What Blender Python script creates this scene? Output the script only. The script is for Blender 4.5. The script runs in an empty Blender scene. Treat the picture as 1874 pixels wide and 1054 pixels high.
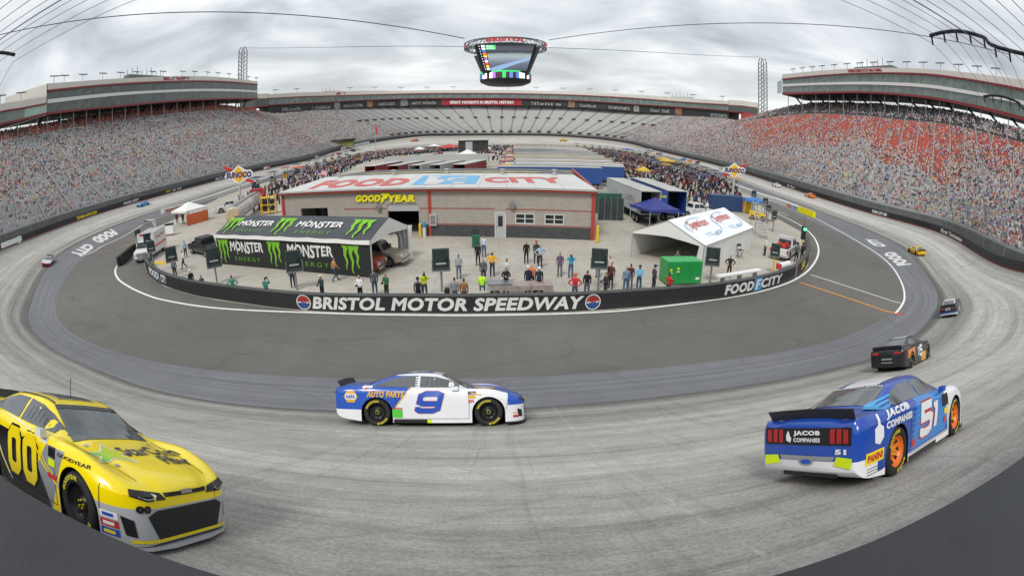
import bpy, bmesh, math, random
import numpy as np
from mathutils import Vector, Matrix
from mathutils.bvhtree import BVHTree
from mathutils.geometry import tessellate_polygon
R = math.radians
sc = bpy.context.scene
COL = sc.collection
rnd = random.Random(11)

# ---------------- camera: a fisheye lens over the turn wall ----------------
HC = 10.5                                   # height of the lens over the infield
PITCH, ROLL, FPX, CX, CY = .320, .004, 900., 914., 527.
W0, H0 = 1874., 1054.
F_ = Vector((0, math.cos(PITCH), -math.sin(PITCH)))
D_ = Vector((0, -math.sin(PITCH), -math.cos(PITCH)))
X_ = Vector((1, 0, 0))
_c, _s = math.cos(ROLL), math.sin(ROLL)
rt = X_*_c + D_*_s
up = X_*_s - D_*_c
cam = bpy.data.cameras.new('camera')
camo = bpy.data.objects.new('camera', cam); COL.objects.link(camo)
M = Matrix((rt, up, -F_)).transposed().to_4x4(); M.translation = (0, 0, HC)
camo.matrix_world = M
cam.type = 'PANO'
cd = cam if hasattr(cam, 'panorama_type') else cam.cycles
cd.panorama_type = 'FISHEYE_EQUISOLID'
cd.fisheye_lens = FPX/W0*36.
cd.fisheye_fov = R(300)
cam.sensor_width = 36.; cam.sensor_height = 36.*H0/W0
cam.shift_x = (W0/2-CX)/W0
cam.clip_start = .05; cam.clip_end = 6000
sc.camera = camo

# ---------------- overcast sky and a weak, wide sun ----------------
SUN_EL, SUN_ROT = R(52), R(205)
wd = bpy.data.worlds.new('World'); sc.world = wd; wd.use_nodes = True
nt = wd.node_tree; nt.nodes.clear()
def N(t, ty, **k):
    n = t.nodes.new(ty)
    for a, b in k.items():
        if a in n.inputs.keys() if isinstance(a, str) else False: n.inputs[a].default_value = b
        else: setattr(n, a, b)
    return n
sky = N(nt, 'ShaderNodeTexSky', sky_type='NISHITA', sun_disc=False, sun_elevation=SUN_EL, sun_rotation=SUN_ROT, dust_density=4., air_density=1.2)
tc = N(nt, 'ShaderNodeTexCoord')
sp = N(nt, 'ShaderNodeSeparateXYZ'); nt.links.new(tc.outputs['Generated'], sp.inputs[0])
def MATH(t, op, a, b=None, c=None, clamp=False):
    n = t.nodes.new('ShaderNodeMath'); n.operation = op; n.use_clamp = clamp
    for i, v in enumerate((a, b, c)):
        if v is None: continue
        if isinstance(v, (int, float)): n.inputs[i].default_value = v
        else: t.links.new(v, n.inputs[i])
    return n.outputs[0]
zc = MATH(nt, 'ADD', MATH(nt, 'MAXIMUM', sp.outputs[2], 0.), .17)      # cloud layer: direction projected on a flat deck
cu = MATH(nt, 'DIVIDE', sp.outputs[0], zc); cv = MATH(nt, 'DIVIDE', sp.outputs[1], zc)
cmb = N(nt, 'ShaderNodeCombineXYZ'); nt.links.new(cu, cmb.inputs[0]); nt.links.new(cv, cmb.inputs[1])
n1 = N(nt, 'ShaderNodeTexNoise'); n1.inputs['Scale'].default_value = 1.15; n1.inputs['Detail'].default_value = 9; n1.inputs['Roughness'].default_value = .52; n1.inputs['Distortion'].default_value = .6
mp = N(nt, 'ShaderNodeMapping'); mp.inputs['Scale'].default_value = (1.0, 1.25, 1); mp.inputs['Rotation'].default_value = (0, 0, .5); mp.inputs['Location'].default_value = (3.1, 1.7, 0)
nt.links.new(cmb.outputs[0], mp.inputs[0]); nt.links.new(mp.outputs[0], n1.inputs['Vector'])
rp = N(nt, 'ShaderNodeValToRGB'); nt.links.new(n1.outputs[0], rp.inputs[0])
e = rp.color_ramp.elements
e[0].position = .33; e[0].color = (3.9, 4.25, 4.6, 1); e[1].position = .70; e[1].color = (9.6, 9.8, 9.9, 1)
x = rp.color_ramp.elements.new(.5); x.color = (6.1, 6.55, 6.95, 1)
# brighter, creamier band low over the stands
hz = MATH(nt, 'POWER', MATH(nt, 'SUBTRACT', 1., MATH(nt, 'MULTIPLY', MATH(nt, 'MAXIMUM', sp.outputs[2], 0.), 3.2), clamp=True), 2.)
mxh = N(nt, 'ShaderNodeMix', data_type='RGBA'); nt.links.new(MATH(nt, 'MULTIPLY', hz, .6), mxh.inputs[0]); nt.links.new(rp.outputs[0], mxh.inputs[6]); mxh.inputs[7].default_value = (9.6, 9.55, 9.0, 1)
mx = N(nt, 'ShaderNodeMix', data_type='RGBA'); mx.inputs[0].default_value = .93
nt.links.new(sky.outputs[0], mx.inputs[6]); nt.links.new(mxh.outputs[2], mx.inputs[7])
bg = N(nt, 'ShaderNodeBackground'); bg.inputs[1].default_value = .082; nt.links.new(mx.outputs[2], bg.inputs[0])
wo = N(nt, 'ShaderNodeOutputWorld'); nt.links.new(bg.outputs[0], wo.inputs[0])
sl = bpy.data.lights.new('sun', 'SUN'); sl.energy = 1.5; sl.angle = R(16); sl.color = (1, .97, .93)
so = bpy.data.objects.new('sun', sl); COL.objects.link(so)
so.rotation_euler = (R(90)-SUN_EL, 0, R(180)-SUN_ROT+R(0))
sc.view_settings.view_transform = 'Standard'; sc.view_settings.look = 'None'
sc.view_settings.exposure = 0.52; sc.view_settings.gamma = 1

# ---------------- from a photo pixel to a place in the world ----------------
def ray(px, py):
    x, y = px-CX, py-CY
    x, y = _c*x-_s*y, _s*x+_c*y
    r = math.hypot(x, y)+1e-9; th = 2*math.asin(min(1, r/2/FPX)); k = math.sin(th)/r
    return (X_*(x*k) + D_*(y*k) + F_*math.cos(th))
def P(px, py, z=None, y=None, x=None, r=None):
    d = ray(px, py)
    t = (z-HC)/d.z if z is not None else y/d.y if y is not None else x/d.x if x is not None else r/math.hypot(d.x, d.y)
    return Vector((0, 0, HC)) + d*t

# ---------------- materials ----------------
MATS = {}
def lin(c):
    return tuple((v/12.92 if v <= .04045 else ((v+.055)/1.055)**2.4) for v in c)
def hexc(h):
    return lin(tuple(int(h[i:i+2], 16)/255. for i in (0, 2, 4)))
def mat(name, col=(.5, .5, .5), rough=.6, metal=0., var=.12, scale=1.5, bump=0., emit=0., spec=.5, coat=0., bscale=None, two=None, alpha=1.):
    if name in MATS: return MATS[name]
    if isinstance(col, str): col = hexc(col)
    m = bpy.data.materials.new(name); m.use_nodes = True; t = m.node_tree
    b = t.nodes['Principled BSDF']; b.inputs['Roughness'].default_value = rough; b.inputs['Metallic'].default_value = metal
    b.inputs['Specular IOR Level'].default_value = spec; b.inputs['Coat Weight'].default_value = coat; b.inputs['Coat Roughness'].default_value = .06
    tcn = t.nodes.new('ShaderNodeTexCoord')
    if var:
        n = t.nodes.new('ShaderNodeTexNoise'); n.inputs['Scale'].default_value = scale; n.inputs['Detail'].default_value = 6; n.inputs['Roughness'].default_value = .65
        t.links.new(tcn.outputs['Object'], n.inputs['Vector'])
        r = t.nodes.new('ShaderNodeValToRGB'); t.links.new(n.outputs[0], r.inputs[0])
        c2 = hexc(two) if isinstance(two, str) else two
        a_, b_ = (tuple(v*(1-var) for v in col), tuple(min(1, v*(1+var)) for v in col)) if two is None else (col, c2)
        r.color_ramp.elements[0].position = .3; r.color_ramp.elements[1].position = .7
        r.color_ramp.elements[0].color = (*a_, 1); r.color_ramp.elements[1].color = (*b_, 1)
        t.links.new(r.outputs[0], b.inputs['Base Color'])
    else: b.inputs['Base Color'].default_value = (*col, 1)
    if bump:
        n2 = t.nodes.new('ShaderNodeTexNoise'); n2.inputs['Scale'].default_value = bscale or scale*8; n2.inputs['Detail'].default_value = 4
        t.links.new(tcn.outputs['Object'], n2.inputs['Vector'])
        bp = t.nodes.new('ShaderNodeBump'); bp.inputs['Strength'].default_value = bump; bp.inputs['Distance'].default_value = .02
        t.links.new(n2.outputs[0], bp.inputs['Height']); t.links.new(bp.outputs[0], b.inputs['Normal'])
    if emit:
        b.inputs['Emission Color'].default_value = (*col, 1); b.inputs['Emission Strength'].default_value = emit
    MATS[name] = m; return m

# ---------------- mesh builder ----------------
class MB:
    def __init__(s): s.v = []; s.f = []; s.m = []; s.s = []
    def add(s, vs, fs, mi=0, sm=False):
        o = len(s.v); s.v += [tuple(v) for v in vs]
        for f in fs: s.f.append(tuple(i+o for i in f)); s.m.append(mi); s.s.append(sm)
        return s
    def box(s, c, d, mi=0, rz=0., M=None, tp=1., bev=0.):
        x, y, z = d[0]/2, d[1]/2, d[2]/2
        vs = [Vector((sx*x*(tp if sz > 0 else 1), sy*y*(tp if sz > 0 else 1), sz*z)) for sz in (-1, 1) for sx, sy in ((-1, -1), (1, -1), (1, 1), (-1, 1))]
        if rz: vs = [Matrix.Rotation(rz, 3, 'Z') @ v for v in vs]
        if M is not None: vs = [M @ v for v in vs]
        return s.add([v+Vector(c) for v in vs], [(3, 2, 1, 0), (4, 5, 6, 7), (0, 1, 5, 4), (1, 2, 6, 5), (2, 3, 7, 6), (3, 0, 4, 7)], mi)
    def b2(s, a, b, mi=0):
        return s.box(((a[0]+b[0])/2, (a[1]+b[1])/2, (a[2]+b[2])/2), (abs(b[0]-a[0]), abs(b[1]-a[1]), abs(b[2]-a[2])), mi)
    def cyl(s, a, b, r, n=8, mi=0, r2=None, cap=True, sm=True):
        a, b = Vector(a), Vector(b); r2 = r if r2 is None else r2
        w = (b-a).normalized(); u = w.orthogonal().normalized(); v = w.cross(u)
        vs = []
        for p, q in ((a, r), (b, r2)):
            for i in range(n):
                t = 2*math.pi*i/n; vs.append(p+u*(q*math.cos(t))+v*(q*math.sin(t)))
        s.add(vs, [(i, (i+1) % n, n+(i+1) % n, n+i) for i in range(n)], mi, sm)
        if cap: s.add(vs, [tuple(range(n))[::-1], tuple(range(n, 2*n))], mi)
        return s
    def tube(s, pts, r, n=6, mi=0):
        pts = [Vector(p) for p in pts]; rs = r if isinstance(r, (list, tuple)) else [r]*len(pts)
        rows = []; u = None
        for i, p in enumerate(pts):
            w = (pts[min(i+1, len(pts)-1)]-pts[max(i-1, 0)]).normalized()
            u = w.orthogonal().normalized() if u is None else (u-w*u.dot(w)).normalized()
            v = w.cross(u); rows.append([p+u*(rs[i]*math.cos(2*math.pi*k/n))+v*(rs[i]*math.sin(2*math.pi*k/n)) for k in range(n)])
        return s.grid(rows, mi, True, True, capu=True)
    def grid(s, rows, mi=0, sm=True, closed=False, capu=False):
        n = len(rows[0]); vs = [v for r in rows for v in r]; fs = []
        for i in range(len(rows)-1):
            for j in range(n if closed else n-1):
                k = (j+1) % n; fs.append((i*n+j, i*n+k, (i+1)*n+k, (i+1)*n+j))
        s.add(vs, fs, mi, sm)
        if capu: s.add(rows[0], [tuple(range(n))[::-1]], mi); s.add(rows[-1], [tuple(range(n))], mi)
        return s
    def poly(s, pts, mi=0): return s.add(pts, [tuple(range(len(pts)))], mi)
    def prism(s, pts, d, mi=0):
        pts = [Vector(p) for p in pts]; d = Vector(d); n = len(pts)
        return s.add(pts+[p+d for p in pts], [tuple(range(n))[::-1], tuple(range(n, 2*n))]+[(i, (i+1) % n, n+(i+1) % n, n+i) for i in range(n)], mi)
    def ball(s, c, r, n=8, mi=0, sc_=(1, 1, 1), M=None):
        rows = []
        for i in range(n//2+1):
            t = math.pi*i/(n//2); k = []
            for j in range(n):
                p = 2*math.pi*j/n; q = Vector((math.sin(t)*math.cos(p)*r*sc_[0], math.sin(t)*math.sin(p)*r*sc_[1], math.cos(t)*r*sc_[2]))
                if M is not None: q = M @ q
                k.append(q+Vector(c))
            rows.append(k)
        return s.grid(rows[::-1], mi, True, True)
    def mesh(s, name, mats):
        me = bpy.data.meshes.new(name); me.from_pydata(s.v, [], s.f)
        for m in (mats if isinstance(mats, (list, tuple)) else [mats]): me.materials.append(m)
        me.polygons.foreach_set('material_index', s.m); me.polygons.foreach_set('use_smooth', s.s); me.update()
        return me
    def build(s, name, mats, parent=None, **k):
        o = bpy.data.objects.new(name, s.mesh(name, mats)); COL.objects.link(o)
        if parent is not None: o.parent = parent
        tag(o, **k); return o
def tag(o, label=None, cat=None, group=None, kind=None):
    if label: o['label'] = label
    if cat: o['category'] = cat
    if group: o['group'] = group
    if kind: o['kind'] = kind
    return o
def thing(name, label, cat, loc=(0, 0, 0), rz=0., group=None, kind=None, sc_=1., M=None):
    o = bpy.data.objects.new(name, None); COL.objects.link(o); o.empty_display_size = .5
    if M is not None: o.matrix_world = M
    else: o.location = loc; o.rotation_euler = (0, 0, rz); o.scale = (sc_,)*3
    return tag(o, label, cat, group, kind)
def bev(o, w=.02, seg=2):
    m = o.modifiers.new('bevel', 'BEVEL'); m.width = w; m.segments = seg; m.limit_method = 'ANGLE'; m.angle_limit = R(40); return o
def copy_tree(o, parent=None, swap=None):
    c = o.copy(); COL.objects.link(c); c.parent = parent
    if swap and o.type == 'MESH':
        for i, sl_ in enumerate(c.material_slots):
            if sl_.material and sl_.material.name in swap:
                sl_.link = 'OBJECT'; sl_.material = swap[sl_.material.name]
    for ch in o.children: copy_tree(ch, c, swap)
    return c
# lettering: the built-in font turned into a flat mesh, then bent onto whatever carries it
def text_geo(s, bold=.02, shear=0., du=None, spacing=1., dv=None):
    if s[0] == '#':      # writing too small to read in the photograph: uneven strokes instead of words
        r_ = random.Random(s); n_ = int(s[1:].split('-')[0]); vs, fs = [], []
        for k in range(n_):
            if r_.random() < .14: continue
            a, b = (k+.12)/n_, (k+.12+.72*r_.uniform(.6, 1.))/n_
            for lo, hi in (((0, .3), (.55, 1)) if r_.random() < .5 else ((0, .8*r_.uniform(.7, 1.2)),)): o_ = len(vs); vs += [(a, lo), (b, lo), (b, hi), (a, hi)]; fs.append((o_, o_+1, o_+2, o_+3))
        return vs, fs
    cu = bpy.data.curves.new('t', 'FONT'); cu.body = s; cu.size = 1.; cu.shear = shear; cu.space_character = spacing*(1+bold*1.6)
    cu.resolution_u = 3; cu.fill_mode = 'NONE'
    o = bpy.data.objects.new('t', cu); COL.objects.link(o)
    me = bpy.data.meshes.new_from_object(o.evaluated_get(bpy.context.evaluated_depsgraph_get()))
    bpy.data.objects.remove(o)
    co = [v.co.xy for v in me.vertices]; nb = [[] for _ in co]
    for e in me.edges: p, q = e.vertices; nb[p].append(q); nb[q].append(p)
    bpy.data.meshes.remove(me); seen = set(); loops = []
    for i in range(len(co)):
        if i in seen or len(nb[i]) != 2: continue
        l = [i]; seen.add(i); prev, cur = i, nb[i][0]
        if i+1 in nb[i]: cur = i+1
        while cur != i and cur not in seen:
            l.append(cur); seen.add(cur); nx = [k for k in nb[cur] if k != prev]
            if not nx: break
            prev, cur = cur, nx[0]
        P_ = []
        for k in l:
            if not P_ or (co[k]-P_[-1]).length > 8e-3: P_.append(co[k].copy())
        if len(P_) > 2: loops.append(P_)
    ar = lambda l: sum(l[k-1].x*l[k].y-l[k].x*l[k-1].y for k in range(len(l)))/2
    def isin(p, l):
        c = False
        for k in range(len(l)):
            u, v = l[k-1], l[k]
            if (u.y > p.y) != (v.y > p.y) and p.x < (v.x-u.x)*(p.y-u.y)/(v.y-u.y)+u.x: c = not c
        return c
    holes = [sum(isin(l[0], m) for m in loops if m is not l) % 2 == 1 for l in loops]
    out = []
    for l, h in zip(loops, holes):
        d = bold*(1 if ar(l) > 0 else -1)*(-1 if h else 1); q = []
        for k in range(len(l)):
            e0 = (l[k]-l[k-1]).normalized(); e1 = (l[(k+1) % len(l)]-l[k]).normalized(); n0 = Vector((e0.y, -e0.x)); n1_ = Vector((e1.y, -e1.x)); m = n0+n1_
            m = m.normalized()/max(.6, m.normalized().dot(n0)) if m.length > 1e-3 else n0
            q.append(l[k]+m*d)
        out.append(q)
    bm = bmesh.new()
    for l, q, h in zip(loops, out, holes):
        if h: continue
        grp = [q]+[q2 for l2, q2, h2 in zip(loops, out, holes) if h2 and isin(l2[0], l)]
        flat_ = [v for g in grp for v in g]; vs = [bm.verts.new((v.x, v.y, 0)) for v in flat_]
        for t3 in tessellate_polygon([[Vector((v.x, v.y, 0)) for v in g] for g in grp]):
            try: bm.faces.new([vs[k] for k in t3])
            except ValueError: pass
    xs = [v.co.x for v in bm.verts]; ys = [v.co.y for v in bm.verts]
    if not xs: bm.free(); return [], []
    x0, x1, y0, y1 = min(xs), max(xs), min(ys), max(ys)
    for v in bm.verts: v.co.x = (v.co.x-x0)/(x1-x0); v.co.y = (v.co.y-y0)/(y1-y0); v.co.z = 0
    if du:
        k = du
        while k < 1:
            bmesh.ops.bisect_plane(bm, geom=bm.verts[:]+bm.edges[:]+bm.faces[:], plane_co=(k, 0, 0), plane_no=(1, 0, 0)); k += du
    if dv:
        k = dv
        while k < .99:
            bmesh.ops.bisect_plane(bm, geom=bm.verts[:]+bm.edges[:]+bm.faces[:], plane_co=(0, k, 0), plane_no=(0, 1, 0)); k += dv
    bm.verts.index_update()
    r = ([tuple(v.co[:2]) for v in bm.verts], [tuple(v.index for v in f.verts) for f in bm.faces]); bm.free()
    return r
def put_text(mb, s, fn, mi=0, **k):
    v, f = text_geo(s, **k)
    mb.add([fn(a, b) for a, b in v], f, mi)
    return mb
def quad_fn(a, b, c, d):
    "bilinear patch: a lower left, b lower right, c upper right, d upper left"
    a, b, c, d = map(Vector, (a, b, c, d))
    return lambda u, v: a*((1-u)*(1-v))+b*(u*(1-v))+c*(u*v)+d*((1-u)*v)
def patch(mb, fn, u0, u1, v0, v1, mi=0, nu=1, nv=1):
    return mb.grid([[fn(u0+(u1-u0)*i/nu, v0+(v1-v0)*j/nv) for i in range(nu+1)] for j in range(nv+1)], mi, False)
def shape(mb, fn, pts, mi=0):
    return mb.poly([fn(u, v) for u, v in pts], mi)
def ring(mb, fn, c, r0, r1, asp=1., n=24, mi=0, a0=0, a1=360):
    rows = [[fn(c[0]+q*math.cos(R(a0+(a1-a0)*i/n))*asp, c[1]+q*math.sin(R(a0+(a1-a0)*i/n))) for i in range(n+1)] for q in (r1, r0)]
    return mb.grid(rows, mi, False)
def catmull(pts, n):
    pts = [Vector(p) for p in pts]; out = []
    for i in range(len(pts)-1):
        p0, p1, p2, p3 = pts[max(i-1, 0)], pts[i], pts[i+1], pts[min(i+2, len(pts)-1)]
        for k in range(n):
            t = k/n
            out.append(.5*((2*p1)+(p2-p0)*t+(2*p0-5*p1+4*p2-p3)*t*t+(3*p1-p0-3*p2+p3)*t**3))
    out.append(pts[-1]); return out
class Curve:
    def __init__(s, pts):
        s.p = [Vector(p) for p in pts]; s.l = [0.]
        for a, b in zip(s.p, s.p[1:]): s.l.append(s.l[-1]+(b-a).length)
        s.L = s.l[-1]; s.la = np.array(s.l)
    def at(s, d):
        d = min(max(d, 0), s.L-1e-6); i = min(int(np.searchsorted(s.la, d, 'right'))-1, len(s.p)-2)
        k = (d-s.l[i])/max(1e-9, s.l[i+1]-s.l[i]); q = s.p[i].lerp(s.p[i+1], k)
        t = (s.p[i+1]-s.p[i]); t.z = 0; t.normalize()
        return q, t
    def near(s, q):
        b = min(range(len(s.p)), key=lambda i: (s.p[i].xy-Vector(q[:2])).length); return s.l[b]
    def azi(s, px, py):
        "arc length where the curve is seen in the direction of a pixel"
        d = ray(px, py); a = math.atan2(d.x, d.y); el = d.z/math.hypot(d.x, d.y); best = None
        for i in range(len(s.p)-1):
            e0 = math.atan2(s.p[i].x, s.p[i].y)-a; e1 = math.atan2(s.p[i+1].x, s.p[i+1].y)-a
            if e0*e1 <= 0 and abs(e0) < .5:
                k = e0/(e0-e1+1e-12); q = s.p[i].lerp(s.p[i+1], k); er = abs((q.z+.5-HC)/math.hypot(q.x, q.y)-el)
                if best is None or er < best[0]: best = (er, s.l[i]+(s.l[i+1]-s.l[i])*k)
        if best is None: best = (0, s.l[min(range(len(s.p)), key=lambda i: abs(math.atan2(s.p[i].x, s.p[i].y)-a))])
        return best[1]
# ---------------- the oval: control stations read off the photograph ----------------
V = Vector
# outer wall foot (E) and low edge of the concrete (D), clockwise from the far end round the right side, the near turn and back by the left
ST = [  # (E, D, C)
 (P(914, 248.5, y=334), V((0, 322, .5)), V((0, 316, .05))),
 (P(1010, 249.5, y=329), V((27, 318, .5)), V((26, 312, .05))),
 (P(1092, 255, y=312), V((51, 303, .5)), V((48, 297, .05))),
 (P(1150, 263, y=282), V((68, 275, .5)), V((64, 271, .05))),
 (P(1190, 273.5, y=250), V((74, 246, .4)), V((69, 244, .05))),
 (P(1264, 291, z=1.5), V((76, 206, .3)), V((70, 206, .05))),
 (P(1315, 304, z=1.4), V((71.5, 165, .3)), V((66, 165, .05))),
 (P(1369, 320, z=1.3), V((67.5, 134, .3)), V((62, 134, .05))),
 (P(1461, 350, z=1.3), P(1400, 350, z=.3), P(1385, 356, z=.1)),
 (P(1579, 387, z=1.3), P(1500, 388, z=.3), P(1470, 397, z=.1)),
 (P(1720, 427, z=2.3), P(1640, 447, z=.3), P(1572, 447, z=.1)),
 (P(1825, 485, z=3.2), P(1700, 510, z=.3), P(1632, 495, z=.1)),
 (V((40, 12.5, 6.6)), P(1715, 560, z=.3), P(1656, 545, z=.1)),
 (V((28, 5.2, 8.1)), P(1650, 630, z=.35), P(1600, 592, z=.1)),
 (V((15, 1.8, 8.4)), P(1500, 680, z=.42), P(1450, 640, z=.15)),
 (V((0, .68, 8.4)), P(914, 748, z=.5), P(914, 691, z=.2)),
 (V((-15, 1.8, 8.4)), P(400, 735, z=.5), P(420, 680, z=.2)),
 (V((-28, 5.2, 8.1)), P(200, 685, z=.4), P(215, 645, z=.15)),
 (V((-41, 12.0, 7.2)), P(75, 620, z=.35), P(120, 600, z=.1)),
 (V((-54, 22.0, 5.4)), P(55, 560, z=.3), P(104, 550, z=.1)),
 (P(8, 456, z=3.5), P(102, 474, z=.3), P(140, 484, z=.1)),
 (P(138, 406, z=2.4), P(179, 428, z=.3), P(215, 432, z=.1)),
 (P(225, 378, z=2.), P(284, 388, z=.3), P(300, 397, z=.1)),
 (P(307, 355, z=2.), P(345, 369, z=.3), P(352, 378, z=.1)),
 (P(389, 333, z=2.), P(420, 344, z=.3), P(415, 352, z=.1)),
 (P(490, 309, z=2.), V((-71, 158, .3)), V((-66, 158, .05))),
 (P(567, 293, z=2.), V((-70, 200, .3)), V((-65, 200, .05))),
 (P(603, 281, y=240), V((-72, 240, .4)), V((-67, 238, .05))),
 (P(674, 263, y=285), V((-64, 280, .5)), V((-60, 276, .05))),
 (P(764, 250.5, y=318), V((-42, 308, .5)), V((-40, 302, .05))),
 (P(830, 249, y=331), V((-24, 319, .5)), V((-23, 313, .05))),
 (P(914, 248.5, y=334), V((0, 322, .5)), V((0, 316, .05))),
]
NS = 14
E_ = catmull([s[0] for s in ST], NS); DD = catmull([s[1] for s in ST], NS); CC = catmull([s[2] for s in ST], NS)
WALL = Curve(E_)
def uv_grid(name, rows, mats, us, vs, mi=0, **k):
    mb = MB().grid(rows, mi, True); o = mb.build(name, mats, **k); me = o.data
    uvl = me.uv_layers.new(name='UVMap'); n = len(rows[0]); d = np.zeros(len(me.loops)*2)
    vi = np.zeros(len(me.loops), int); me.loops.foreach_get('vertex_index', vi)
    d[0::2] = np.array(us)[vi % n]; d[1::2] = np.array(vs)[vi//n]; uvl.data.foreach_set('uv', d); return o
def nodes(name):
    m = bpy.data.materials.new(name); m.use_nodes = True; t = m.node_tree
    return m, t, t.nodes['Principled BSDF']
def noise(t, vec, scale, detail=5, rough=.6, dims=(1, 1, 1), w=None):
    mp_ = t.nodes.new('ShaderNodeMapping'); mp_.inputs['Scale'].default_value = dims; t.links.new(vec, mp_.inputs[0])
    n = t.nodes.new('ShaderNodeTexNoise'); n.inputs['Scale'].default_value = scale; n.inputs['Detail'].default_value = detail; n.inputs['Roughness'].default_value = rough
    t.links.new(mp_.outputs[0], n.inputs['Vector']); return n.outputs[0]
def ramp(t, fac, *els):
    r = t.nodes.new('ShaderNodeValToRGB'); t.links.new(fac, r.inputs[0]); cr = r.color_ramp
    while len(cr.elements) < len(els): cr.elements.new(.5)
    for e_, (p, c) in zip(cr.elements, els):
        e_.position = p; e_.color = (*(c if isinstance(c, tuple) else (c, c, c)), 1)
    return r.outputs[0]
def mixc(t, fac, a, b, mode='MIX'):
    n = t.nodes.new('ShaderNodeMix'); n.data_type = 'RGBA'; n.blend_type = mode
    for i, v in ((0, fac), (6, a), (7, b)):
        if isinstance(v, (int, float)): n.inputs[i].default_value = v if i == 0 else (v, v, v, 1)
        elif isinstance(v, tuple): n.inputs[i].default_value = (*v, 1)
        else: t.links.new(v, n.inputs[i])
    return n.outputs[2]
def bumpn(t, b, h, s=.3, d=.02):
    n = t.nodes.new('ShaderNodeBump'); n.inputs['Strength'].default_value = s; n.inputs['Distance'].default_value = d
    t.links.new(h, n.inputs['Height']); t.links.new(n.outputs[0], b.inputs['Normal'])
# concrete racing surface: streaks along the lap, groove of rubber at the bottom, scratches, joints
m_track, t, b = nodes('track_concrete')
uvn = t.nodes.new('ShaderNodeTexCoord'); uvv = uvn.outputs['UV']; ob = uvn.outputs['Object']
s1 = noise(t, uvv, 1., 6, .7, (.05, 26, 1)); s2 = noise(t, uvv, 1., 4, .6, (.012, 9, 1)); s3 = noise(t, ob, .35, 7, .65); s4 = noise(t, ob, 22., 3, .6); s5 = noise(t, uvv, 1., 3, .7, (.9, 160, 1))
base = ramp(t, s3, (.3, (.40, .382, .34)), (.7, (.62, .592, .53)))
base = mixc(t, .42, base, ramp(t, s1, (.36, (.27, .258, .23)), (.64, (.76, .73, .66))), 'MIX')
base = mixc(t, .35, base, ramp(t, s2, (.38, (.30, .293, .275)), (.62, (.76, .74, .69))))
sx = t.nodes.new('ShaderNodeSeparateXYZ'); t.links.new(uvv, sx.inputs[0]); vv = sx.outputs[1]
wob = MATH(t, 'ADD', vv, MATH(t, 'MULTIPLY', MATH(t, 'SUBTRACT', s2, .5), .12))
groove = ramp(t, wob, (.0, .18), (.05, .34), (.11, .72), (.17, .50), (.26, .80), (.42, 1.), (.62, 1.), (.80, .82), (1., .58))
base = mixc(t, .95, base, groove, 'MULTIPLY')
base = mixc(t, .30, base, ramp(t, s5, (.35, .45), (.6, 1.05)), 'MULTIPLY')
base = mixc(t, .6, base, ramp(t, s4, (.36, .62), (.6, 1.1)), 'MULTIPLY')
s6 = noise(t, uvv, 1., 4, .7, (2.2, 1.1, 1)); base = mixc(t, .5, base, ramp(t, s6, (.56, 1.), (.66, .62), (.70, 1.)), 'MULTIPLY')
s7 = noise(t, uvv, 1., 2, .5, (.10, 46, 1)); base = mixc(t, .45, base, ramp(t, s7, (.62, 1.), (.66, .45), (.70, 1.)), 'MULTIPLY')
s8 = noise(t, ob, 1.6, 6, .75); base = mixc(t, .5, base, ramp(t, s8, (.35, .72), (.62, 1.08)), 'MULTIPLY')
vo = t.nodes.new('ShaderNodeTexVoronoi'); vo.feature = 'DISTANCE_TO_EDGE'; vo.inputs['Scale'].default_value = .16
mpv = t.nodes.new('ShaderNodeMapping'); mpv.inputs['Scale'].default_value = (1, 1, .01); t.links.new(mixc(t, .06, ob, noise(t, ob, 1.2, 4)), mpv.inputs[0]); t.links.new(mpv.outputs[0], vo.inputs['Vector'])
base = mixc(t, .5, base, ramp(t, vo.outputs[0], (.0, .72), (.010, 1.)), 'MULTIPLY')
sm_ = MATH(t, 'FRACT', MATH(t, 'ADD', MATH(t, 'DIVIDE', sx.outputs[0], 7.3), MATH(t, 'MULTIPLY', s4, .01))); seam = MATH(t, 'MULTIPLY', MATH(t, 'LESS_THAN', sm_, .008), ramp(t, noise(t, ob, 3., 3), (.45, 0.), (.55, 1.)))
base = mixc(t, MATH(t, 'MULTIPLY', seam, .2), base, (.70, .68, .64))
lj = MATH(t, 'LESS_THAN', MATH(t, 'ABSOLUTE', MATH(t, 'SUBTRACT', vv, .52)), .0022); base = mixc(t, MATH(t, 'MULTIPLY', lj, .4), base, (.2, .195, .18))
t.links.new(base, b.inputs['Base Color']); b.inputs['Roughness'].default_value = .8
bumpn(t, b, s4, .5, .01)
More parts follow.
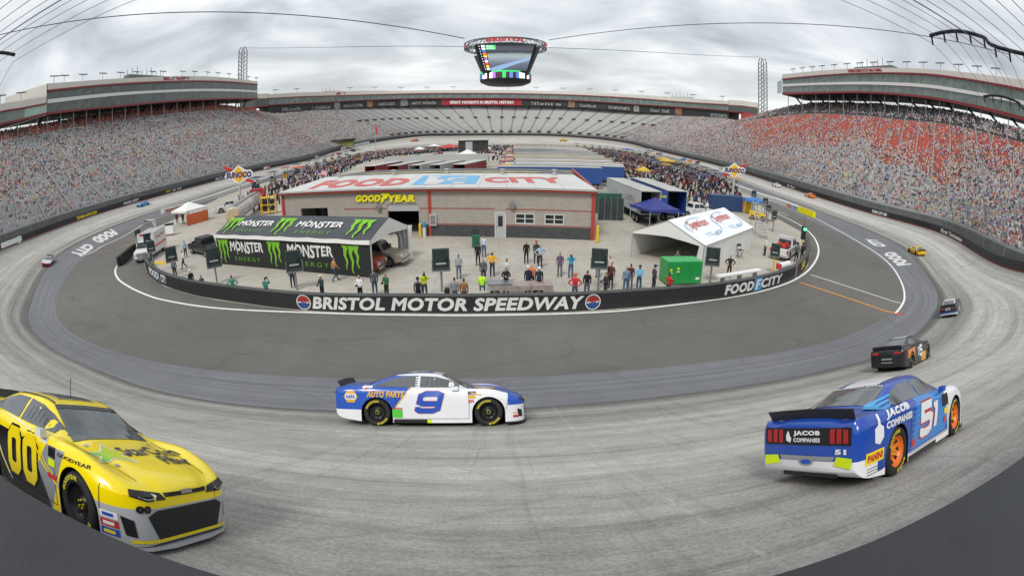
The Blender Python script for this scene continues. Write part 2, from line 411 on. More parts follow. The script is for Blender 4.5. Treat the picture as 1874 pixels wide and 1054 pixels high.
# smooth asphalt of the apron and the pit lane
def asphalt(name, c0, c1, streak=.2):
    m, t, b = nodes(name); o_ = t.nodes.new('ShaderNodeTexCoord'); ob = o_.outputs['Object']
    a = noise(t, ob, .06, 7, .6); f = noise(t, ob, 14., 3, .6); u = noise(t, o_.outputs['UV'], 1., 5, .65, (.04, 12, 1)); w = noise(t, ob, .5, 5, .7)
    c = ramp(t, a, (.3, c0), (.7, c1)); c = mixc(t, streak, c, ramp(t, u, (.3, .4), (.7, 1.25)), 'MULTIPLY')
    c = mixc(t, .25, c, ramp(t, f, (.3, .5), (.65, 1.2)), 'MULTIPLY'); c = mixc(t, .25, c, ramp(t, w, (.35, .7), (.6, 1.1)), 'MULTIPLY')
    k_ = noise(t, mixc(t, .004, o_.outputs['UV'], noise(t, ob, .8, 2)), 1., 2, .5, (.035, 30, 1)); c = mixc(t, .5, c, ramp(t, k_, (.645, 1.), (.66, .55), (.675, 1.)), 'MULTIPLY')
    k2_ = noise(t, mixc(t, .35, ob, noise(t, ob, .2, 3)), .11, 1, .4, (1.0, 2.4, 1)); c = mixc(t, .35, c, ramp(t, k2_, (.492, 1.), (.5, .6), (.508, 1.)), 'MULTIPLY')
    t.links.new(c, b.inputs['Base Color']); b.inputs['Roughness'].default_value = .85; bumpn(t, b, f, .3, .008); return m
m_apron = asphalt('apron_asphalt', (.15, .153, .165), (.20, .203, .215), .5)
m_asph = asphalt('pit_lane_asphalt', (.112, .106, .096), (.155, .147, .134), .0)
n = len(E_); us = WALL.l
rows = [[DD[i].lerp(E_[i], k/12) - V((0, 0, .35*math.sin(math.pi*k/12)*(E_[i].z-DD[i].z)/8)) for i in range(n)] for k in range(13)]
track = uv_grid('race_track', rows, m_track, us, [k/12 for k in range(13)], kind='structure', label='worn banked concrete racing surface with dark rubber streaks round the whole oval')
rows = [[CC[i].lerp(DD[i], k/4) for i in range(n)] for k in range(5)]
apron = uv_grid('apron_lane', rows, m_apron, us, [k/4 for k in range(5)], kind='structure', label='blue grey asphalt apron lane between track and pit road')
ctr = [V((-4+0*q.x, min(max(q.y, 45), 265), .0)) for q in CC]
rows = [[ctr[i].lerp(V((CC[i].x, CC[i].y, 0)), k) if k < 1 else CC[i] for i in range(n)] for k in (0, .5, .9, .97, 1)]
pitroad = uv_grid('pit_road', rows, m_asph, us, [0, .5, .9, .97, 1], kind='structure', label='dark asphalt pit road ring round the infield')
SURF = None
def surf_bvh():
    vs, fs = [], []
    for o in (track, apron, pitroad):
        k = len(vs); vs += [v.co.copy() for v in o.data.vertices]; fs += [[i+k for i in p.vertices] for p in o.data.polygons]
    return BVHTree.FromPolygons(vs, fs)
SURF = surf_bvh()
def hit(px, py):
    q = SURF.ray_cast(V((0, 0, HC)), ray(px, py)); 
    if q[0] is None: return None, None
    return q[0], (q[1] if q[1].z > 0 else -q[1])
def ground_z(x, y):
    q = SURF.ray_cast(V((x, y, 30)), V((0, 0, -1))); return (q[0].z, (q[1] if q[1].z > 0 else -q[1])) if q[0] else (0., V((0, 0, 1)))
# ground outside and under everything
g = MB().grid([[V((x, y, -1.2)) for x in (-3000, -300, 300, 3000)] for y in (-3000, -200, 600, 3000)])
g.build('ground', mat('outer_ground', '6b6a5e', .95, var=.3, scale=.02), kind='structure', label='dull ground outside the speedway bowl')
# pale concrete pad of the infield
PAD = [(268, 497), (300, 524), (340, 537), (400, 550), (560, 570), (760, 575), (914, 575), (1100, 569), (1330, 547), (1440, 518), (1478, 488), (1483, 462), (1466, 424), (1418, 398), (1385, 370), (1362, 345), (1345, 325), (1330, 312)]
PADL = [(455, 322), (420, 345), (395, 366), (370, 378), (335, 395), (300, 410), (262, 428), (236, 470), (262, 478)]
pad = [P(x_, y_, z=.006) for x_, y_ in PAD]+[V((48, 255, .006)), V((-50, 255, .006))]+[P(x_, y_, z=.006) for x_, y_ in PADL]
m_pad, t, b = nodes('infield_concrete'); o_ = t.nodes.new('ShaderNodeTexCoord'); ob = o_.outputs['Object']
c = ramp(t, noise(t, ob, .12, 8, .62), (.3, (.34, .312, .265)), (.7, (.49, .455, .39))); c = mixc(t, .4, c, ramp(t, noise(t, ob, 1.4, 6, .7), (.35, .7), (.65, 1.1)), 'MULTIPLY')
br = t.nodes.new('ShaderNodeTexBrick'); br.offset = 0; br.inputs['Scale'].default_value = 1; br.inputs['Brick Width'].default_value = 4.5; br.inputs['Row Height'].default_value = 4.5; br.inputs['Mortar Size'].default_value = .018
br.inputs['Color1'].default_value = br.inputs['Color2'].default_value = (1, 1, 1, 1); br.inputs['Mortar'].default_value = (.62, .6, .58, 1); t.links.new(ob, br.inputs['Vector'])
c = mixc(t, .8, c, br.outputs[0], 'MULTIPLY'); t.links.new(c, b.inputs['Base Color']); b.inputs['Roughness'].default_value = .85
MB().poly(pad).build('infield_pavement', m_pad, kind='structure', label='pale concrete infield pavement inside the pit wall')
# painted lines
m_white = mat('road_paint_white', '#e6e6e2'[1:], .7, var=.15, scale=3); m_oran = mat('road_paint_orange', 'e0952a', .7, var=.2, scale=3)
def lane(name, pix, w, m, label, z=.012, taper=False, closed=False):
    pts = catmull([P(x_, y_, z=z) for x_, y_ in pix], 14); rows = [[], []]
    for i, q in enumerate(pts):
        t_ = pts[min(i+1, len(pts)-1)]-pts[max(i-1, 0)]; t_.z = 0; t_.normalize(); nn = V((-t_.y, t_.x, 0))
        for s_, r_ in ((-1, 0), (1, 1)):
            a = q+nn*(w/2*s_); gz, _ = ground_z(a.x, a.y); a.z = max(gz, .006)+.008; rows[r_].append(a)
    return MB().grid(rows, 0, False).build(name, m, kind='structure', label=label)
lane('white_line', [(236, 470), (220, 480), (211, 494), (216, 510), (235, 524), (262, 537), (300, 549), (400, 564), (600, 573), (760, 576.5), (914, 576.5), (1100, 571), (1200, 562), (1330, 545), (1400, 531), (1450, 514), (1480, 494), (1496, 470), (1497, 450), (1486, 430), (1464, 412), (1420, 390)], .22, m_white, 'white painted line hugging the infield wall and looping at both ends')
lane('outer_lane_line', [(1420, 370), (1450, 381), (1500, 405), (1555, 435), (1604, 465), (1632, 490), (1650, 520), (1655, 545), (1649, 562), (1637, 577)], .2, m_white, 'white line curving along the outer edge of pit road at right')
lane('cross_line', [(1484, 503), (1560, 527), (1648, 556)], .16, m_white, 'thin white line crossing pit road at right')
lane('orange_line', [(1465, 517), (1550, 545), (1640, 576)], .22, m_oran, 'orange line painted across pit road at right')
lane('red_mark', [(1635, 576), (1655, 579)], .5, mat('paint_red', 'b5533c', .8), 'short faded red paint mark at the end of the orange line')
lane('pit_exit_line', [(160, 468), (178, 462), (230, 450), (262, 435)], .12, m_oran, 'faint orange line across pit road at left')
lane('pit_lane_line', [(150, 470), (170, 462), (190, 450), (225, 433), (262, 412)], .2, m_white, 'white line along pit road at left')
lane('pit_lane_dash', [(1425, 387), (1442, 395)], .15, m_white, 'white dash on pit road near the yellow barrels')
# ---------------- outer wall, catch fence ----------------
n = len(E_)
OUT = []
for i in range(n):
    d = E_[i]-DD[i]; d.z = 0; OUT.append(d.normalized())
m_wall = mat('wall_black_paint', (.022, .022, .024), .55, var=.25, scale=.7); m_wtop = mat('wall_top_grey', (.024, .025, .028), .6, var=.25, scale=1.2, bump=.25, bscale=40)
m_red = mat('wall_red_paint', (.20, .022, .02), .6, var=.2)
mbw = MB(); hh = 1.1
prof = [(0, -.3, 0), (0, .16, 2), (0, 1.04, 0), (.03, 1.1, 1), (.62, 1.1, 1), (.66, 1.04, 3), (.66, -3.0, 3)]
for a in range(len(prof)-1):
    rows = [[E_[i]+OUT[i]*prof[q][0]+V((0, 0, prof[q][1])) for i in range(n)] for q in (a, a+1)]
    if prof[a+1][2] == 0 or prof[a+1][2] == 2: pass
    mbw.grid(rows, (2, 0, 1, 1, 3, 3)[a], True)
owall = mbw.build('outer_wall', [m_wall, m_wtop, m_red, m_wall], label='black concrete outer wall with sponsor lettering and a red foot running round the whole track', cat='wall')
def wall_fn(cur, px0, px1, z0, z1, off=.012, outs=None, side=1):
    "map unit square to a vertical wall between two pixels (px,py), facing the track"
    a, b = cur.azi(*px0), cur.azi(*px1)
    def fn(u, v):
        q, t_ = cur.at(a+(b-a)*u); nn = V((t_.y, -t_.x, 0))*side
        return q+nn*off+V((0, 0, z0+(z1-z0)*v))
    return fn
# which side faces the track: E_ runs clockwise, inside is on the right
m_yel = mat('sign_yellow', 'e8cf1c', .6, var=.05); m_wht = mat('sign_white', 'e9e9e6', .6, var=.05); m_blk = mat('sign_black', (.015, .015, .016), .6, var=.1)
m_blue = mat('sign_blue', '3f86c4', .6, var=.05); m_redp = mat('sign_red', 'c62a2a', .6, var=.05); m_green = mat('sign_green', '3c9a4a', .6, var=.05)
def wall_sign(px0, px1, s=None, bgc=None, fg=None, h=(.22, 1.0), label=None, pat=None, name='wall_sign', side=1, cur=None, bold=.03, shear=0., pad=.06):
    cur = cur or WALL; mb = MB(); fn = wall_fn(cur, px0, px1, h[0], h[1], .012, side=side)
    mats = [bgc or m_blk, fg or m_wht]
    if bgc: patch(mb, fn, 0, 1, 0, 1, 0, 12, 1)
    f2 = wall_fn(cur, px0, px1, h[0], h[1], .022, side=side)
    if s: put_text(mb, s, lambda u, v: f2(pad+(1-2*pad)*u, .16+.68*v), 1, bold=bold, shear=shear, du=.1)
    if pat: pat(mb, f2)
    mb.build(name, mats, owall)
def wsd(l, r): return (l, r)
# left side reads left to right when going clockwise (E_ runs right side -> near -> left side -> far), so the left stretch runs near to far
wall_sign((2, 452), (40, 440), None, m_wht, m_wht, pat=lambda mb, f: (ring(mb, f, (.25, .5), .1, .3, .25), ring(mb, f, (.6, .5), .1, .3, .25)))
wall_sign((33, 445), (38, 443), None, m_wht, m_wht, h=(.05, 1.08))
wall_sign((64, 430), (92, 420), None, m_blk, m_yel, pat=lambda mb, f: [ring(mb, f, (c, .5), .0, .42, .35) for c in (.17, .5, .83)])
wall_sign((138, 402), (180, 390), 'ZOMBIE AUTO.COM', None, m_yel, h=(.1, 1.0), bold=.06)
wall_sign((225, 375), (256, 365), 'FOOD CITY', None, m_wht, bold=.05, h=(.15, .95))
wall_sign((303, 352), (314, 349), '#4-a', None, m_yel, bold=.05)
wall_sign((315, 349), (333, 344), '#8-b', None, m_wht, bold=.03)
wall_sign((390, 331), (420, 322), '#11-c', m_blk, m_wht, bold=.03, h=(.1, 1.05))
wall_sign((624, 273), (676, 261), '#13-d', m_wht, m_blue, bold=.05, h=(.1, 1.2))
wall_sign((1700, 423), (1672, 413), None, m_blk, m_yel, pat=lambda mb, f: [ring(mb, f, (c, .5), .0, .42, .35) for c in (.17, .5, .83)])
wall_sign((1518, 366), (1500, 361), None, m_blk, m_yel, pat=lambda mb, f: [ring(mb, f, (c, .5), .0, .42, .5) for c in (.25, .75)])

def rsign(px0, px1, s, fg, **k):   # right side: clockwise order runs far to near, text must read left to right seen from the infield side
    wall_sign(px0, px1, s, fg=fg, **k)
rsign((1594, 391), (1624, 401), 'FOOD CITY 500', m_wht, bold=.05, h=(.15, .95))
rsign((1718, 428), (1762, 446), 'First Tennessee', m_wht, bold=.03, h=(.1, 1.0))
rsign((1440, 343), (1455, 348), '#8-e', m_wht, bold=.03, h=(.15, .95))
# catch fence: posts and cables round the far wall
m_post = mat('galvanised_steel', (.30, .31, .32), .45, .6, var=.15); m_cab = mat('dark_cable', (.05, .05, .055), .5, .5, var=0)
fence = thing('catch_fence', 'steel catch fence posts and cables along the top of the outer wall', 'fence')
mbp = MB(); cnt = 0; FP = []
d_ = 0
for k in range(int(WALL.L/8.6)):
    q, t_ = WALL.at(k*8.6); 
    if q.y < 24: continue
    nn = V((-t_.y, t_.x, 0)); nn = nn if nn.dot(q-V((0, 170, 0))) > 0 else -nn
    b0 = q+nn*.45+V((0, 0, 1.08)); tips = [b0, b0+V((0, 0, 3.4)), b0-nn*.5+V((0, 0, 4.4)), b0-nn*1.6+V((0, 0, 5.0))]; FP.append((k, tips))
    mb = MB().tube(tips, .055, 5); mb.build('post', m_post, fence)
for hi_ in (.25, .5, .75, 1., 2.):
    seg = []; last = None
    for k0, A in FP+[(9999, None)]:
        if last is not None and k0-last > 1:
            if len(seg) > 1: MB().tube(seg, .022, 3).build('cable', m_cab, fence)
            seg = []
        if A: seg.append(A[3] if hi_ > 1 else A[0].lerp(A[1], hi_)); last = k0

mbm = MB()      # the wire mesh between the posts is one surface pattern
for (k0, A), (k1, B_) in zip(FP, FP[1:]):
    if k1-k0 > 1: continue
    for j in range(1, 18):
        for a_, b_ in ((0, 1), (1, 3)): p_, q_ = A[a_].lerp(B_[a_], j/18), A[b_].lerp(B_[b_], j/18); mbm.cyl(p_, q_, .017, 3, cap=False)
mbm.build('wire_mesh', m_post, fence)
# ---------------- grandstands ----------------
m_alu = mat('bench_aluminium', (.50, .50, .49), .5, .0, var=.12, scale=.5); m_conc = mat('stand_concrete', (.20, .20, .196), .85, var=.25, scale=.4)
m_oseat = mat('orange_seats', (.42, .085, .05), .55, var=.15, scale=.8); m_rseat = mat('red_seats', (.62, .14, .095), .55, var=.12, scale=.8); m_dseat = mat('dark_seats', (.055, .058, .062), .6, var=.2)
m_gtread = mat('pale_seats', (.44, .436, .42), .6, var=.08, scale=.3); m_aisle = mat('aisle_concrete', (.13, .13, .128), .85, var=.2)
class Stand:
    def __init__(s, pairs, nr, nst=10):
        s.F = catmull([p[0] for p in pairs], nst); s.B = catmull([p[1] for p in pairs], nst); s.nr = nr; s.C = Curve(s.F); s.BC = Curve(s.B); s.n = len(s.F)
    def pt(s, i, f, bow=.10):      # f 0 front .. 1 back, slightly steeper at the back
        a, b = s.F[i], s.B[i]; q = a.lerp(b, f); q.z = a.z+(b.z-a.z)*(f*(1-bow)+f*f*bow); return q
    def build(s, name, matfn, mats, **k):
        mb = MB(); o_ = thing(name, **k)
        for r in range(s.nr):
            f0, f1 = r/s.nr, (r+1)/s.nr
            lo = [s.pt(i, f0) for i in range(s.n)]; hi = [s.pt(i, f1) for i in range(s.n)]
            dz = [(h.z-l.z) for l, h in zip(lo, hi)]
            A = [V((l.x, l.y, l.z)) for l in lo]; B_ = [V((l.x, l.y, h.z)) for l, h in zip(lo, hi)]; C_ = [V((l.x*.45+h.x*.55, l.y*.45+h.y*.55, h.z)) for l, h in zip(lo, hi)]; D2 = [V((h.x, h.y, h.z)) for h in hi]
            for i in range(s.n-1):
                mi = matfn(r/s.nr, i/(s.n-1))
                mb.add([A[i], A[i+1], B_[i+1], B_[i]], [(0, 1, 2, 3)], 1 if mi == 4 else mi)
                mb.add([B_[i], B_[i+1], C_[i+1], C_[i], D2[i+1], D2[i]], [(0, 1, 2, 3)], mi); mb.add([C_[i], C_[i+1], D2[i+1], D2[i]], [(0, 1, 2, 3)], 1 if mi != 4 else 4)
        mb.build('seating', mats, o_)
        # back and front retaining faces
        mb = MB(); mb.grid([[p for p in s.B], [V((p.x, p.y, -1)) for p in s.B]], 0, False); mb.grid([[V((p.x, p.y, -1)) for p in s.F], [p for p in s.F]], 0, False)
        mb.build('retaining_wall', m_conc, o_)
        return o_
    def aisles(s, par, us, m, w=.9, f0=0., f1=1., spots=()):
        for u in us:
            i = u*(s.n-1); i0 = min(int(i), s.n-2); k = i-i0
            d = (s.F[i0+1]-s.F[i0]); d.z = 0; d.normalize(); db = (s.B[i0+1]-s.B[i0]); db.z = 0; db.normalize()
            mb = MB(); st = 14
            rows = []
            for j in range(st+1):
                f = f0+(f1-f0)*j/st; q = s.pt(i0, f).lerp(s.pt(i0+1, f), k)+V((0, 0, .42)); dd = d.lerp(db, f); rows.append([q-dd*w/2, q+dd*w/2])
            mb.grid(rows, 0, False)
            for f in spots:
                q = s.pt(i0, f).lerp(s.pt(i0+1, f), k); q2 = s.pt(i0, f+.05).lerp(s.pt(i0+1, f+.05), k)
                ez = math.atan2(d.y, d.x); mb.box(q+V((0, 0, .6)), (2.4, 1.8, 1.2), 1, rz=ez)
            mb.build('aisle', [m, m_dseat], par)
def outw(p, d, h):       # a point d metres outside the wall foot p and h above it
    i = min(range(n), key=lambda j: (E_[j].xy-p.xy).length); q = E_[i]+OUT[i]*d; q.z = E_[i].z+h; return q
Lf = [(-50, 18), (-57, 27), (-70, 39), (-81.6, 66), (-82.5, 101), (-82.3, 123.5), (-82, 158), (-81, 201), (-84, 246)]
Lb = [V((-116, 30, 25.5)), V((-124, 52, 26.5)), P(0, 243, x=-129), P(38, 235, x=-132), P(150, 215, x=-136), P(232, 204, x=-137), P(320, 194, x=-137), P(400, 192, x=-135), P(500, 209, y=262)]
SL = Stand([(outw(V((a, b, 0)), 3.0, 2.0), q) for (a, b), q in zip(Lf, Lb)], 62)
left_stand = SL.build('grandstand', lambda f, u: (2 if f > .86 and u < .95 else 0), [m_alu, m_conc, m_oseat], label='left grandstand packed with spectators under the two storey suite building', cat='grandstand')
Rf = [(80, 254), (86, 211), (77, 150), (70.5, 99.4), (70, 74), (68.7, 51), (54, 29.2), (46, 19)]
Rb = [P(1354, 221, y=255), P(1430, 199, x=134), P(1500, 189, x=138), P(1580, 190, x=138), P(1650, 195, x=136), P(1740, 203, x=133), P(1826, 226, x=129), V((116, 34, 26))]
SR = Stand([(outw(V((a, b, 0)), 3.0, 2.0), q) for (a, b), q in zip(Rf, Rb)], 62)
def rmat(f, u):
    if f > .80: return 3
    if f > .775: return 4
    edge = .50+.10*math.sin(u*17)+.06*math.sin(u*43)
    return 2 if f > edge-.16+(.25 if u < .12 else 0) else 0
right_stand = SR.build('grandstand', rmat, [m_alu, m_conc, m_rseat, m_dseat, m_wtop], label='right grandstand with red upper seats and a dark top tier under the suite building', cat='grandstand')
Ff = [(-84, 246), (-78, 285), (-62, 303), (-42, 318), (-24, 331), (0, 334), (27, 329), (51, 312), (68, 286), (80, 254)]
Fb = [P(500, 209, y=262), P(554, 205, y=292), P(606, 199, y=318), P(680, 196, y=345), P(768, 194, y=362), P(914, 191.5, y=370), P(1028, 195, y=362), P(1156, 203, y=336), P(1256, 210.5, y=300), P(1354, 221, y=255)]
SF = Stand([(outw(V((a, b, 0)), 3.0, 2.0), q) for (a, b), q in zip(Ff, Fb)], 54)
far_stand = SF.build('grandstand', lambda f, u: 0, [m_gtread, m_alu], label='far turn grandstand, pale and empty in the middle with dark aisle lines', cat='grandstand')
SF.aisles(far_stand, [ .22+.0243*k for k in range(28)], mat('aisle_mid', (.19, .19, .187), .85, var=.2), .8, spots=(.02, .52))
m_aisle2 = mat('aisle_pale', (.26, .26, .255), .85, var=.2)
SL.aisles(left_stand, [.1+.04*k for k in range(23)], m_aisle2, .6, f0=.0, f1=1.)
SR.aisles(right_stand, [.03+.04*k for k in range(24)], m_aisle2, .6, f0=.0, f1=1.)

# ---------------- spectators: a crowd nobody could count ----------------
CROWDC = [hexc(c) for c in ('d8d8d8', 'b8bcc0', '8a8e94', '5a5e66', '2c2e33', '2c2d36', 'a85a58', 'b8625a', '4c5a7c', '8a96b0', 'c89888', 'c8a8a0', 'b89088', 'd0b8b0', 'e2dccb', 'a8a090', '4a6a5c', 'd8a048', 'd46a3c', '7c6a9a', 'ccccd2', '7a2c34', '8898a8', 'c8b49c', 'e8e8ea', '3a3f58', '606468')]
SKIN = [hexc(c) for c in ('b88a70', 'a87860', 'c09880', '3a2e28', 'd8d0c8', '2a2a30', 'a03030')]
def crowd(name, stand, occ, seed, label, step=.5, r0=0, r1=None):
    rng = np.random.default_rng(seed); nr = stand.nr; pts = []; dirs = []; bh = []
    for r in range(r0, r1 or nr):
        f = (r+.3)/nr
        line = [stand.pt(i, f) for i in range(stand.n)]; z1 = [stand.pt(i, (r+1)/nr).z for i in range(stand.n)]; c = Curve(line); m = int(c.L/step)
        d = (np.arange(m)+rng.uniform(-.12, .12, m))*step; u = d/c.L; uu = np.interp(d, c.la, np.arange(len(line))/(len(line)-1))
        keep = rng.random(m) < occ(r/nr, uu)
        xs = np.array([[p.x, p.y, z] for p, z in zip(c.p, z1)])
        P3 = np.stack([np.interp(d, c.la, xs[:, k]) for k in range(3)], 1); T = np.stack([np.interp(d+.1, c.la, xs[:, k])-P3[:, k] for k in range(3)], 1); T[:, 2] = 0
        T /= np.maximum(1e-6, np.linalg.norm(T, axis=1, keepdims=True)); pts.append(P3[keep]); dirs.append(T[keep])
    P3 = np.concatenate(pts); T = np.concatenate(dirs); m = len(P3); Nn = np.stack([-T[:, 1], T[:, 0], 0*T[:, 0]], 1)
    stand_up = rng.random(m) < .25
    h = rng.uniform(.30, .42, m)+np.where(stand_up, .18, 0.); w = rng.uniform(.14, .205, m); dp = rng.uniform(.09, .13, m); z0 = rng.uniform(-.05, .1, m)
    vs = np.zeros((m, 14, 3)); sg_ = [(-1, -1), (1, -1), (1, 1), (-1, 1)]
    for k, (a, b_) in enumerate(sg_):
        vs[:, k] = P3+T*(a*w)[:, None]*.95+Nn*(b_*dp)[:, None]; vs[:, k, 2] += z0
        vs[:, 4+k] = P3+T*(a*w)[:, None]*.8+Nn*(b_*dp)[:, None]*.8; vs[:, 4+k, 2] += h
    hc = P3.copy(); hc[:, 2] += h+.07; lean = T*rng.normal(0, .05, m)[:, None]; hc += lean; hr = .088
    for k, dv in enumerate((T*hr, -T*hr, Nn*hr, -Nn*hr)): vs[:, 8+k] = hc+dv
    vs[:, 12] = hc; vs[:, 12, 2] += .10; vs[:, 13] = hc; vs[:, 13, 2] -= .10
    quads = np.array([(0, 1, 5, 4), (1, 2, 6, 5), (2, 3, 7, 6), (3, 0, 4, 7), (4, 5, 6, 7)]); tris = np.array([(8, 10, 12), (10, 9, 12), (9, 11, 12), (11, 8, 12), (10, 8, 13), (9, 10, 13), (11, 9, 13), (8, 11, 13)])
    base = (np.arange(m)*14)[:, None, None]; q = (quads[None]+base).reshape(-1); t = (tris[None]+base).reshape(-1)
    me = bpy.data.meshes.new(name); nq, ntr = m*5, m*8
    me.vertices.add(m*14); me.vertices.foreach_set('co', vs.reshape(-1)); me.loops.add(len(q)+len(t)); me.loops.foreach_set('vertex_index', np.concatenate([q, t]))
    me.polygons.add(nq+ntr); me.polygons.foreach_set('loop_start', np.concatenate([np.arange(nq)*4, nq*4+np.arange(ntr)*3]))
    col = np.array(CROWDC)[rng.integers(0, len(CROWDC), m)]*rng.uniform(.75, 1.15, (m, 1)); col = np.minimum(col*.85+.15*(col.mean(1, keepdims=True)*.9+.03)+.012, .45); skin = np.array(SKIN)[rng.integers(0, len(SKIN), m)]
    at = me.attributes.new('Col', 'FLOAT_COLOR', 'FACE'); cc = np.ones((nq+ntr, 4)); cc[:nq, :3] = np.repeat(col, 5, 0); cc[nq:, :3] = np.repeat(skin, 8, 0); at.data.foreach_set('color', cc.reshape(-1))
    me.update(calc_edges=True); me.materials.append(m_crowd)
    o = bpy.data.objects.new(name, me); COL.objects.link(o); return tag(o, label, None, None, 'stuff')
m_crowd, t, b = nodes('spectator_clothes'); an = t.nodes.new('ShaderNodeAttribute'); an.attribute_name = 'Col'; t.links.new(an.outputs['Color'], b.inputs['Base Color']); b.inputs['Roughness'].default_value = .85
def blot(f, u, s): return .5+.25*np.sin(u*61+f*13+s)+.25*np.sin(u*23-f*29+2*s)
def ais(u, n_, u0, w=.035): return (np.abs(((u-u0)/n_+.5) % 1-.5) > w)
crowd('spectators', SL, lambda f, u: ((.86 if f > .35 else .42+1.1*f)-.34*blot(f, u, 1)-(.25 if f > .86 else 0))*ais(u, .04, .1), 3, 'spectators filling the left grandstand')
def socc(f, u):
    e_ = np.where(u < .12, .70, .50)+.10*np.sin(u*17)-.03+.06*np.sin(u*43)+.05*np.sin(u*131+f*9); k = np.clip((f-e_)/.16+.5, 0, 1)
    return ((.92-.2*blot(f, u, 2))*(1-k)+k*(.20+.45*blot(f, u, 3)**2+.35*(np.sin(u*157+2)*np.sin(f*21+u*60) > .35)))*(0 if .77 < f < .80 else 1.)*ais(u, .04, .03)*np.where(f > .8, 1.25, 1.)
crowd('spectators', SR, socc, 4, 'spectators filling the right grandstand, sparser on the red seats')
crowd('spectators', SF, lambda f, u: np.where((u < .215+.05*(1-f)) | (u > .885-.045*(1-f)), .82-.3*blot(f, u, 4), 0.), 5, 'spectators at both ends of the far turn grandstand', step=.7)
# ---------------- suite buildings over the stands ----------------
m_panel = mat('cream_panel', (.66, .63, .57), .6, var=.05, scale=.2); m_trim = mat('red_trim', (.23, .022, .03), .45, var=.08); m_band = mat('white_band', (.72, .72, .69), .6, var=.04)
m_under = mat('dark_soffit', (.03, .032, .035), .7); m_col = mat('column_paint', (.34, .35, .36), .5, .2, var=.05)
def glassmat(name, c0, c1, sc_=.35):
    m, t, b = nodes(name); o_ = t.nodes.new('ShaderNodeTexCoord')
    c = ramp(t, noise(t, o_.outputs['UV'], sc_, 3, .5, (1, 1, 1)), (.35, c0), (.65, c1))
    s_ = t.nodes.new('ShaderNodeSeparateXYZ'); t.links.new(o_.outputs['UV'], s_.inputs[0])
    fr = MATH(t, 'FRACT', MATH(t, 'DIVIDE', s_.outputs[0], 2.4)); ml = MATH(t, 'LESS_THAN', fr, .04)
    c = mixc(t, MATH(t, 'MULTIPLY', ml, .7), c, (.03, .035, .035))
    t.links.new(c, b.inputs['Base Color']); b.inputs['Roughness'].default_value = .12; b.inputs['Specular IOR Level'].default_value = .6; return m
m_gl = glassmat('suite_glass', (.06, .075, .07), (.12, .14, .13)); m_gr = glassmat('suite_glass_right', (.11, .15, .135), (.20, .25, .225)); m_glight = mat('bright_glass', (.33, .50, .42), .15, var=.15, scale=.3)
def strip(name, a, b, m, par, thick=0., back=None, lab=None):
    mb = MB().grid([a, b], 0, True); o = mb.build(name, m, par, label=lab); me = o.data
    c = Curve(a); uvl = me.uv_layers.new(name='UVMap'); n_ = len(a); vi = np.zeros(len(me.loops), int); me.loops.foreach_get('vertex_index', vi)
    d = np.zeros(len(me.loops)*2); d[0::2] = np.array(c.l)[vi % n_]; d[1::2] = (vi//n_)*3.; uvl.data.foreach_set('uv', d); return o
def suites(name, cols, plan, bands, par_lab, cat, back, posts=None, side=1, extra=None):
    """cols: pixel columns; bands: list of y-pixel rows per column; plan(px) gives the kwargs that fix the distance"""
    th = thing(name, par_lab, cat)
    L_ = []
    for bi in range(len(bands[0])): L_.append(catmull([P(c, b[bi], **plan[k]) for k, (c, b) in enumerate(zip(cols, bands))], 8))
    # true verticals: every level shares the plan of the first level
    for l in L_[1:]:
        for i, q in enumerate(l): q.x, q.y = L_[0][i].x, L_[0][i].y
    return th, L_
def outof(p, d, c=V((-4, 165, 0))):
    q = p-c; q.z = 0; q.normalize(); return q*d
def shifted(l, d, z=None): return [V((q.x, q.y, q.z if z is None else z(q)))+outof(q, d) for q in l]
def slab(name, a, b, d, m, par):     # band standing d metres proud of the facade
    A, B_ = shifted(a, -d), shifted(b, -d)
    return MB().grid([a, A, B_, b], 0, False).build(name, m, par)
def floodlight(pos, ang, i_, par=None, s=1.):
    t_ = thing('floodlight', None, 'floodlight', pos, ang, sc_=s)
    MB().cyl((0, 0, -.3), (0, 0, 2.6), .12, 6).build('mast', m_col, t_)
    h = MB().box((0, 0, 2.75), (4.4, .5, .18), 0)
    for k in range(6): h.box((-1.9+.76*k, -.25, 2.62), (.5, .45, .34), 1)
    h.build('lamp_bar', [m_col, mat('lamp_housing', (.13, .13, .135), .5)], t_); return t_
LIGHTS = []
def lights(pxs, L0, s=1., what='', drop=0.):
    c = Curve(L0); g = 'floodlights along the '+what
    for k, px in enumerate(pxs):
        q, t_ = c.at(c.azi(px, 140)); q = q+outof(q, 1.4)
        o = floodlight(q, math.atan2(t_.y, t_.x), k, s=s); o['group'] = g
        if not LIGHTS or what not in [w for w, _ in LIGHTS]: pass
        LIGHTS.append((what, o)); yield o, px
ORD = ['first', 'second', 'third', 'fourth', 'fifth', 'sixth', 'seventh', 'eighth', 'ninth', 'tenth', 'eleventh', 'twelfth', 'thirteenth', 'fourteenth', 'fifteenth', 'sixteenth', 'seventeenth', 'eighteenth', 'nineteenth', 'twentieth', 'twenty first', 'twenty second', 'twenty third', 'twenty fourth', 'twenty fifth', 'twenty sixth']
def labelled(gen, where):
    for k, (o, px) in enumerate(gen): o['label'] = '%s floodlight from the left on the roof of the %s' % (ORD[k], where)
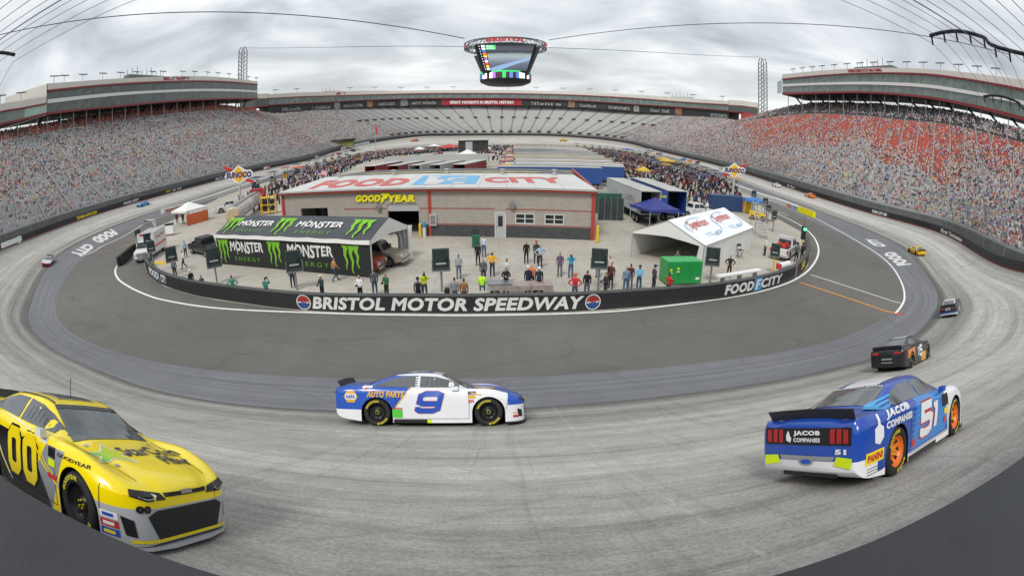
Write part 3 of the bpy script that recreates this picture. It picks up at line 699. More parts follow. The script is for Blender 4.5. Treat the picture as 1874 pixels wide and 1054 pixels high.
# left building: main block
cl = [86, 150, 218, 300, 359, 420, 471]
bl = [(153.7, 165.6, 168.9, 183.2, 190.4, 206.8, 210.9), (149.0, 158.8, 161.8, 176, 182.3, 199.5, 202.8), (144.3, 153.2, 156.3, 169.9, 175.5, 193.4, 196.5), (140.8, 149.2, 151.9, 165.4, 170, 185.7, 188.5), (140.2, 148.1, 150.4, 163.4, 167.9, 181.9, 184.5), (143.3, 149.8, 151.9, 163.9, 167.9, 180, 182.5), (149.9, 154.7, 156.5, 166.5, 169.9, 179.2, 181.7)]
def make_suite(name, cols, plan, bands, label, gl, wings=()):
    th, L_ = suites(name, cols, plan, bands, label, 'suite building', 18)
    slab('parapet', L_[0], L_[1], .25, m_panel, th); slab('red_trim', L_[1], L_[2], .55, m_trim, th)
    strip('upper_glass', L_[2], L_[3], gl, th); slab('white_band', L_[3], L_[4], .35, m_band, th); strip('lower_glass', L_[4], L_[5], gl, th); slab('lower_trim', L_[5], L_[6], .5, m_trim, th)
    top = shifted(L_[0], 17); bot = shifted(L_[6], 17, lambda q: q.z)
    MB().grid([L_[0], top], 0, False).grid([top, bot], 0, False).build('roof', m_panel, th)
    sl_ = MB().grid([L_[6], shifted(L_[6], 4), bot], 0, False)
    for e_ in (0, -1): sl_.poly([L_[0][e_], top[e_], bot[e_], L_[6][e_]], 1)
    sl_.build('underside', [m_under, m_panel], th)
    return th, L_
thl, LL = make_suite('suite_building', cl, [dict(x=-126)]*7, bl, 'two storey suite building with red trim above the left grandstand', m_gl)
clw = [-25, 0, 40, 84]
blw = [(199, 216, 219.5, 236, 240.5), (191, 204.2, 207.2, 226.5, 230.6), (184.5, 197.4, 200.2, 217.5, 221.3), (177.5, 189.3, 192, 206.6, 210.8)]
thw, LW = suites('suite_building', clw, [dict(x=-124)]*4, blw, 'lower single storey suite wing at the far left edge', 'suite building', 18)
slab('parapet', LW[0], LW[1], .25, m_panel, thw); slab('red_trim', LW[1], LW[2], .5, m_trim, thw); k_ = int(len(LW[2])*.70)
strip('glass', LW[2][:k_+1], LW[3][:k_+1], m_gr, thw); strip('bright_glass', LW[2][k_:], LW[3][k_:], m_glight, thw); slab('lower_trim', LW[3], LW[4], .5, m_trim, thw)
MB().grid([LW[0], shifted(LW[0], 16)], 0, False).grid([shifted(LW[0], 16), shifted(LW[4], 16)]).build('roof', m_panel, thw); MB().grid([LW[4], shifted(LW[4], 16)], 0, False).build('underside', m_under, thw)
labelled(lights([106, 124, 158, 194, 226, 255, 284, 303, 338, 360, 383, 402, 422, 440, 457, 472], LL[0], .9, 'left suite roof'), 'tall left suite building')
labelled(lights([10, 47], LW[0], .9, 'low left wing'), 'low left wing')
# right building
cr = [1432, 1500, 1590.5, 1693, 1760, 1826, 1885]
br_ = [(137, 144.9, 147.3, 155, 159.3, 170.3, 174.2), (130.3, 138.3, 140.3, 152.2, 156.3, 168.7, 172.1), (125, 133.7, 135.8, 150.6, 155.7, 168.5, 171.6), (126.8, 135.2, 138.3, 155, 160.9, 176.2, 180.6), (132.4, 143, 146.2, 164.6, 171, 187.7, 193), (140.4, 153.7, 157.5, 176.2, 182.4, 202.4, 208.8), (149.5, 165.5, 170, 188.5, 195.5, 218, 225.5)]
thr, LR = make_suite('suite_building', cr, [dict(x=126)]*7, br_, 'two storey suite building with green tinted glass above the right grandstand', m_gr)
strip('end_glass', [LR[2][0]+V((-.2, .3, 0)), LR[2][0]+V((2, 8, 0))], [LR[5][0]+V((-.2, .3, 0)), LR[5][0]+V((2, 8, 0))], m_glight, thr)
labelled(lights([1448, 1465, 1483, 1501, 1523, 1546, 1570, 1595, 1625, 1655, 1685, 1716, 1749, 1783, 1817], LR[0], .9, 'right suite roof'), 'right suite building')
# far building round the turn
cf = [492, 554, 606, 674, 747, 850, 920, 1028, 1156, 1256, 1333]
yf = [268, 294, 314, 337, 352, 360, 360, 354, 328, 296, 264]
bf = [(173, 180.3, 181.6, 192.4, 194), (169.7, 176.8, 178.2, 189, 190.6), (168.5, 175.3, 176.6, 186.4, 188), (166.5, 173.4, 174.6, 183.0, 184.4), (166.6, 171.6, 172.8, 180.8, 182), (165.6, 170.7, 171.9, 180.0, 181.2), (165.2, 170.9, 172.1, 180.0, 181.2), (168.1, 173.2, 174.4, 182.8, 184.1), (173.3, 179.3, 180.7, 190.4, 191.8), (180.2, 187, 188.5, 196.8, 198.3), (185.2, 191.6, 193.2, 203, 204.5)]
thf, LF = suites('suite_building', cf, [dict(y=v) for v in yf], bf, 'long low suite building curving round the far turn above black banners', 'suite building', 18)
slab('parapet', LF[0], LF[1], .3, m_panel, thf); slab('red_trim', LF[1], LF[2], .6, m_trim, thf); strip('glass', LF[2], LF[3], m_gr, thf); slab('lower_trim', LF[3], LF[4], .6, m_trim, thf)
MB().grid([LF[0], shifted(LF[0], 15)], 0, False).grid([shifted(LF[0], 15), shifted(LF[0], 15, lambda q: 5)], 0, False).build('roof', m_panel, thf)
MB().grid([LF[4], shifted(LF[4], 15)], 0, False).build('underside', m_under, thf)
for nm, px, L0, dx in (('end_pavilion', 492, LF, -1), ('end_pavilion', 1333, LF, 1)):     # angled glass prows at both ends
    a = L0[0][0 if dx < 0 else -1]; b_ = L0[4][0 if dx < 0 else -1]; c_ = outof(a, 1.)
    s_ = V((-c_.y, c_.x, 0)) if dx < 0 else V((c_.y, -c_.x, 0))
    s_ = s_ if (s_.x*dx) > 0 else -s_
    mb = MB(); w_ = 17
    q = [a, a+s_*w_*.6-c_*1., a+s_*w_+c_*6, a+c_*12]
    zt, zb = a.z+.6, b_.z-.3
    up = [V((p.x, p.y, zt)) for p in q]; u2 = [V((p.x, p.y, zt-2.9)) for p in q]; lo = [V((p.x, p.y, zb)) for p in q]
    mb.grid([up, u2], 0, False).poly(up, 0); mb.grid([u2, [p-V((0, 0, .5)) for p in u2]], 1, False); mb.grid([[p-V((0, 0, .5)) for p in u2], [p+V((0, 0, .6)) for p in lo]], 2, False); mb.grid([[p+V((0, 0, .6)) for p in lo], lo], 1, False).poly(lo, 1)
    mb.build(nm, [m_panel, m_trim, m_gr], thf)
    m2 = MB(); e1 = lo[1]+c_*3
    m2.box(e1+s_*2+V((0, 0, -4)), (7, 5, 8.5), 0, rz=math.atan2(s_.y, s_.x)); m2.build('red_pillar', mat('red_metal_panel', (.42, .06, .06), .5, var=.06), thf)
labelled(lights([505, 544, 641, 686, 734, 782, 830, 930, 981, 1030, 1079, 1126, 1173, 1220, 1267, 1320], LF[0], 1.0, 'far suite roof'), 'far suite building')
# banner band under the far building
mb = MB(); BT = shifted(LF[4], .6, lambda q: q.z-.05); BB = [V((q.x, q.y, q.z-4.9)) for q in BT]
bs = MB().grid([BT, BB], 0, False); ban = bs.build('banner_wall', mat('banner_black', (.03, .034, .034), .6, var=.3, scale=.15), None, label='black banner wall with racing pictures and lettering below the far suites', cat='banner')
BC = Curve(BB)
def bsign(p0, p1, s, fg, bgc=None, z0=.8, z1=3.8, **k):
    fn = wall_fn(BC, (p0, 190), (p1, 190), z0, z1, .12); f2 = wall_fn(BC, (p0, 190), (p1, 190), z0, z1, .2); f2r = f2
    mb = MB()
    if bgc: patch(mb, wall_fn(BC, (p0, 190), (p1, 190), .1, 4.7, .12), 0, 1, 0, 1, 0, 10, 1)
    if s: put_text(mb, s, lambda u, v: f2(.04+.92*u, v), 1, du=.1, **k)
    mb.build('banner', [bgc or m_blk, fg], ban)
# ---------------- infield wall ----------------
IW = [(258, 452), (262, 470), (268, 495), (280, 509), (300, 522), (340, 536), (400, 548), (560, 568), (760, 573), (914, 573), (1100, 567), (1330, 545), (1440, 517), (1474, 490), (1481, 468), (1477, 449)]
iw = catmull([P(a, b, z=0) for a, b in IW], 10); IWC = Curve(iw)
def offs(pts, d):
    o_ = []
    for i, q in enumerate(pts):
        t_ = pts[min(i+1, len(pts)-1)]-pts[max(i-1, 0)]; t_.z = 0; t_.normalize(); o_.append(q+V((-t_.y, t_.x, 0))*d)
    return o_
ii = offs(iw, .42); HW = 1.12
mb = MB(); mb.grid([iw, [p+V((0, 0, HW-.05)) for p in iw]], 0); mb.grid([[p+V((0, 0, HW-.05)) for p in iw], [p.lerp(q, .12)+V((0, 0, HW)) for p, q in zip(iw, ii)], [p.lerp(q, .88)+V((0, 0, HW)) for p, q in zip(iw, ii)], [q+V((0, 0, HW-.05)) for q in ii]], 1); mb.grid([[q+V((0, 0, HW-.05)) for q in ii], ii], 0)
mb.poly([iw[0], ii[0], ii[0]+V((0, 0, HW-.05)), iw[0]+V((0, 0, HW-.05))]).poly([iw[-1], ii[-1], ii[-1]+V((0, 0, HW-.05)), iw[-1]+V((0, 0, HW-.05))])
iwall = mb.build('infield_wall', [m_wall, mat('iwall_top', (.06, .06, .062), .6, var=.2)], label='low black concrete wall with white speedway lettering curving round the near infield', cat='wall')
def isign(name, p0, p1, z0, z1, s=None, fg=m_wht, pat=None, mats=None, **k):
    fn = wall_fn(IWC, p0, p1, z0, z1, .012); mb = MB()
    if s: put_text(mb, s, fn, 0, du=.06, **k)
    if pat: pat(mb, fn)
    mb.build(name, mats or [fg], iwall)
m_let = mat('wall_lettering', 'dcdcd8', .6, var=.04)
mb = MB(); put_text(mb, 'BRISTOL MOTOR SPEEDWAY', wall_fn(IWC, (573, 569), (1068, 568), .15, .97, .012), 0, du=.04, bold=.04, shear=.2)
mb.build('lettering', m_let, iwall)
m_lred = mat('logo_red', 'c23a34', .6, var=.03); m_lblue = mat('logo_blue', '3560a0', .6, var=.03)
def logo(mb, f):
    c = (.5, .5); ring(mb, f, c, .44, .5, 1, 28, 0)
    for k in range(7): ring(mb, f, c, .2, .42, 1, 4, 1, 8+k*24, 8+k*24+16)
    for k in range(7): ring(mb, f, c, .2, .42, 1, 4, 2, 188+k*24, 188+k*24+16)
    ring(mb, f, c, 0, .17, 1, 10, 1, 0, 180); ring(mb, f, c, 0, .17, 1, 10, 2, 180, 360)
    shape(mb, f, [(.06, .47), (.25, .44), (.94, .47), (.9, .53), (.6, .56), (.5, .53), (.1, .53)], 0)
isign('emblem', (545, 568), (571, 569), .04, 1.04, pat=logo, mats=[m_let, m_lred, m_lblue]); isign('emblem', (1070, 568), (1098, 567), .04, 1.04, pat=logo, mats=[m_let, m_lred, m_lblue])
m_lb = mat('emblem_blue', '4a90c8', .6, var=.03)
for (a, b_, c_, d_) in ((274, 292, 296, 309), (1331, 1380, 1393, 1426)):
    isign('lettering', (a, 500), (b_, 520), .22, .95, 'FOOD', m_let, bold=.05, shear=.1); isign('lettering', (c_, 520), (d_, 540), .22, .95, 'CITY', m_let, bold=.04, shear=.1)
    isign('emblem', (b_+.5, 520), (c_-.5, 530), .12, 1.06, pat=lambda mb, f: (shape(mb, f, [(0, 0), (1, 0), (1, 1), (0, 1)], 0), shape(mb, lambda u, v: f(u, v)+V((0, -.006, 0)), [(.2, .1), (.45, .1), (.5, .4), (.8, .45), (.8, .55), (.52, .55), (.55, .72), (.95, .8), (.9, .9), (.3, .9)], 1)), mats=[m_lb, m_let])
isign('stripe_mark', (1454, 508), (1457, 506), 0.02, 1.1, pat=lambda mb, f: shape(mb, f, [(0, 0), (1, 0), (1, 1), (0, 1)], 0), mats=[mat('faded_pink', '9a7a80', .7)])
isign('sponsor_mark', (1466, 497), (1472, 490), .3, 1.0, '50', m_yel, bold=.05)

# ---------------- low garage building ----------------
def flat(v, z=0): return V((v.x, v.y, z))
bR = P(1084.4, 440, z=0); bM = P(787.3, 432, z=0); dW = (bM-bR).normalized()
def on_wall(px, py, A, d):
    n_ = V((-d.y, d.x, 0)); r_ = ray(px, py); o_ = V((0, 0, HC)); t_ = (A-o_).dot(n_)/r_.dot(n_); return o_+r_*t_
bL = flat(on_wall(519, 385, bR, dW)); LB = (bL-bR).length
EZ = (on_wall(1087.5, 354, bR, dW).z+on_wall(786, 347, bR, dW).z)/2
dX = -dW; nB = V((dX.y, -dX.x, 0))            # dX: left->right along the front, nB: towards the camera
if nB.y > 0: nB = -nB
bdg = thing('garage_building', 'long low block garage with red corner trim and big letters across its white roof', 'building', bL, math.atan2(dX.y, dX.x))
Mi = bdg.matrix_basis.inverted() if False else (Matrix.Translation(bL) @ Matrix.Rotation(math.atan2(dX.y, dX.x), 4, 'Z')).inverted()
def bu(px, py):     # pixel on the facade -> local (x, z)
    q = Mi @ on_wall(px, py, bR, dW); return q.x, q.z
DEP = 27.
m_block = mat('tan_block', (.37, .335, .29), .85, var=.05, scale=.6); m_dblock = mat('dark_block', (.055, .057, .06), .85, var=.25, scale=2); m_bred = mat('building_red', (.38, .045, .03), .5, var=.1); m_bred2 = mat('muted_red_band', (.28, .12, .10), .8, var=.1)
def brickify(m, sx_, sy_, dark):
    t = m.node_tree; b = t.nodes['Principled BSDF']; src = b.inputs['Base Color'].links[0].from_socket; o_ = t.nodes.new('ShaderNodeTexCoord')
    s_ = t.nodes.new('ShaderNodeSeparateXYZ'); t.links.new(o_.outputs['Object'], s_.inputs[0]); c_ = t.nodes.new('ShaderNodeCombineXYZ'); t.links.new(s_.outputs[0], c_.inputs[0]); t.links.new(s_.outputs[2], c_.inputs[1])
    br = t.nodes.new('ShaderNodeTexBrick'); br.inputs['Scale'].default_value = 1; br.inputs['Brick Width'].default_value = sx_; br.inputs['Row Height'].default_value = sy_; br.inputs['Mortar Size'].default_value = .018
    br.inputs['Color1'].default_value = (1, 1, 1, 1); br.inputs['Color2'].default_value = (.86, .86, .86, 1); br.inputs['Mortar'].default_value = (dark, dark, dark, 1); t.links.new(c_.outputs[0], br.inputs['Vector'])
    t.links.new(mixc(t, .9, src, br.outputs[0], 'MULTIPLY'), b.inputs['Base Color'])
brickify(m_block, .4, .2, .84); brickify(m_dblock, .4, .2, 1.5)
# openings: (x0,x1,z0,z1)
def rect(x0, x1, y0, y1):
    a = bu(x0, (y0+y1)/2)[0]; b_ = bu(x1, (y0+y1)/2)[0]; t_ = bu((x0+x1)/2, y0)[1]; u_ = bu((x0+x1)/2, y1)[1]; return a, b_, max(0, u_), t_
oBay = rect(710, 767, 373.5, 431); oBay = (oBay[0], oBay[1], 0, oBay[3]); oDoor = rect(905.8, 925.5, 389, 434); oDoor = (oDoor[0], oDoor[1], 0, oDoor[3])
oW1 = rect(943, 978, 391, 410); oW2 = rect(996.7, 1032, 392.6, 411.3); oL = rect(551, 600, 381, 398); oL = (oL[0], oL[1], 0, oL[3])
zB = bu(950, 413.7)[1]; z1 = bu(900, 384)[1]; ops = [oL, oBay, oDoor, oW1, oW2]
xs = sorted({0, LB}|{v for o_ in ops for v in o_[:2]}); zs = sorted({0, EZ, zB}|{v for o_ in ops for v in o_[2:]})
mb = MB()
for xa, xb in zip(xs, xs[1:]):
    for za, zb in zip(zs, zs[1:]):
        cx_, cz_ = (xa+xb)/2, (za+zb)/2
        if any(o_[0] < cx_ < o_[1] and o_[2] < cz_ < o_[3] for o_ in ops): continue
        mb.add([(xa, 0, za), (xb, 0, za), (xb, 0, zb), (xa, 0, zb)], [(0, 1, 2, 3)], 1 if cz_ < zB and cx_ > bu(787, 425)[0] else 0)
for a, b_, c_, d_ in ops: mb.add([(a, 0, c_), (b_, 0, c_), (b_, 0, d_), (a, 0, d_), (a, .35, c_), (b_, .35, c_), (b_, .35, d_), (a, .35, d_)], [(0, 4, 5, 1), (1, 5, 6, 2), (2, 6, 7, 3), (3, 7, 4, 0)], 0)
mb.add([(0, 0, 0), (1.7, DEP, 0), (1.7, DEP, EZ), (0, 0, EZ)], [(0, 1, 2, 3)], 0); mb.add([(LB, 0, 0), (LB-1.7, DEP, 0), (LB-1.7, DEP, EZ), (LB, 0, EZ)], [(0, 1, 2, 3)], 0); mb.add([(1.7, DEP, 0), (LB-1.7, DEP, 0), (LB-1.7, DEP, EZ), (1.7, DEP, EZ)], [(0, 1, 2, 3)], 0)
mb.build('wall', [m_block, m_dblock], bdg)
mb = MB(); xm = bu(787, 400)[0]
mb.b2((-.15, -.12, 0), (.2, .0, EZ)).b2((LB-.22, -.12, 0), (LB+.15, 0, EZ)).b2((xm-.14, -.1, 0), (xm+.14, 0, EZ)); mb.b2((-.35, -.4, EZ-.05), (LB+.35, .0, EZ+.28))
for sx_ in (0, 1):
    xa, xb = (LB+.35, LB-1.6) if sx_ else (-.35, 1.6)
    mb.prism([(xa, 0, EZ-.05), (xb, 26, EZ-.05), (xb, 26, EZ+.28), (xa, 0, EZ+.28)], (-.3 if sx_ else .3, 0, 0))
mb.build('trim', m_bred, bdg)
for za in (z1, zB-.02):
    for a, b_ in [(xm+.14, oDoor[0]-.05), (oDoor[1]+.05, LB-.22)]: MB().b2((a, -.004, za), (b_, .0, za+.16)).build('stripe', m_bred2, bdg)
for a, b_ in ((oBay[1]+.1, xm-.14), (bu(630, 390)[0], oBay[0]-.1)): MB().b2((a, -.004, z1), (b_, 0, z1+.16)).build('stripe', m_bred2, bdg)
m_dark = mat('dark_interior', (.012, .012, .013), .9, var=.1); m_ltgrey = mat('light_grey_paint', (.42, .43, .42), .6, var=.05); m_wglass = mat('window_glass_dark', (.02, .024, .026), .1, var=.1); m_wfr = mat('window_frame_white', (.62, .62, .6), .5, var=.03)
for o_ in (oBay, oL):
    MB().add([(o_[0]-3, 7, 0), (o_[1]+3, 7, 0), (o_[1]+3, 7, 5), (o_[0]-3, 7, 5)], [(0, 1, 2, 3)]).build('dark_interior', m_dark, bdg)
dr = MB().b2((oBay[0], .1, oBay[3]-.75), (oBay[1], .2, oBay[3]))
for k in range(1, 4): dr.b2((oBay[0], .08, oBay[3]-.75+k*.19), (oBay[1], .1, oBay[3]-.74+k*.19))
dr.build('roller_shutter', m_ltgrey, bdg)
d_ = MB().b2((oDoor[0]+.06, .03, 0), (oDoor[1]-.06, .09, oDoor[3]-.06)).build('door', m_ltgrey, bdg)
MB().b2((oDoor[0]+.3, .015, 1.1), (oDoor[1]-.3, .029, oDoor[3]-.35)).build('window', m_wglass, d_); MB().b2((oDoor[0]+.12, -.02, 1.0), (oDoor[0]+.2, .03, 1.12)).build('handle', m_post, d_)
MB().b2((oDoor[0]-.02, -.01, 0), (oDoor[0]+.06, .05, oDoor[3])).b2((oDoor[1]-.06, -.01, 0), (oDoor[1]+.02, .05, oDoor[3])).b2((oDoor[0], -.01, oDoor[3]-.06), (oDoor[1], .05, oDoor[3]+.04)).build('door_frame', m_wfr, bdg)
for o_ in (oW1, oW2):
    w = MB().b2((o_[0]+.05, .1, o_[2]+.05), (o_[1]-.05, .13, o_[3]-.05)).build('window', m_wglass, bdg)
    f = MB(); mx_, mz_ = (o_[0]+o_[1])/2, (o_[2]+o_[3])/2
    f.b2((o_[0], .0, o_[2]), (o_[0]+.08, .09, o_[3])).b2((o_[1]-.08, .0, o_[2]), (o_[1], .09, o_[3])).b2((o_[0]+.08, .0, o_[2]), (o_[1]-.08, .09, o_[2]+.08)).b2((o_[0]+.08, 0, o_[3]-.08), (o_[1]-.08, .09, o_[3])).b2((mx_-.05, .02, o_[2]+.08), (mx_+.05, .09, o_[3]-.08)).b2((o_[0]+.08, .03, mz_-.03), (mx_-.05, .09, mz_+.03)).b2((mx_+.05, .03, mz_-.03), (o_[1]-.08, .09, mz_+.03))
    f.build('frame', m_wfr, w)
# roof
q1 = Mi @ P(1052, 320, z=EZ+1.0); RZ = EZ+1.0; d1 = q1.y; q2 = Mi @ P(1040, 309.5, z=RZ-.2); d2 = q2.y
m_rwhite = mat('roof_white', (.56, .56, .54), .6, var=.07, scale=.4); m_rgrey = mat('roof_grey', (.12, .12, .118), .7, var=.2, scale=.3); m_rred = mat('roof_lettering_red', (.52, .13, .115), .6, var=.15, scale=2); m_rblue = mat('roof_blue', (.16, .40, .62), .6, var=.1); m_ryel = mat('roof_faded_yellow', (.42, .36, .16), .7, var=.3, scale=1)
y0 = -.35
def rf(x, y): return V((x, y, EZ+.3+(RZ-EZ-.3)*min(1, max(0, (y-y0)/(d1-y0)))))
MB().grid([[rf(-.3, y0), rf(LB+.3, y0)], [rf(-.3+2.2, d1), rf(LB+.3-2.2, d1)]], 0, False).add([rf(-.3, y0), rf(1.9, d1), (1.9, d1, EZ), (-.3, y0, EZ)], [(0, 1, 2, 3)], 1).add([rf(LB+.3, y0), rf(LB-1.9, d1), (LB-1.9, d1, EZ), (LB+.3, y0, EZ)], [(0, 1, 2, 3)], 1).build('roof', [m_rwhite, m_rgrey], bdg)
MB().grid([[(1.9, d1, RZ-.01), (LB-1.9, d1, RZ-.01)], [(4, d2, RZ-.3), (LB-4, d2, RZ-.3)]], 0, False).grid([[(4, d2, RZ-.3), (LB-4, d2, RZ-.3)], [(4, d2+8, EZ-1.5), (LB-4, d2+8, EZ-1.5)]], 0, False).build('rear_roof', m_rgrey, bdg)
for k_ in range(1, 12): x_ = LB*k_/12; x2_ = 1.9+(LB-3.8)*k_/12; MB().add([rf(x_-.03, y0)+V((0, 0, .012)), rf(x_+.03, y0)+V((0, 0, .012)), rf(x2_+.03, d1)+V((0, 0, .012)), rf(x2_-.03, d1)+V((0, 0, .012))], [(0, 1, 2, 3)]).build('roof_seam', mat('seam_grey', (.40, .40, .39), .6, var=0), bdg)
for x_, y_ in ((.12, .9), (.33, .93), (.52, .95), (.71, .9), (.88, .93)): q_ = rf(LB*x_, d1*y_); MB().cyl(q_, q_+V((0, 0, .5)), .18, 10).cyl(q_+V((0, 0, .5)), q_+V((0, 0, .62)), .3, 10).build('roof_vent', m_ltgrey, bdg)
gt = MB().b2((-.3, -.52, EZ+.16), (LB+.3, -.402, EZ+.27)).build('gutter', m_ltgrey, bdg)
def roofpx(px, py):
    r_ = Mi.to_3x3() @ ray(px, py); o_ = Mi @ V((0, 0, HC))
    k = (RZ-EZ-.3)/(d1-y0); t_ = (EZ+.3+k*(o_.y-y0)-o_.z)/(r_.z-k*r_.y); q = o_+r_*t_; q.z += .02; return q
def roofquad(bl, br, tr, tl, up=0):
    a, b_, c_, d_ = [roofpx(*p) for p in (bl, br, tr, tl)]; f = quad_fn(a, b_, c_, d_); return lambda u, v: f(u, v)+V((0, 0, up))
put_text(MB(), 'FOOD', roofquad((562, 347), (738, 340), (758, 326), (598, 331)), 0, bold=.06).build('roof_lettering', m_rred, bdg); put_text(MB(), 'CITY', roofquad((888, 335), (1038, 336), (1022, 325), (884, 325)), 0, bold=.06).build('roof_lettering', m_rred, bdg)
mb = MB(); patch(mb, roofquad((752, 339), (870, 337), (880, 322), (775, 322)), 0, 1, 0, 1, 0); fq = roofquad((752, 339), (870, 337), (880, 322), (775, 322), .02)
shape(mb, fq, [(.2, 0), (.42, 0), (.5, .42), (.3, .6), (.36, .9), (.12, .95)], 1); ring(mb, fq, (.68, .5), .1, .17, 1.2, 18, 1, 40, 320); shape(mb, fq, [(.62, .0), (.8, .0), (.86, .15), (.66, .2)], 1); shape(mb, fq, [(.5, .62), (.8, .68), (.8, .78), (.5, .72)], 1)
mb.build('roof_emblem', [m_rblue, m_rwhite], bdg)
mb = MB()
for k in range(9):
    x_ = 6+k*(LB-12)/9; mb.add([(x_, d1+1.0, RZ+.02), (x_+2.2, d1+.9, RZ+.02), (x_+3.0, d1+2.6, RZ), (x_+.9, d1+2.8, RZ)], [(0, 1, 2, 3)])
mb.build('rear_roof_lettering', m_ryel, bdg)
# yellow raised lettering over the bay with the winged foot between the words
lw = thing('raised_lettering', 'bright yellow raised letters on the garage wall over the open bay', 'sign', bL+dX*bu(651, 363)[0]-V((0, 0, 0)), math.atan2(dX.y, dX.x))
x0_ = bu(651, 363)[0]; m_gy = mat('letter_yellow', 'e6dc18', .4, var=.03)
def seg_text(s, p0, p1):
    a, b_ = bu(p0, 364)[0]-x0_, bu(p1, 364)[0]-x0_; t_, u_ = bu((p0+p1)/2, 356.5)[1], bu((p0+p1)/2, 369.5)[1]
    mb = MB()
    for dy in (-.16, -.12, -.08, -.04): put_text(mb, s, lambda u, v: V((a+(b_-a)*u, dy, u_+(t_-u_)*v)), 0, bold=.06, shear=.15)
    return mb
seg_text('GOOD', 652, 697).build('letters', m_gy, lw); seg_text('YEAR', 711, 760).build('letters', m_gy, lw)
a_, b_ = bu(694, 364)[0]-x0_, bu(716, 364)[0]-x0_; t_, u_ = bu(705, 353)[1], bu(705, 371)[1]
MB().prism([(a_+(b_-a_)*u, -.17, u_+(t_-u_)*v) for u, v in ((.15, 0), (.35, .05), (.45, .35), (.75, .5), (.7, .62), (1, .75), (.85, .82), (1, .98), (.35, 1), (.1, .8), (.4, .72), (.2, .4))], (0, .13, 0)).build('winged_foot', m_gy, lw)
# small fittings
for px, py in ((938, 377), (694, 380)):
    x_, z_ = bu(px, py); w = thing('wall_lamp' if px > 900 else 'vent_hood', 'round grey lamp on the garage wall above the windows' if px > 900 else 'small grey vent box on the garage wall left of the bay', 'lamp' if px > 900 else 'vent', bL+dX*x_+nB*.02+V((0, 0, z_)), math.atan2(dX.y, dX.x))
    MB().cyl((0, 0, 0), (0, -.32, -.05), .34, 14, r2=.24).build('housing', m_post, w); MB().box((0, -.05, .38), (.2, .12, .2)).build('bracket', m_post, w)
x_, z_ = bu(793, 402); e_ = thing('meter_box', 'grey electrical box on the garage wall right of the bay', 'box', bL+dX*x_+V((0, 0, z_)), math.atan2(dX.y, dX.x))
MB().box((0, -.1, 0), (.75, .2, 1.2)).build('cabinet', m_ltgrey, e_); MB().box((0, -.215, 0), (.5, .03, .85)).build('cover', m_post, e_)
m_ybol = mat('bollard_yellow', 'e0b81c', .5, var=.1)
def bollard(px, py, top, label, h=None):
    q = P(px, py, z=0); h = h or (P(px, top, y=q.y).z); o_ = thing('bollard', label, 'bollard', q, group='yellow bollards'); MB().cyl((0, 0, 0), (0, 0, h-.1), .14, 12).ball((0, 0, h-.1), .14, 12).build('post', m_ybol, o_); MB().cyl((0, 0, 0), (0, 0, .04), .22, 12).build('base', m_post, o_)
bollard(769.5, 435, 409.5, 'yellow bollard beside the open garage bay'); bollard(1093, 444, 413, 'yellow bollard at the right corner of the garage')
wc = thing('water_cooler', 'small blue and white cooler between the yellow bollard and the red post', 'cooler', P(777, 434, z=0)); MB().cyl((0, 0, 0), (0, 0, 1.0), .2, 10).build('stand', m_wfr, wc); MB().cyl((0, 0, 1.0), (0, 0, 1.45), .19, 10).ball((0, 0, 1.45), .19, 10, sc_=(1, 1, .5)).build('bottle', m_blue, wc)
# wheeled bin
q = P(871, 453, z=0); bn = thing('wheeled_bin', 'dark green wheeled bin with its black lid open in front of the garage', 'bin', q, .15)
m_bin = mat('bin_green', (.02, .12, .07), .5); MB().box((0, 0, .62), (.62, .7, 1.05), tp=1.12).build('body', m_bin, bn); MB().box((.0, .5, 1.3), (.66, .1, .6), M=Matrix.Rotation(-.3, 3, 'X')).build('lid', m_blk, bn)
for s_ in (-1, 1): MB().cyl((s_*.27, .3, .12), (s_*.34, .3, .12), .12, 12).build('wheel', m_blk, bn)
def frame_of(A, B_):       # local frame: x from A to B on the ground
    d = (B_-A).normalized(); return Matrix.Translation(A) @ Matrix.Rotation(math.atan2(d.y, d.x), 4, 'Z')
def claw(mb, f, c, w, h, mi, seed=0):       # three ragged scratch strokes forming the green emblem
    r_ = random.Random(seed)
    for k, (dx, l) in enumerate(((-.36, .86), (0, 1.), (.34, .8))):
        x0 = c[0]+dx*w; L_ = []; R_ = []
        for j in range(8):
            v = c[1]+h/2-h*l*j/7; wd_ = w*.12*(1.15 if j < 2 else (1-.11*j)); xx = x0+w*(.05*math.sin(j*1.7+k)+.10*(j/7)) 
            L_.append((xx-wd_*(1.5 if j == 0 else 1), v)); R_.append((xx+wd_, v))
        for j in range(7): mb.add([f(*L_[j]), f(*R_[j]), f(*R_[j+1]), f(*L_[j+1])], [(0, 1, 2, 3)], mi)
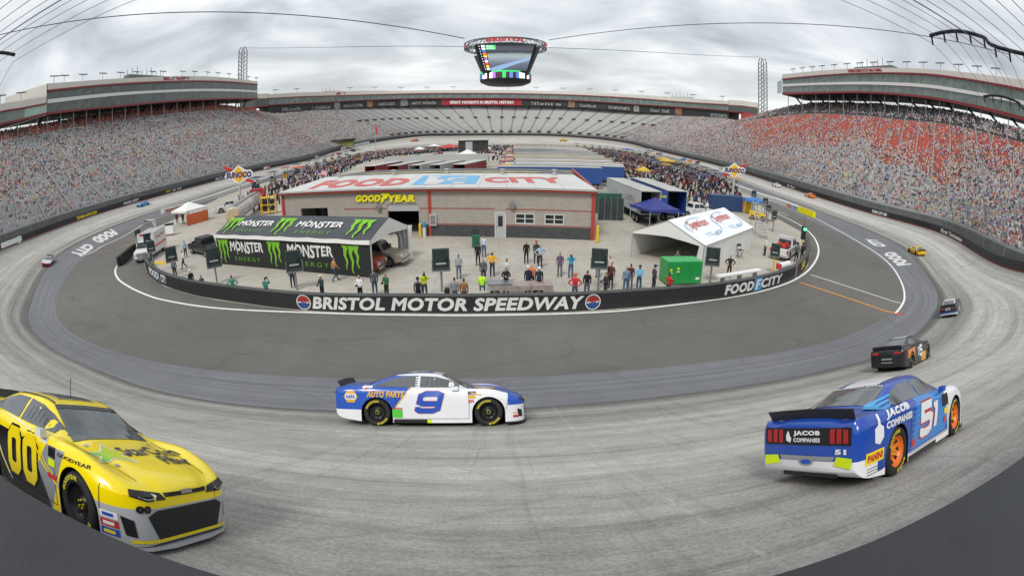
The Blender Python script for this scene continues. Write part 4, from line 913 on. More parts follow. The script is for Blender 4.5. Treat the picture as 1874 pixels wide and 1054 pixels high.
# ---------------- black energy drink tent ----------------
m_tblk = mat('tent_black', (.016, .017, .018), .7, var=.25, scale=.5); m_troof = mat('tent_roof_grey', (.055, .06, .068), .6, var=.2, scale=.35); m_canv = mat('white_canvas', (.76, .75, .72), .7, var=.06, scale=.6); m_claw = mat('claw_green', '76b428', .6, var=.15, scale=2); m_clawd = mat('letter_green', '5e9a2a', .6, var=.05)
A = P(401.5, 483, z=0); B_ = P(683, 509, z=0); Cc = P(757, 473, z=0)
Mt = frame_of(A, B_); Wt = (B_-A).length; Ml = Mt.inverted(); dpt = (Ml @ Cc).y; ez = P(682, 441, y=B_.y).z
rzt = max(ez+1.2, (P(722, 398.5, y=(B_.y+Cc.y)/2)).z)
tt = thing('event_tent', 'long black marquee with green claw marks and white lettering on roof and side', 'tent', M=Mt)
MB().add([(0, 0, 0), (Wt, 0, 0), (Wt, 0, ez), (0, 0, ez)], [(0, 1, 2, 3)]).add([(0, .02, 0), (0, dpt, 0), (0, dpt, ez), (0, .02, ez)], [(0, 1, 2, 3)]).add([(0, dpt, 0), (Wt-3, dpt, 0), (Wt-3, dpt, ez), (0, dpt, ez)], [(0, 1, 2, 3)]).build('side_wall', m_tblk, tt)
NB = 6
rr = MB()
for k in range(NB):
    xa, xb = Wt*k/NB, Wt*(k+1)/NB
    pf = lambda x_, v: V((x_, -.12+(dpt/2+.12)*v, ez+.05+(rzt-ez-.05)*v-.12*math.sin(math.pi*v)*(1-abs(2*(x_-xa)/(xb-xa)-1))))
    rr.grid([[pf(xa+(xb-xa)*i/4, j/4) for i in range(5)] for j in range(5)], 0)
    pb = lambda x_, v: V((x_, dpt+.1-(dpt/2+.1)*v, ez+.05+(rzt-ez-.05)*v)); rr.grid([[pb(xa, 0), pb(xb, 0)], [pb(xa, 1), pb(xb, 1)]], 0)
rr.build('roof', m_troof, tt)
vl = MB()
for k in range(NB): vl.grid([[(Wt*(k+i/6)/NB, -.14, ez+.08-(.05*math.sin(math.pi*i/6))) for i in range(7)], [(Wt*(k+i/6)/NB, -.16, ez-.26-.03*math.sin(math.pi*i/6)) for i in range(7)]], 0)
vl.build('valance', m_canv, tt)
MB().poly([(Wt, -.12, ez), (Wt, dpt+.1, ez-.05), (Wt, dpt/2, rzt)]).grid([[(Wt+.01, -.12, ez-.3), (Wt+.01, dpt*.5, ez-.05), (Wt+.01, dpt+.1, ez-.3)], [(Wt+.01, -.12, ez), (Wt+.01, dpt*.5, ez+.3), (Wt+.01, dpt+.1, ez-.02)]], 0, False).build('gable', m_canv, tt)
MB().poly([(0, -.12, ez), (0, dpt+.1, ez), (0, dpt/2, rzt)]).build('gable', m_canv, tt)
cu_ = []
for k in range(15):
    a = k/14*math.pi*3; cu_.append((Wt-1.6+1.9*k/14, dpt+.15+.16*math.sin(a*2.1)))
MB().grid([[V((x_*1.0, y_, z_)) + V(((Wt-x_)*(.35 if 0 < z_ < 2.4 else -.12)*(1 if z_ else -1.2), 0, 0)) for x_, y_ in cu_] for z_ in (0, .5, 1.1, 1.8, ez)], 0).build('curtain', m_canv, tt)
for x_, y_ in ((Wt, 0), (Wt, dpt), (0, 0), (0, dpt)): MB().cyl((x_, y_, 0), (x_, y_, ez), .06, 6).build('pole', m_ltgrey, tt)
fw = lambda u, v: V((Wt*u, -.012, ez*v)); fr_ = lambda u, v: V((Wt*u, -.12+(dpt/2+.12)*v, ez+.05+(rzt-ez-.05)*v+.03))
for nm, f, sl_, hh_ in (('wall_graphics', fw, 0, .86), ('roof_graphics', fr_, .0, .9)):
    for k, c in enumerate((.055, .44, .895)):
        mb = MB(); claw(mb, f, (c, .46), .085 if nm[0] == 'w' else .11, hh_*.9, 0, k); mb.build(nm.split('_')[0]+'_claw_mark', m_claw, tt)
    for a, b_ in ((.115, .365), (.53, .80)):
        mb = MB(); v0, v1 = (.46, .80) if nm[0] == 'w' else (.45, .72)
        put_text(mb, 'MONSTER', lambda u, v: f(a+(b_-a)*u, v0+(v1-v0)*(v+(.12*math.sin(u*9) if v < .5 else 0))), 0, bold=.03, du=.08)
        put_text(mb, '|', lambda u, v: f(a+(b_-a)*(.205+.012*u), v0-.08+(v1-v0+.16)*v), 0, bold=.0)
        mb.build(nm.split('_')[0]+'_lettering', m_let, tt)
        mb = MB(); put_text(mb, 'ENERGY', lambda u, v: f(a+.03+(b_-a-.06)*u, v0-.28+.13*v), 0, bold=.0, spacing=1.5); mb.build(nm.split('_')[0]+'_lettering', m_clawd, tt)
# ---------------- white tent ----------------
A = P(1154, 470, z=0); B_ = P(1284, 500, z=0); Cc = P(1373, 456, z=0)
M2 = frame_of(A, B_); W2 = (B_-A).length; l2 = M2.inverted() @ Cc; e2 = P(1285.5, 450, y=B_.y).z; r2 = P(1220, 402.5, y=(A.y+B_.y)/2).z
t2 = thing('event_tent', 'white gabled marquee with red and blue lettering on its roof, open at the front', 'tent', M=M2)
sk = l2.x-W2; D2_ = l2.y        # the far end is skewed a little
def tp(u, w, z): return V((W2*u+sk*w, D2_*w, z))
mb = MB()
for u, s_ in ((0, 1), (1, -1)):
    mb.grid([[tp(u, w/20, z_)+V((.05*math.sin(w*1.6)*(1 if z_ < 1 else .4), 0, 0)) for w in range(21)] for z_ in (0, .8, 1.8, e2)], 0)
mb.add([tp(0, 1, 0), tp(1, 1, 0), tp(1, 1, e2), tp(.5, 1, r2), tp(0, 1, e2)], [(0, 1, 2, 3, 4)]); mb.build('side_wall', m_canv, t2)
mb = MB()
for u0, u1 in ((1.0, .5), (0., .5)):
    mb.grid([[tp(u0+(u1-u0)*j/5, w/12, e2+.05+(r2-e2-.05)*(j/5)**1.0-(.10*math.sin(math.pi*j/5))*(.3+.7*abs(math.sin(math.pi*w/3)))) + V(((.12 if u0 > .5 else -.12)*(1-j/5), -.1 if w == 0 else 0, 0)) for w in range(13)] for j in range(6)], 0)
mb.build('roof', mat('roof_canvas', (.80, .81, .82), .6, var=.04), t2)
MB().add([tp(0, 0, e2-.15), tp(.25, 0, e2+.02), tp(.5, 0, e2+.14), tp(.75, 0, e2+.02), tp(1, 0, e2-.15), tp(1, 0, e2+.03), tp(.5, 0, r2-.02), tp(0, 0, e2+.03)], [(0, 1, 2, 3, 4, 5, 6, 7)]).build('gable', m_canv, t2)
MB().grid([[tp(1, 0, z_)+V((-.06-(.09-.02*z_)*i, -.05-.10*(i % 2), 0)) for i in range(9)] for z_ in (0, .7, 1.5, e2)], 0).build('curtain', m_canv, t2)
for u, w in ((0, 0), (1, 0), (0, 1), (1, 1)): MB().cyl(tp(u, w, 0), tp(u, w, e2), .06, 6).build('pole', m_ltgrey, t2)
f2 = lambda u, v: tp(1-.5*v, .04+.92*u, e2+.10+(r2-e2-.05)*v)
m_sred = mat('script_red', 'c0564e', .6, var=.03); m_sblue = mat('script_blue', '86b4d4', .6, var=.05)
for a in (.06, .54):
    mb = MB(); put_text(mb, 'Syntricon', lambda u, v: f2(a+.03+.32*u, .46+.34*v), 0, bold=.02, shear=.3)
    put_text(mb, '#15-h', lambda u, v: f2(a+.08+.30*u, .18+.12*v), 1, bold=.0); ring(mb, f2, (a+.2, .56), .30, .315, .75, 20, 1, 60, 200); ring(mb, f2, (a+.26, .46), .30, .315, .62, 20, 1, 240, 380)
    mb.build('roof_lettering', [m_sred, m_sblue], t2)

# ---------------- vehicles: pickups, vans, trailers ----------------
m_tyre = mat('tyre_rubber', (.014, .014, .015), .85, var=.1); m_rim = mat('rim_metal', (.35, .36, .37), .3, .8, var=.05); m_vgl = mat('vehicle_glass', (.018, .024, .027), .08, var=0); m_chr = mat('chrome', (.55, .56, .57), .18, .95, var=0); m_lamp = mat('head_lamp', (.6, .62, .6), .15, var=0); m_tail = mat('tail_lamp', (.40, .02, .02), .25, var=0)
def paint(n_, c, **k): return mat(n_, c, .28, var=.03, coat=.5, **k)
p_white = paint('paint_white', (.60, .61, .60)); p_black = paint('paint_black', (.012, .012, .014)); p_tan = paint('paint_tan', (.24, .215, .175)); p_redv = paint('paint_red', (.42, .03, .025)); p_blue = paint('paint_blue', (.03, .10, .30)); p_silver = paint('paint_silver', (.38, .39, .4))
def wheel(par, x_, y_, r_, w_, side):
    o_ = MB().tube([(x_, y_-w_/2*side, r_), (x_, y_+w_/2*side, r_)], r_, 18).build('wheel', m_tyre, par); MB().cyl((x_, y_+w_*.45*side, r_), (x_, y_+w_*.54*side, r_), r_*.6, 14).build('rim', m_rim, o_); return o_
def car_profile(par, name, prof, w, m, tum=.86, zt=1.0, bevw=.05):
    """extrude a side profile; points above zt lean in (tumblehome)"""
    n_ = len(prof); vs = []
    for s_ in (-1, 1):
        for x_, z_ in prof: vs.append((x_, s_*w/2*(1 if z_ <= zt else 1-(1-tum)*min(1, (z_-zt)/.6)), z_))
    fs = [tuple(range(n_)), tuple(range(2*n_-1, n_-1, -1))]+[((i+1) % n_, i, n_+i, n_+(i+1) % n_) for i in range(n_)]
    return bev(MB().add(vs, fs).build(name, m, par), bevw, 2)
def pickup(label, loc, rz, m, cab=True, s=1., name='pickup_truck', cat='pickup truck', bedload=None):
    t_ = thing(name, label, cat, loc, rz, sc_=s); L_ = 5.9
    # nose towards +x
    car_profile(t_, 'body', [(-2.95, .45), (-2.95, 1.15), (-2.9, 1.22), (-.75, 1.22), (-.75, 1.15), (1.15, 1.2), (2.75, 1.08), (2.95, .95), (2.98, .5), (2.6, .38), (-2.6, .38)], 2.0, m, bevw=.06)
    car_profile(t_, 'cab', [(-.85, 1.16), (-.7, 1.85), (-.55, 1.9), (.75, 1.9), (.95, 1.84), (1.45, 1.2), (1.4, 1.12)], 1.86, m, tum=.84, zt=1.2)
    for s_ in (-1, 1):
        g_ = lambda x_, z_: V((x_, s_*(.945-(1-.84)*.93*min(1, max(0, z_-1.2)/.6)), z_))
        MB().poly([g_(-.62, 1.3), g_(.2, 1.3), g_(.2, 1.78), g_(-.52, 1.78)]).build('side_window', m_vgl, t_); MB().poly([g_(.28, 1.3), g_(1.2, 1.3), g_(.85, 1.78), g_(.28, 1.78)]).build('side_window', m_vgl, t_)
        MB().box((1.2, s_*1.05, 1.35), (.12, .2, .22)).build('mirror', p_black, t_)
        MB().box((2.93, s_*.75, .88), (.12, .32, .24)).build('headlight', m_lamp, t_); MB().box((-2.94, s_*.9, .95), (.06, .16, .42)).build('taillight', m_tail, t_)
        for x_ in (-1.85, 1.85): wheel(t_, x_, s_*.9, .4, .26, s_); MB().cyl((x_, s_*.90, .42), (x_, s_*1.012, .42), .50, 18).build('wheel_arch', m_blk, t_)
        for x_ in (-.72, .24, 1.22): MB().box((x_, s_*1.004, .85), (.02, .012, .6)).build('door_seam', m_blk, t_)
        for x_ in (-.5, .45): MB().box((x_, s_*1.012, 1.02), (.16, .03, .04)).build('door_handle', m_blk, t_)
    MB().add([(1.40, -.76, 1.27), (1.40, .76, 1.27), (.98, .7, 1.80), (.98, -.7, 1.80)], [(0, 1, 2, 3)]).build('windshield', m_vgl, t_); MB().add([(-.83, -.72, 1.3), (-.83, .72, 1.3), (-.72, .66, 1.78), (-.72, -.66, 1.78)], [(3, 2, 1, 0)]).build('rear_window', m_vgl, t_)
    MB().box((2.98, 0, .85), (.06, 1.15, .36)).build('grille', m_chr, t_); MB().box((3.02, 0, .52), (.14, 1.9, .2)).build('front_bumper', m_chr, t_); MB().box((-3.0, 0, .5), (.14, 1.85, .18)).build('rear_bumper', m_chr, t_)
    if bedload is not None:
        MB().box((-1.85, 0, 1.235), (1.9, 1.6, .03)).build('bed_liner', m_blk, t_)
    return t_
def heading(p0, p1): d = p1-p0; return math.atan2(d.y, d.x)
def two(pa, pb, z=0): return P(*pa, z=z), P(*pb, z=z)
# tan and red pickups in the black tent, facing out
rzT = math.atan2((Mt.to_3x3() @ V((1, .12, 0))).y, (Mt.to_3x3() @ V((1, .12, 0))).x)
pickup('tan pickup parked in the mouth of the black tent, nose out', Mt @ V((Wt-2.2, dpt*.62, 0)), rzT, p_tan)
pickup('red pickup just inside the black tent, behind the side wall', Mt @ V((Wt-2.9, dpt*.22, 0)), rzT, p_redv, s=.96)
a, b_ = two((385, 476), (352, 462)); bp = pickup('black pickup parked left of the black tent', P(378, 464, z=0), heading(P(402, 470, z=0), P(358, 459, z=0)), p_black)
pickup('white double cab pickup parked on the pit lane edge at left', P(424, 386, z=0), heading(P(448, 381, z=0), P(402, 388, z=0)), p_white)
rt_ = pickup('white rescue pickup with red gear in its bed near the green light', P(1436, 468, z=0), heading(P(1420, 478, z=0), P(1452, 455, z=0)), p_white, bedload=1)
for k, (x_, y_, z_, c) in enumerate(((-1.6, .3, 1.4, m_redp), (-2.2, -.3, 1.4, m_redp), (-1.3, -.4, 1.45, m_tail), (-2.3, .4, 1.35, mat('gear_orange', 'd0602a', .6)))): MB().box((x_, y_, z_), (.5, .4, .4), tp=.7).build('gear_bag', c, rt_)
mb = MB()
for k in range(5): mb.box((.0-.2*k, 0, 2.05+.0*k), (.08, 1.5, .05))
for s_ in (-1, 1): mb.box((-.4, s_*.75, 2.0), (1.1, .05, .05)).box((-.9, s_*.75, 1.62), (.05, .05, .8))
mb.build('rack', p_white, rt_)
pickup('white pickup half hidden behind the blue trailer', P(1270, 396, z=0), heading(P(1255, 396, z=0), P(1285, 396, z=0)), p_white)
# ambulance
am = thing('ambulance', 'white box ambulance with an orange stripe parked at the left end of the infield wall', 'ambulance', P(278, 468, z=0), heading(P(292, 452, z=0), P(254, 480, z=0)))
MB().box((-.9, 0, 1.65), (4.2, 2.3, 2.3)).build('box_body', p_white, am); car_profile(am, 'cab', [(1.2, .45), (1.2, 2.15), (1.9, 2.1), (2.45, 1.45), (3.35, 1.2), (3.45, .5), (3.1, .4)], 2.0, p_white, tum=.85, zt=1.3)
MB().add([(1.98, -.82, 2.05), (1.98, .82, 2.05), (2.5, .9, 1.48), (2.5, -.9, 1.48)], [(3, 2, 1, 0)]).build('windshield', m_vgl, am)
m_ost = mat('stripe_orange', 'd0502a', .5, var=.03)
for s_ in (-1, 1):
    MB().box((-.9, s_*1.156, 1.25), (4.2, .012, .22)).build('stripe', m_ost, am); MB().box((2.2, s_*1.006, .98), (2.3, .012, .2)).build('stripe', m_ost, am)
    MB().add([(1.35, s_*1.0, 1.4), (2.35, s_*1.0, 1.4), (1.85, s_*.93, 2.0), (1.35, s_*.93, 2.0)], [(0, 1, 2, 3)]).build('side_window', m_vgl, am)
    for x_ in (-1.9, 2.5): wheel(am, x_, s_*.95, .4, .28, s_)
    put_text(MB(), '#9-i', lambda u, v: V(((-2.6+3.2*u)*(-1 if s_ > 0 else 1)-(1.8 if s_ > 0 else 0), s_*1.16, 2.0+.35*v)), 0, bold=.03).build('lettering', m_tail, am)
    MB().box((3.42, s_*.75, .95), (.1, .3, .22)).build('headlight', m_lamp, am)
MB().box((3.47, 0, .9), (.06, 1.0, .4)).build('grille', m_chr, am); MB().box((3.5, 0, .5), (.16, 1.95, .22)).build('front_bumper', m_chr, am); MB().box((1.15, 0, 2.75), (.3, 1.6, .12)).build('light_bar', m_tail, am)

m_trw = mat('trailer_white', (.50, .51, .51), .45, var=.05, scale=.3); m_trroof = mat('trailer_roof', (.44, .44, .41), .6, var=.12, scale=.3); m_trb = mat('trailer_blue', (.025, .075, .26), .35, var=.1); m_trr = mat('trailer_red', (.26, .03, .03), .4, var=.1); m_alug = mat('aluminium_edge', (.4, .41, .41), .35, .7)
def trailer(label, loc, rz, L_=14., w=2.6, h=2.75, m=None, zb=1.2, roof=None, open_=False, tractor=False, name='race_trailer', wheels=True, s=1., group=None):
    """rear end at the origin, body reaching along +x"""
    t_ = thing(name, label, 'trailer', loc, rz, sc_=s, group=group); m = m or m_trw
    if open_:
        MB().b2((0, -w/2, zb), (L_, -w/2+.06, zb+h)).b2((0, w/2-.06, zb), (L_, w/2, zb+h)).b2((0, -w/2+.06, zb), (L_, w/2-.06, zb+.1)).b2((L_-.06, -w/2+.06, zb+.1), (L_, w/2-.06, zb+h)).b2((0, -w/2+.06, zb+h-.06), (L_-.06, w/2-.06, zb+h)).build('body', m, t_)
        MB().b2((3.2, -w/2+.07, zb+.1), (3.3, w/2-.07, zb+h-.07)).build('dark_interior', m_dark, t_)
    else: MB().b2((0, -w/2, zb), (L_, w/2, zb+h)).build('body', m, t_)
    MB().b2((-.05, -w/2-.03, zb+h), (L_+.05, w/2+.03, zb+h+.08)).build('roof', roof or m_trroof, t_)
    MB().b2((.3, -w/2+.25, zb-.35), (L_-.3, w/2-.25, zb)).build('chassis', m_blk, t_)
    if tractor:
        bev(MB().b2((L_+.4, -1.15, .7), (L_+2.6, 1.15, 3.3)).build('cab', tractor, t_), .12); bev(MB().b2((L_+2.6, -.9, .7), (L_+4.1, .9, 2.0)).build('hood', tractor, t_), .12); MB().b2((L_+2.61, -.95, 2.15), (L_+2.64, .95, 3.0)).build('windshield', m_vgl, t_); MB().b2((L_+4.1, -.6, .8), (L_+4.15, .6, 1.8)).build('grille', m_chr, t_)
        for x_ in (L_+.9, L_+3.4):
            for s_ in (-1, 1): wheel(t_, x_, s_*1.0, .5, .3, s_)
    if wheels:
        for x_ in (1.2, 2.4):
            for s_ in (-1, 1): wheel(t_, x_, s_*(w/2-.18), .5, .3, s_)
        [MB().b2((L_-3, y_, 0), (L_-2.8, y_+.2, zb)).build('landing_gear', m_post, t_) for y_ in (-.8, .6)]
    return t_
a = P(1170, 411, z=0); b_ = P(1128, 386, z=0); h1 = heading(a, b_); off = V((math.cos(h1-math.pi/2), math.sin(h1-math.pi/2), 0))
tw = trailer('white semi trailer with its rear doors open beside the garage', a+off*1.3, h1, 15, m=m_trw, open_=True)
f = lambda u, v: V((15*(1-u), 1.312, 1.2+2.75*v))
put_text(put_text(MB(), '#9-f', lambda u, v: f(.62+.22*u, .48+.16*v), 0, bold=.01), '#14-g', lambda u, v: f(.68+.25*u, .2+.07*v), 0, bold=.01).add([f(.58, .40), f(.9, .40), f(.9, .43), f(.58, .43)], [(0, 1, 2, 3)], 1).build('lettering', [m_trb, m_sred], tw)
a2 = P(1214, 408, z=0)+off*1.7
tb = trailer('blue and white semi trailer with open rear door parked beside the white one', a2, h1-.02, 15, m=m_trb, open_=True)
MB().b2((-.02, 1.35, 1.3), (.05, 2.6, 3.9)).build('rear_door', m_trb, tb)
put_text(MB(), 'GOODYEAR', lambda u, v: V((-.035, 2.55-1.1*u, 3.1+.3*v)), 0, bold=.03).build('lettering', m_gy, tb)
ab = P(1098, 346, z=0); lb_ = P(915, 304, z=4.0)
tl_ = trailer('long royal blue race trailer parked behind the garage', ab, math.pi+.02, 19, h=2.95, m=m_trb, zb=1.05)
MB().b2((-.03, -1.2, 1.1), (-.0, 1.2, 3.9)).build('rear_door', m_trw, tl_)
# stack of parked race trailers behind it: their pale roofs
m_cy0 = paint('paint_yellow', (.60, .42, .03)); m_or0 = paint('paint_orange', (.60, .16, .02)); HN = 22; cols_ = [m_trb, m_trw, m_ltgrey, m_trw, m_trw, p_black, m_trw, m_trw, m_ltgrey]+[m_trw, m_trb, m_trw, p_redv, m_trw, p_black, m_trw, m_trw, p_black, m_trw, p_redv, m_trw, m_trb]
words = ['pale', 'cream', 'grey', 'white']
for k in range(HN):
    y_ = ab.y+5.5+k*5.6; x1 = 24.5+.5*k+(k % 3)*.8
    trailer('%s of the parked race trailers, counted back from the royal blue one' % ORD[k], V((x1, y_, 0)), math.pi, 21+(k*7 % 3)+k*.36, m=cols_[k], roof=[m_trroof, mat('cream_roof', (.50, .47, .37), .6, var=.15, scale=.3), mat('white_roof', (.58, .58, .56), .6, var=.1, scale=.3), mat('dull_roof', (.24, .25, .25), .6, var=.2, scale=.3), mat('tan_roof', (.42, .36, .28), .6, var=.15, scale=.3)][(k*7+k//3) % 5], tractor=[p_redv, p_blue, m_cy0, p_white, p_black, m_or0, p_silver][k % 7], group='race trailers parked side by side behind the garage')
# left group: trailers set diagonally with red sides
for k, (px, p2) in enumerate(((677, 728), (719, 768), (758, 806), (795, 842), (840, 880))):
    a_ = P(px, 304.5-k*.8, z=3.9); b_ = P(p2, 295.5-k*.6, z=3.9); L2 = min(20, (b_-a_).length)
    trailer('%s from the left of the five red sided trailers behind the garage roof' % ORD[k], flat(a_), heading(a_, b_), L2, h=2.7, m=(m_trr, m_trr, m_ltgrey, m_ltgrey, m_trr)[k], roof=(m_trw, m_trroof, m_trroof, m_trroof, m_trw)[k], open_=True, group='red sided trailers behind the garage')
trailer('long cream roofed trailer lying across behind the five red sided ones', flat(P(705, 287.5, z=3.9)), .02, 30, h=2.6, m=m_ltgrey, roof=m_trroof)
st_ = thing('viewing_stand', 'dark two storey observation stand with a pale roof among the far trailers', 'building', P(866, 283, z=0), .1)
MB().box((0, 0, 3.2), (13, 7, 6.4)).build('body', mat('stand_dark', (.03, .034, .036), .6, var=.2), st_); MB().box((0, 0, 6.6), (14.5, 8.5, .3)).build('roof', m_trroof, st_); MB().box((-2, -3.6, 3.2), (3, .15, 5.6)).build('panel', m_ltgrey, st_)
# ---------------- canopies ----------------
def canopy(label, q, rz, w, m, h=2.3, pk=1.1, name='canopy', walls=None, lettering=None, group=None, d=None):
    t_ = thing(name, label, 'canopy', q, rz, group=group); d = d or w
    c = [(-w/2, -d/2), (w/2, -d/2), (w/2, d/2), (-w/2, d/2)]
    mb = MB()
    for i in range(4):
        a, b_ = c[i], c[(i+1) % 4]; rows = []
        for j in range(5):
            f_ = j/4; zz = h+pk*(f_**1.25); rows.append([(a[0]*(1-f_), a[1]*(1-f_), zz), (b_[0]*(1-f_), b_[1]*(1-f_), zz)])
        mb.grid(rows, 0, False); mb.add([(a[0], a[1], h-.3), (b_[0], b_[1], h-.3), (b_[0], b_[1], h), (a[0], a[1], h)], [(0, 1, 2, 3)])
    mb.build('top', m, t_)
    for x_, y_ in c: MB().cyl((x_*.98, y_*.98, 0), (x_*.98, y_*.98, h), .04, 5).build('leg', m_ltgrey, t_)
    if walls: MB().add([(w/2-.1, -d/2+.05, 0), (w/2-.1, d/2-.05, 0), (w/2-.1, d/2-.05, 1.7), (w/2-.1, -d/2+.05, 1.7)], [(0, 1, 2, 3)]).build('side_panel', walls, t_)
    if lettering: lettering(t_)
    return t_
m_cb = mat('canopy_blue', (.035, .045, .22), .6, var=.08); m_cb2 = mat('canopy_bright_blue', (.04, .17, .50), .6, var=.08); m_cr = mat('canopy_red', (.50, .05, .04), .6, var=.08); m_cora = mat('orange_sheet', (.62, .13, .04), .6, var=.08); m_cy = mat('canopy_yellow', (.60, .42, .04), .6, var=.08)
def lt_(t_):
    put_text(MB(), 'GOODYEAR', lambda u, v: V((-1.5+3.0*u, -2.02+.75*v+.25, 2.42+.32*v+.06)), 0, bold=.02).build('lettering', m_gy, t_)
canopy('royal blue canopy with yellow lettering by the white trailer', P(1196, 414, z=0), h1+math.pi/2+.25, 4.2, m_cb, lettering=lt_)
canopy('bright blue canopy peeping over the black tent', P(618, 408, z=0), .2, 3.2, m_cb2, h=2.3)
canopy('white canopy with an orange side panel near pit road at left', P(349, 408, z=0), -.35, 4.6, m_canv, walls=m_cora)
canopy('small white canopy near the flagpole', P(768, 281, z=0), 0, 5, m_canv); canopy('large white peaked canopy beside the dark stand', P(856, 298, z=0), .3, 9, m_canv, pk=2.2); canopy('long red and white canopy in front of the dark stand', P(822, 277, z=0), .2, 13, m_cr, d=7, pk=1.6)
canopy('white sunshade left of the red canopy', P(795, 274, z=0), .2, 7, m_canv); canopy('white parasol canopy right of the dark stand', P(890, 280, z=0), 0, 4.5, m_canv)
canopy('small yellow canopy over a pit box among the right pit crews', P(1214, 303, z=0), -.5, 4.5, m_cy, pk=.4, h=2.6); canopy('bright blue canopy among the crews at the far right pit lane', P(1148, 283, z=0), -.2, 6, m_cb2, pk=.5, h=2.8); canopy('yellow umbrella canopy near the blue trailer', P(1177, 330, z=0), .3, 2.6, m_cy, pk=.9, h=2.4)
canopy('flat orange canopy over a pit box at left', P(551, 320, z=0), .5, 5.5, m_cora, pk=.3, h=2.6); canopy('yellow pit canopy at the right pit lane', P(1222, 308, z=0), -.5, 5.5, m_cy, pk=.4, h=2.6); canopy('blue canopy by the yellow forklift at right', P(1378, 392, z=0), -.4, 3.2, m_cb2, pk=.3)
# ---------------- stock cars ----------------
CT = [(-2.50, .90, .55, .76, .89, .84, .36), (-2.45, .99, .60, .81, .96, .90, .28), (-2.3, 1.035, .62, .84, .985, .945, .20), (-2.0, 1.05, .62, .85, .99, .965, .15), (-1.75, 1.06, .62, .85, .99, .985, .12), (-1.5, 1.13, .61, .85, .985, .99, .11), (-1.0, 1.275, .59, .85, .98, .975, .10), (-.6, 1.325, .585, .855, .975, .965, .10), (-.1, 1.335, .585, .855, .965, .96, .10), (.25, 1.285, .59, .85, .955, .965, .10), (.62, 1.115, .63, .85, .945, .97, .10), (1.0, .955, .68, .85, .925, .98, .10), (1.45, .90, .64, .84, .885, .985, .10), (1.85, .845, .60, .82, .82, .965, .10), (2.15, .785, .54, .76, .74, .90, .10), (2.33, .725, .46, .66, .67, .79, .10), (2.43, .66, .38, .54, .60, .66, .11), (2.47, .58, .30, .42, .53, .50, .13)]
CT = [((1.42+(c[0]-1.42)*.88) if c[0] > 1.42 else c[0],)+c[1:] for c in CT]
def section(c):
    x, zr, rw, gw, zb_, w, zo = c
    bf = .045*math.exp(-((x-1.42)/.38)**2)+.03*math.exp(-((x+1.4)/.45)**2)
    return [V((x, 0, zr)), V((x, -rw*.6, zr-.008)), V((x, -rw, zr-.04)), V((x, -gw, zb_+.015+bf*.6)), V((x, -w*.935, zb_-.015+bf)), V((x, -w*.985, zb_-.10+bf*.7)), V((x, -w*1.0, .64)), V((x, -w*.99, .42)), V((x, -w*.985, (zo+.42)/2)), V((x, -w*.985, zo)), V((x, 0, zo))]
def car_shell():
    cols = [section(c) for c in CT]
    longi = [catmull([cols[i][j] for i in range(len(cols))], 4) for j in range(11)]
    rows = []
    for i in range(len(longi[0])):
        half = catmull([longi[j][i] for j in range(10)], 3)+[longi[10][i]]
        rows.append(half+[V((p.x, -p.y, p.z)) for p in half[-2:0:-1]])
    return rows
SH = car_shell()
def shell_mesh():
    n_ = len(SH[0]); vs = [v for r in SH for v in r]; fs = []
    for i in range(len(SH)-1):
        for j in range(n_): k = (j+1) % n_; fs.append((i*n_+j, (i+1)*n_+j, (i+1)*n_+k, i*n_+k))
    fs.append(tuple(range(n_))); fs.append(tuple(range((len(SH)-1)*n_, len(SH)*n_))[::-1]); return vs, fs
SV, SFc = shell_mesh()
CB = BVHTree.FromPolygons(SV, SFc)
m_well = mat('wheel_well_black', (.006, .006, .006), .9, var=0)
def cut_body():
    me = bpy.data.meshes.new('b'); me.from_pydata(SV, [], SFc); me.materials.append(m_well); me.materials.append(m_well)
    bm = bmesh.new(); bm.from_mesh(me); bmesh.ops.recalc_face_normals(bm, faces=bm.faces); bm.to_mesh(me); bm.free()
    o = bpy.data.objects.new('b', me); COL.objects.link(o); cut = MB()
    for x_ in (1.42, -1.38):
        for s_ in (-1, 1): cut.cyl((x_, s_*.60, .34), (x_, s_*1.2, .34), .405, 28, 1)
        for s_ in (-1, 1): cut.box((x_, s_*.9, .05), (.78, .6, .5), 1)
    parts_ = []
    for k in range(8):
        v0, f0 = [], []
        # separate closed pieces for a robust cut
    dg = bpy.context.evaluated_depsgraph_get
    tmp = []
    for x_ in (1.42, -1.38):
        for s_ in (-1, 1):
            pr = []
            for a in range(25):
                t_ = math.pi*a/24; pr.append((x_+.41*math.cos(t_), s_*.58, .34+.405*math.sin(t_)))
            pr += [(x_-.41, s_*.58, -.2), (x_+.41, s_*.58, -.2)]
            c = MB().prism(pr, (0, s_*.8, 0), 1); m2 = c.mesh('c', [m_well, m_well]); bm = bmesh.new(); bm.from_mesh(m2); bmesh.ops.remove_doubles(bm, verts=bm.verts, dist=1e-5); bmesh.ops.recalc_face_normals(bm, faces=bm.faces); bm.to_mesh(m2); bm.free()
            co = bpy.data.objects.new('c', m2); COL.objects.link(co); tmp.append(co)
            md = o.modifiers.new('x', 'BOOLEAN'); md.operation = 'DIFFERENCE'; md.object = co; md.solver = 'EXACT'
    r_ = bpy.data.meshes.new_from_object(o.evaluated_get(dg())); 
    for c in tmp+[o]: bpy.data.objects.remove(c)
    r_.polygons.foreach_set('use_smooth', [True]*len(r_.polygons))
    # faces that came from the cutters keep slot 1
    return r_
CARMESH = cut_body()
def mark_sharp(me, ang=40):
    bm = bmesh.new(); bm.from_mesh(me)
    for e_ in bm.edges:
        if len(e_.link_faces) == 2 and e_.link_faces[0].normal.angle(e_.link_faces[1].normal, 0) > R(ang): e_.smooth = False
    bm.to_mesh(me); bm.free()
mark_sharp(CARMESH)
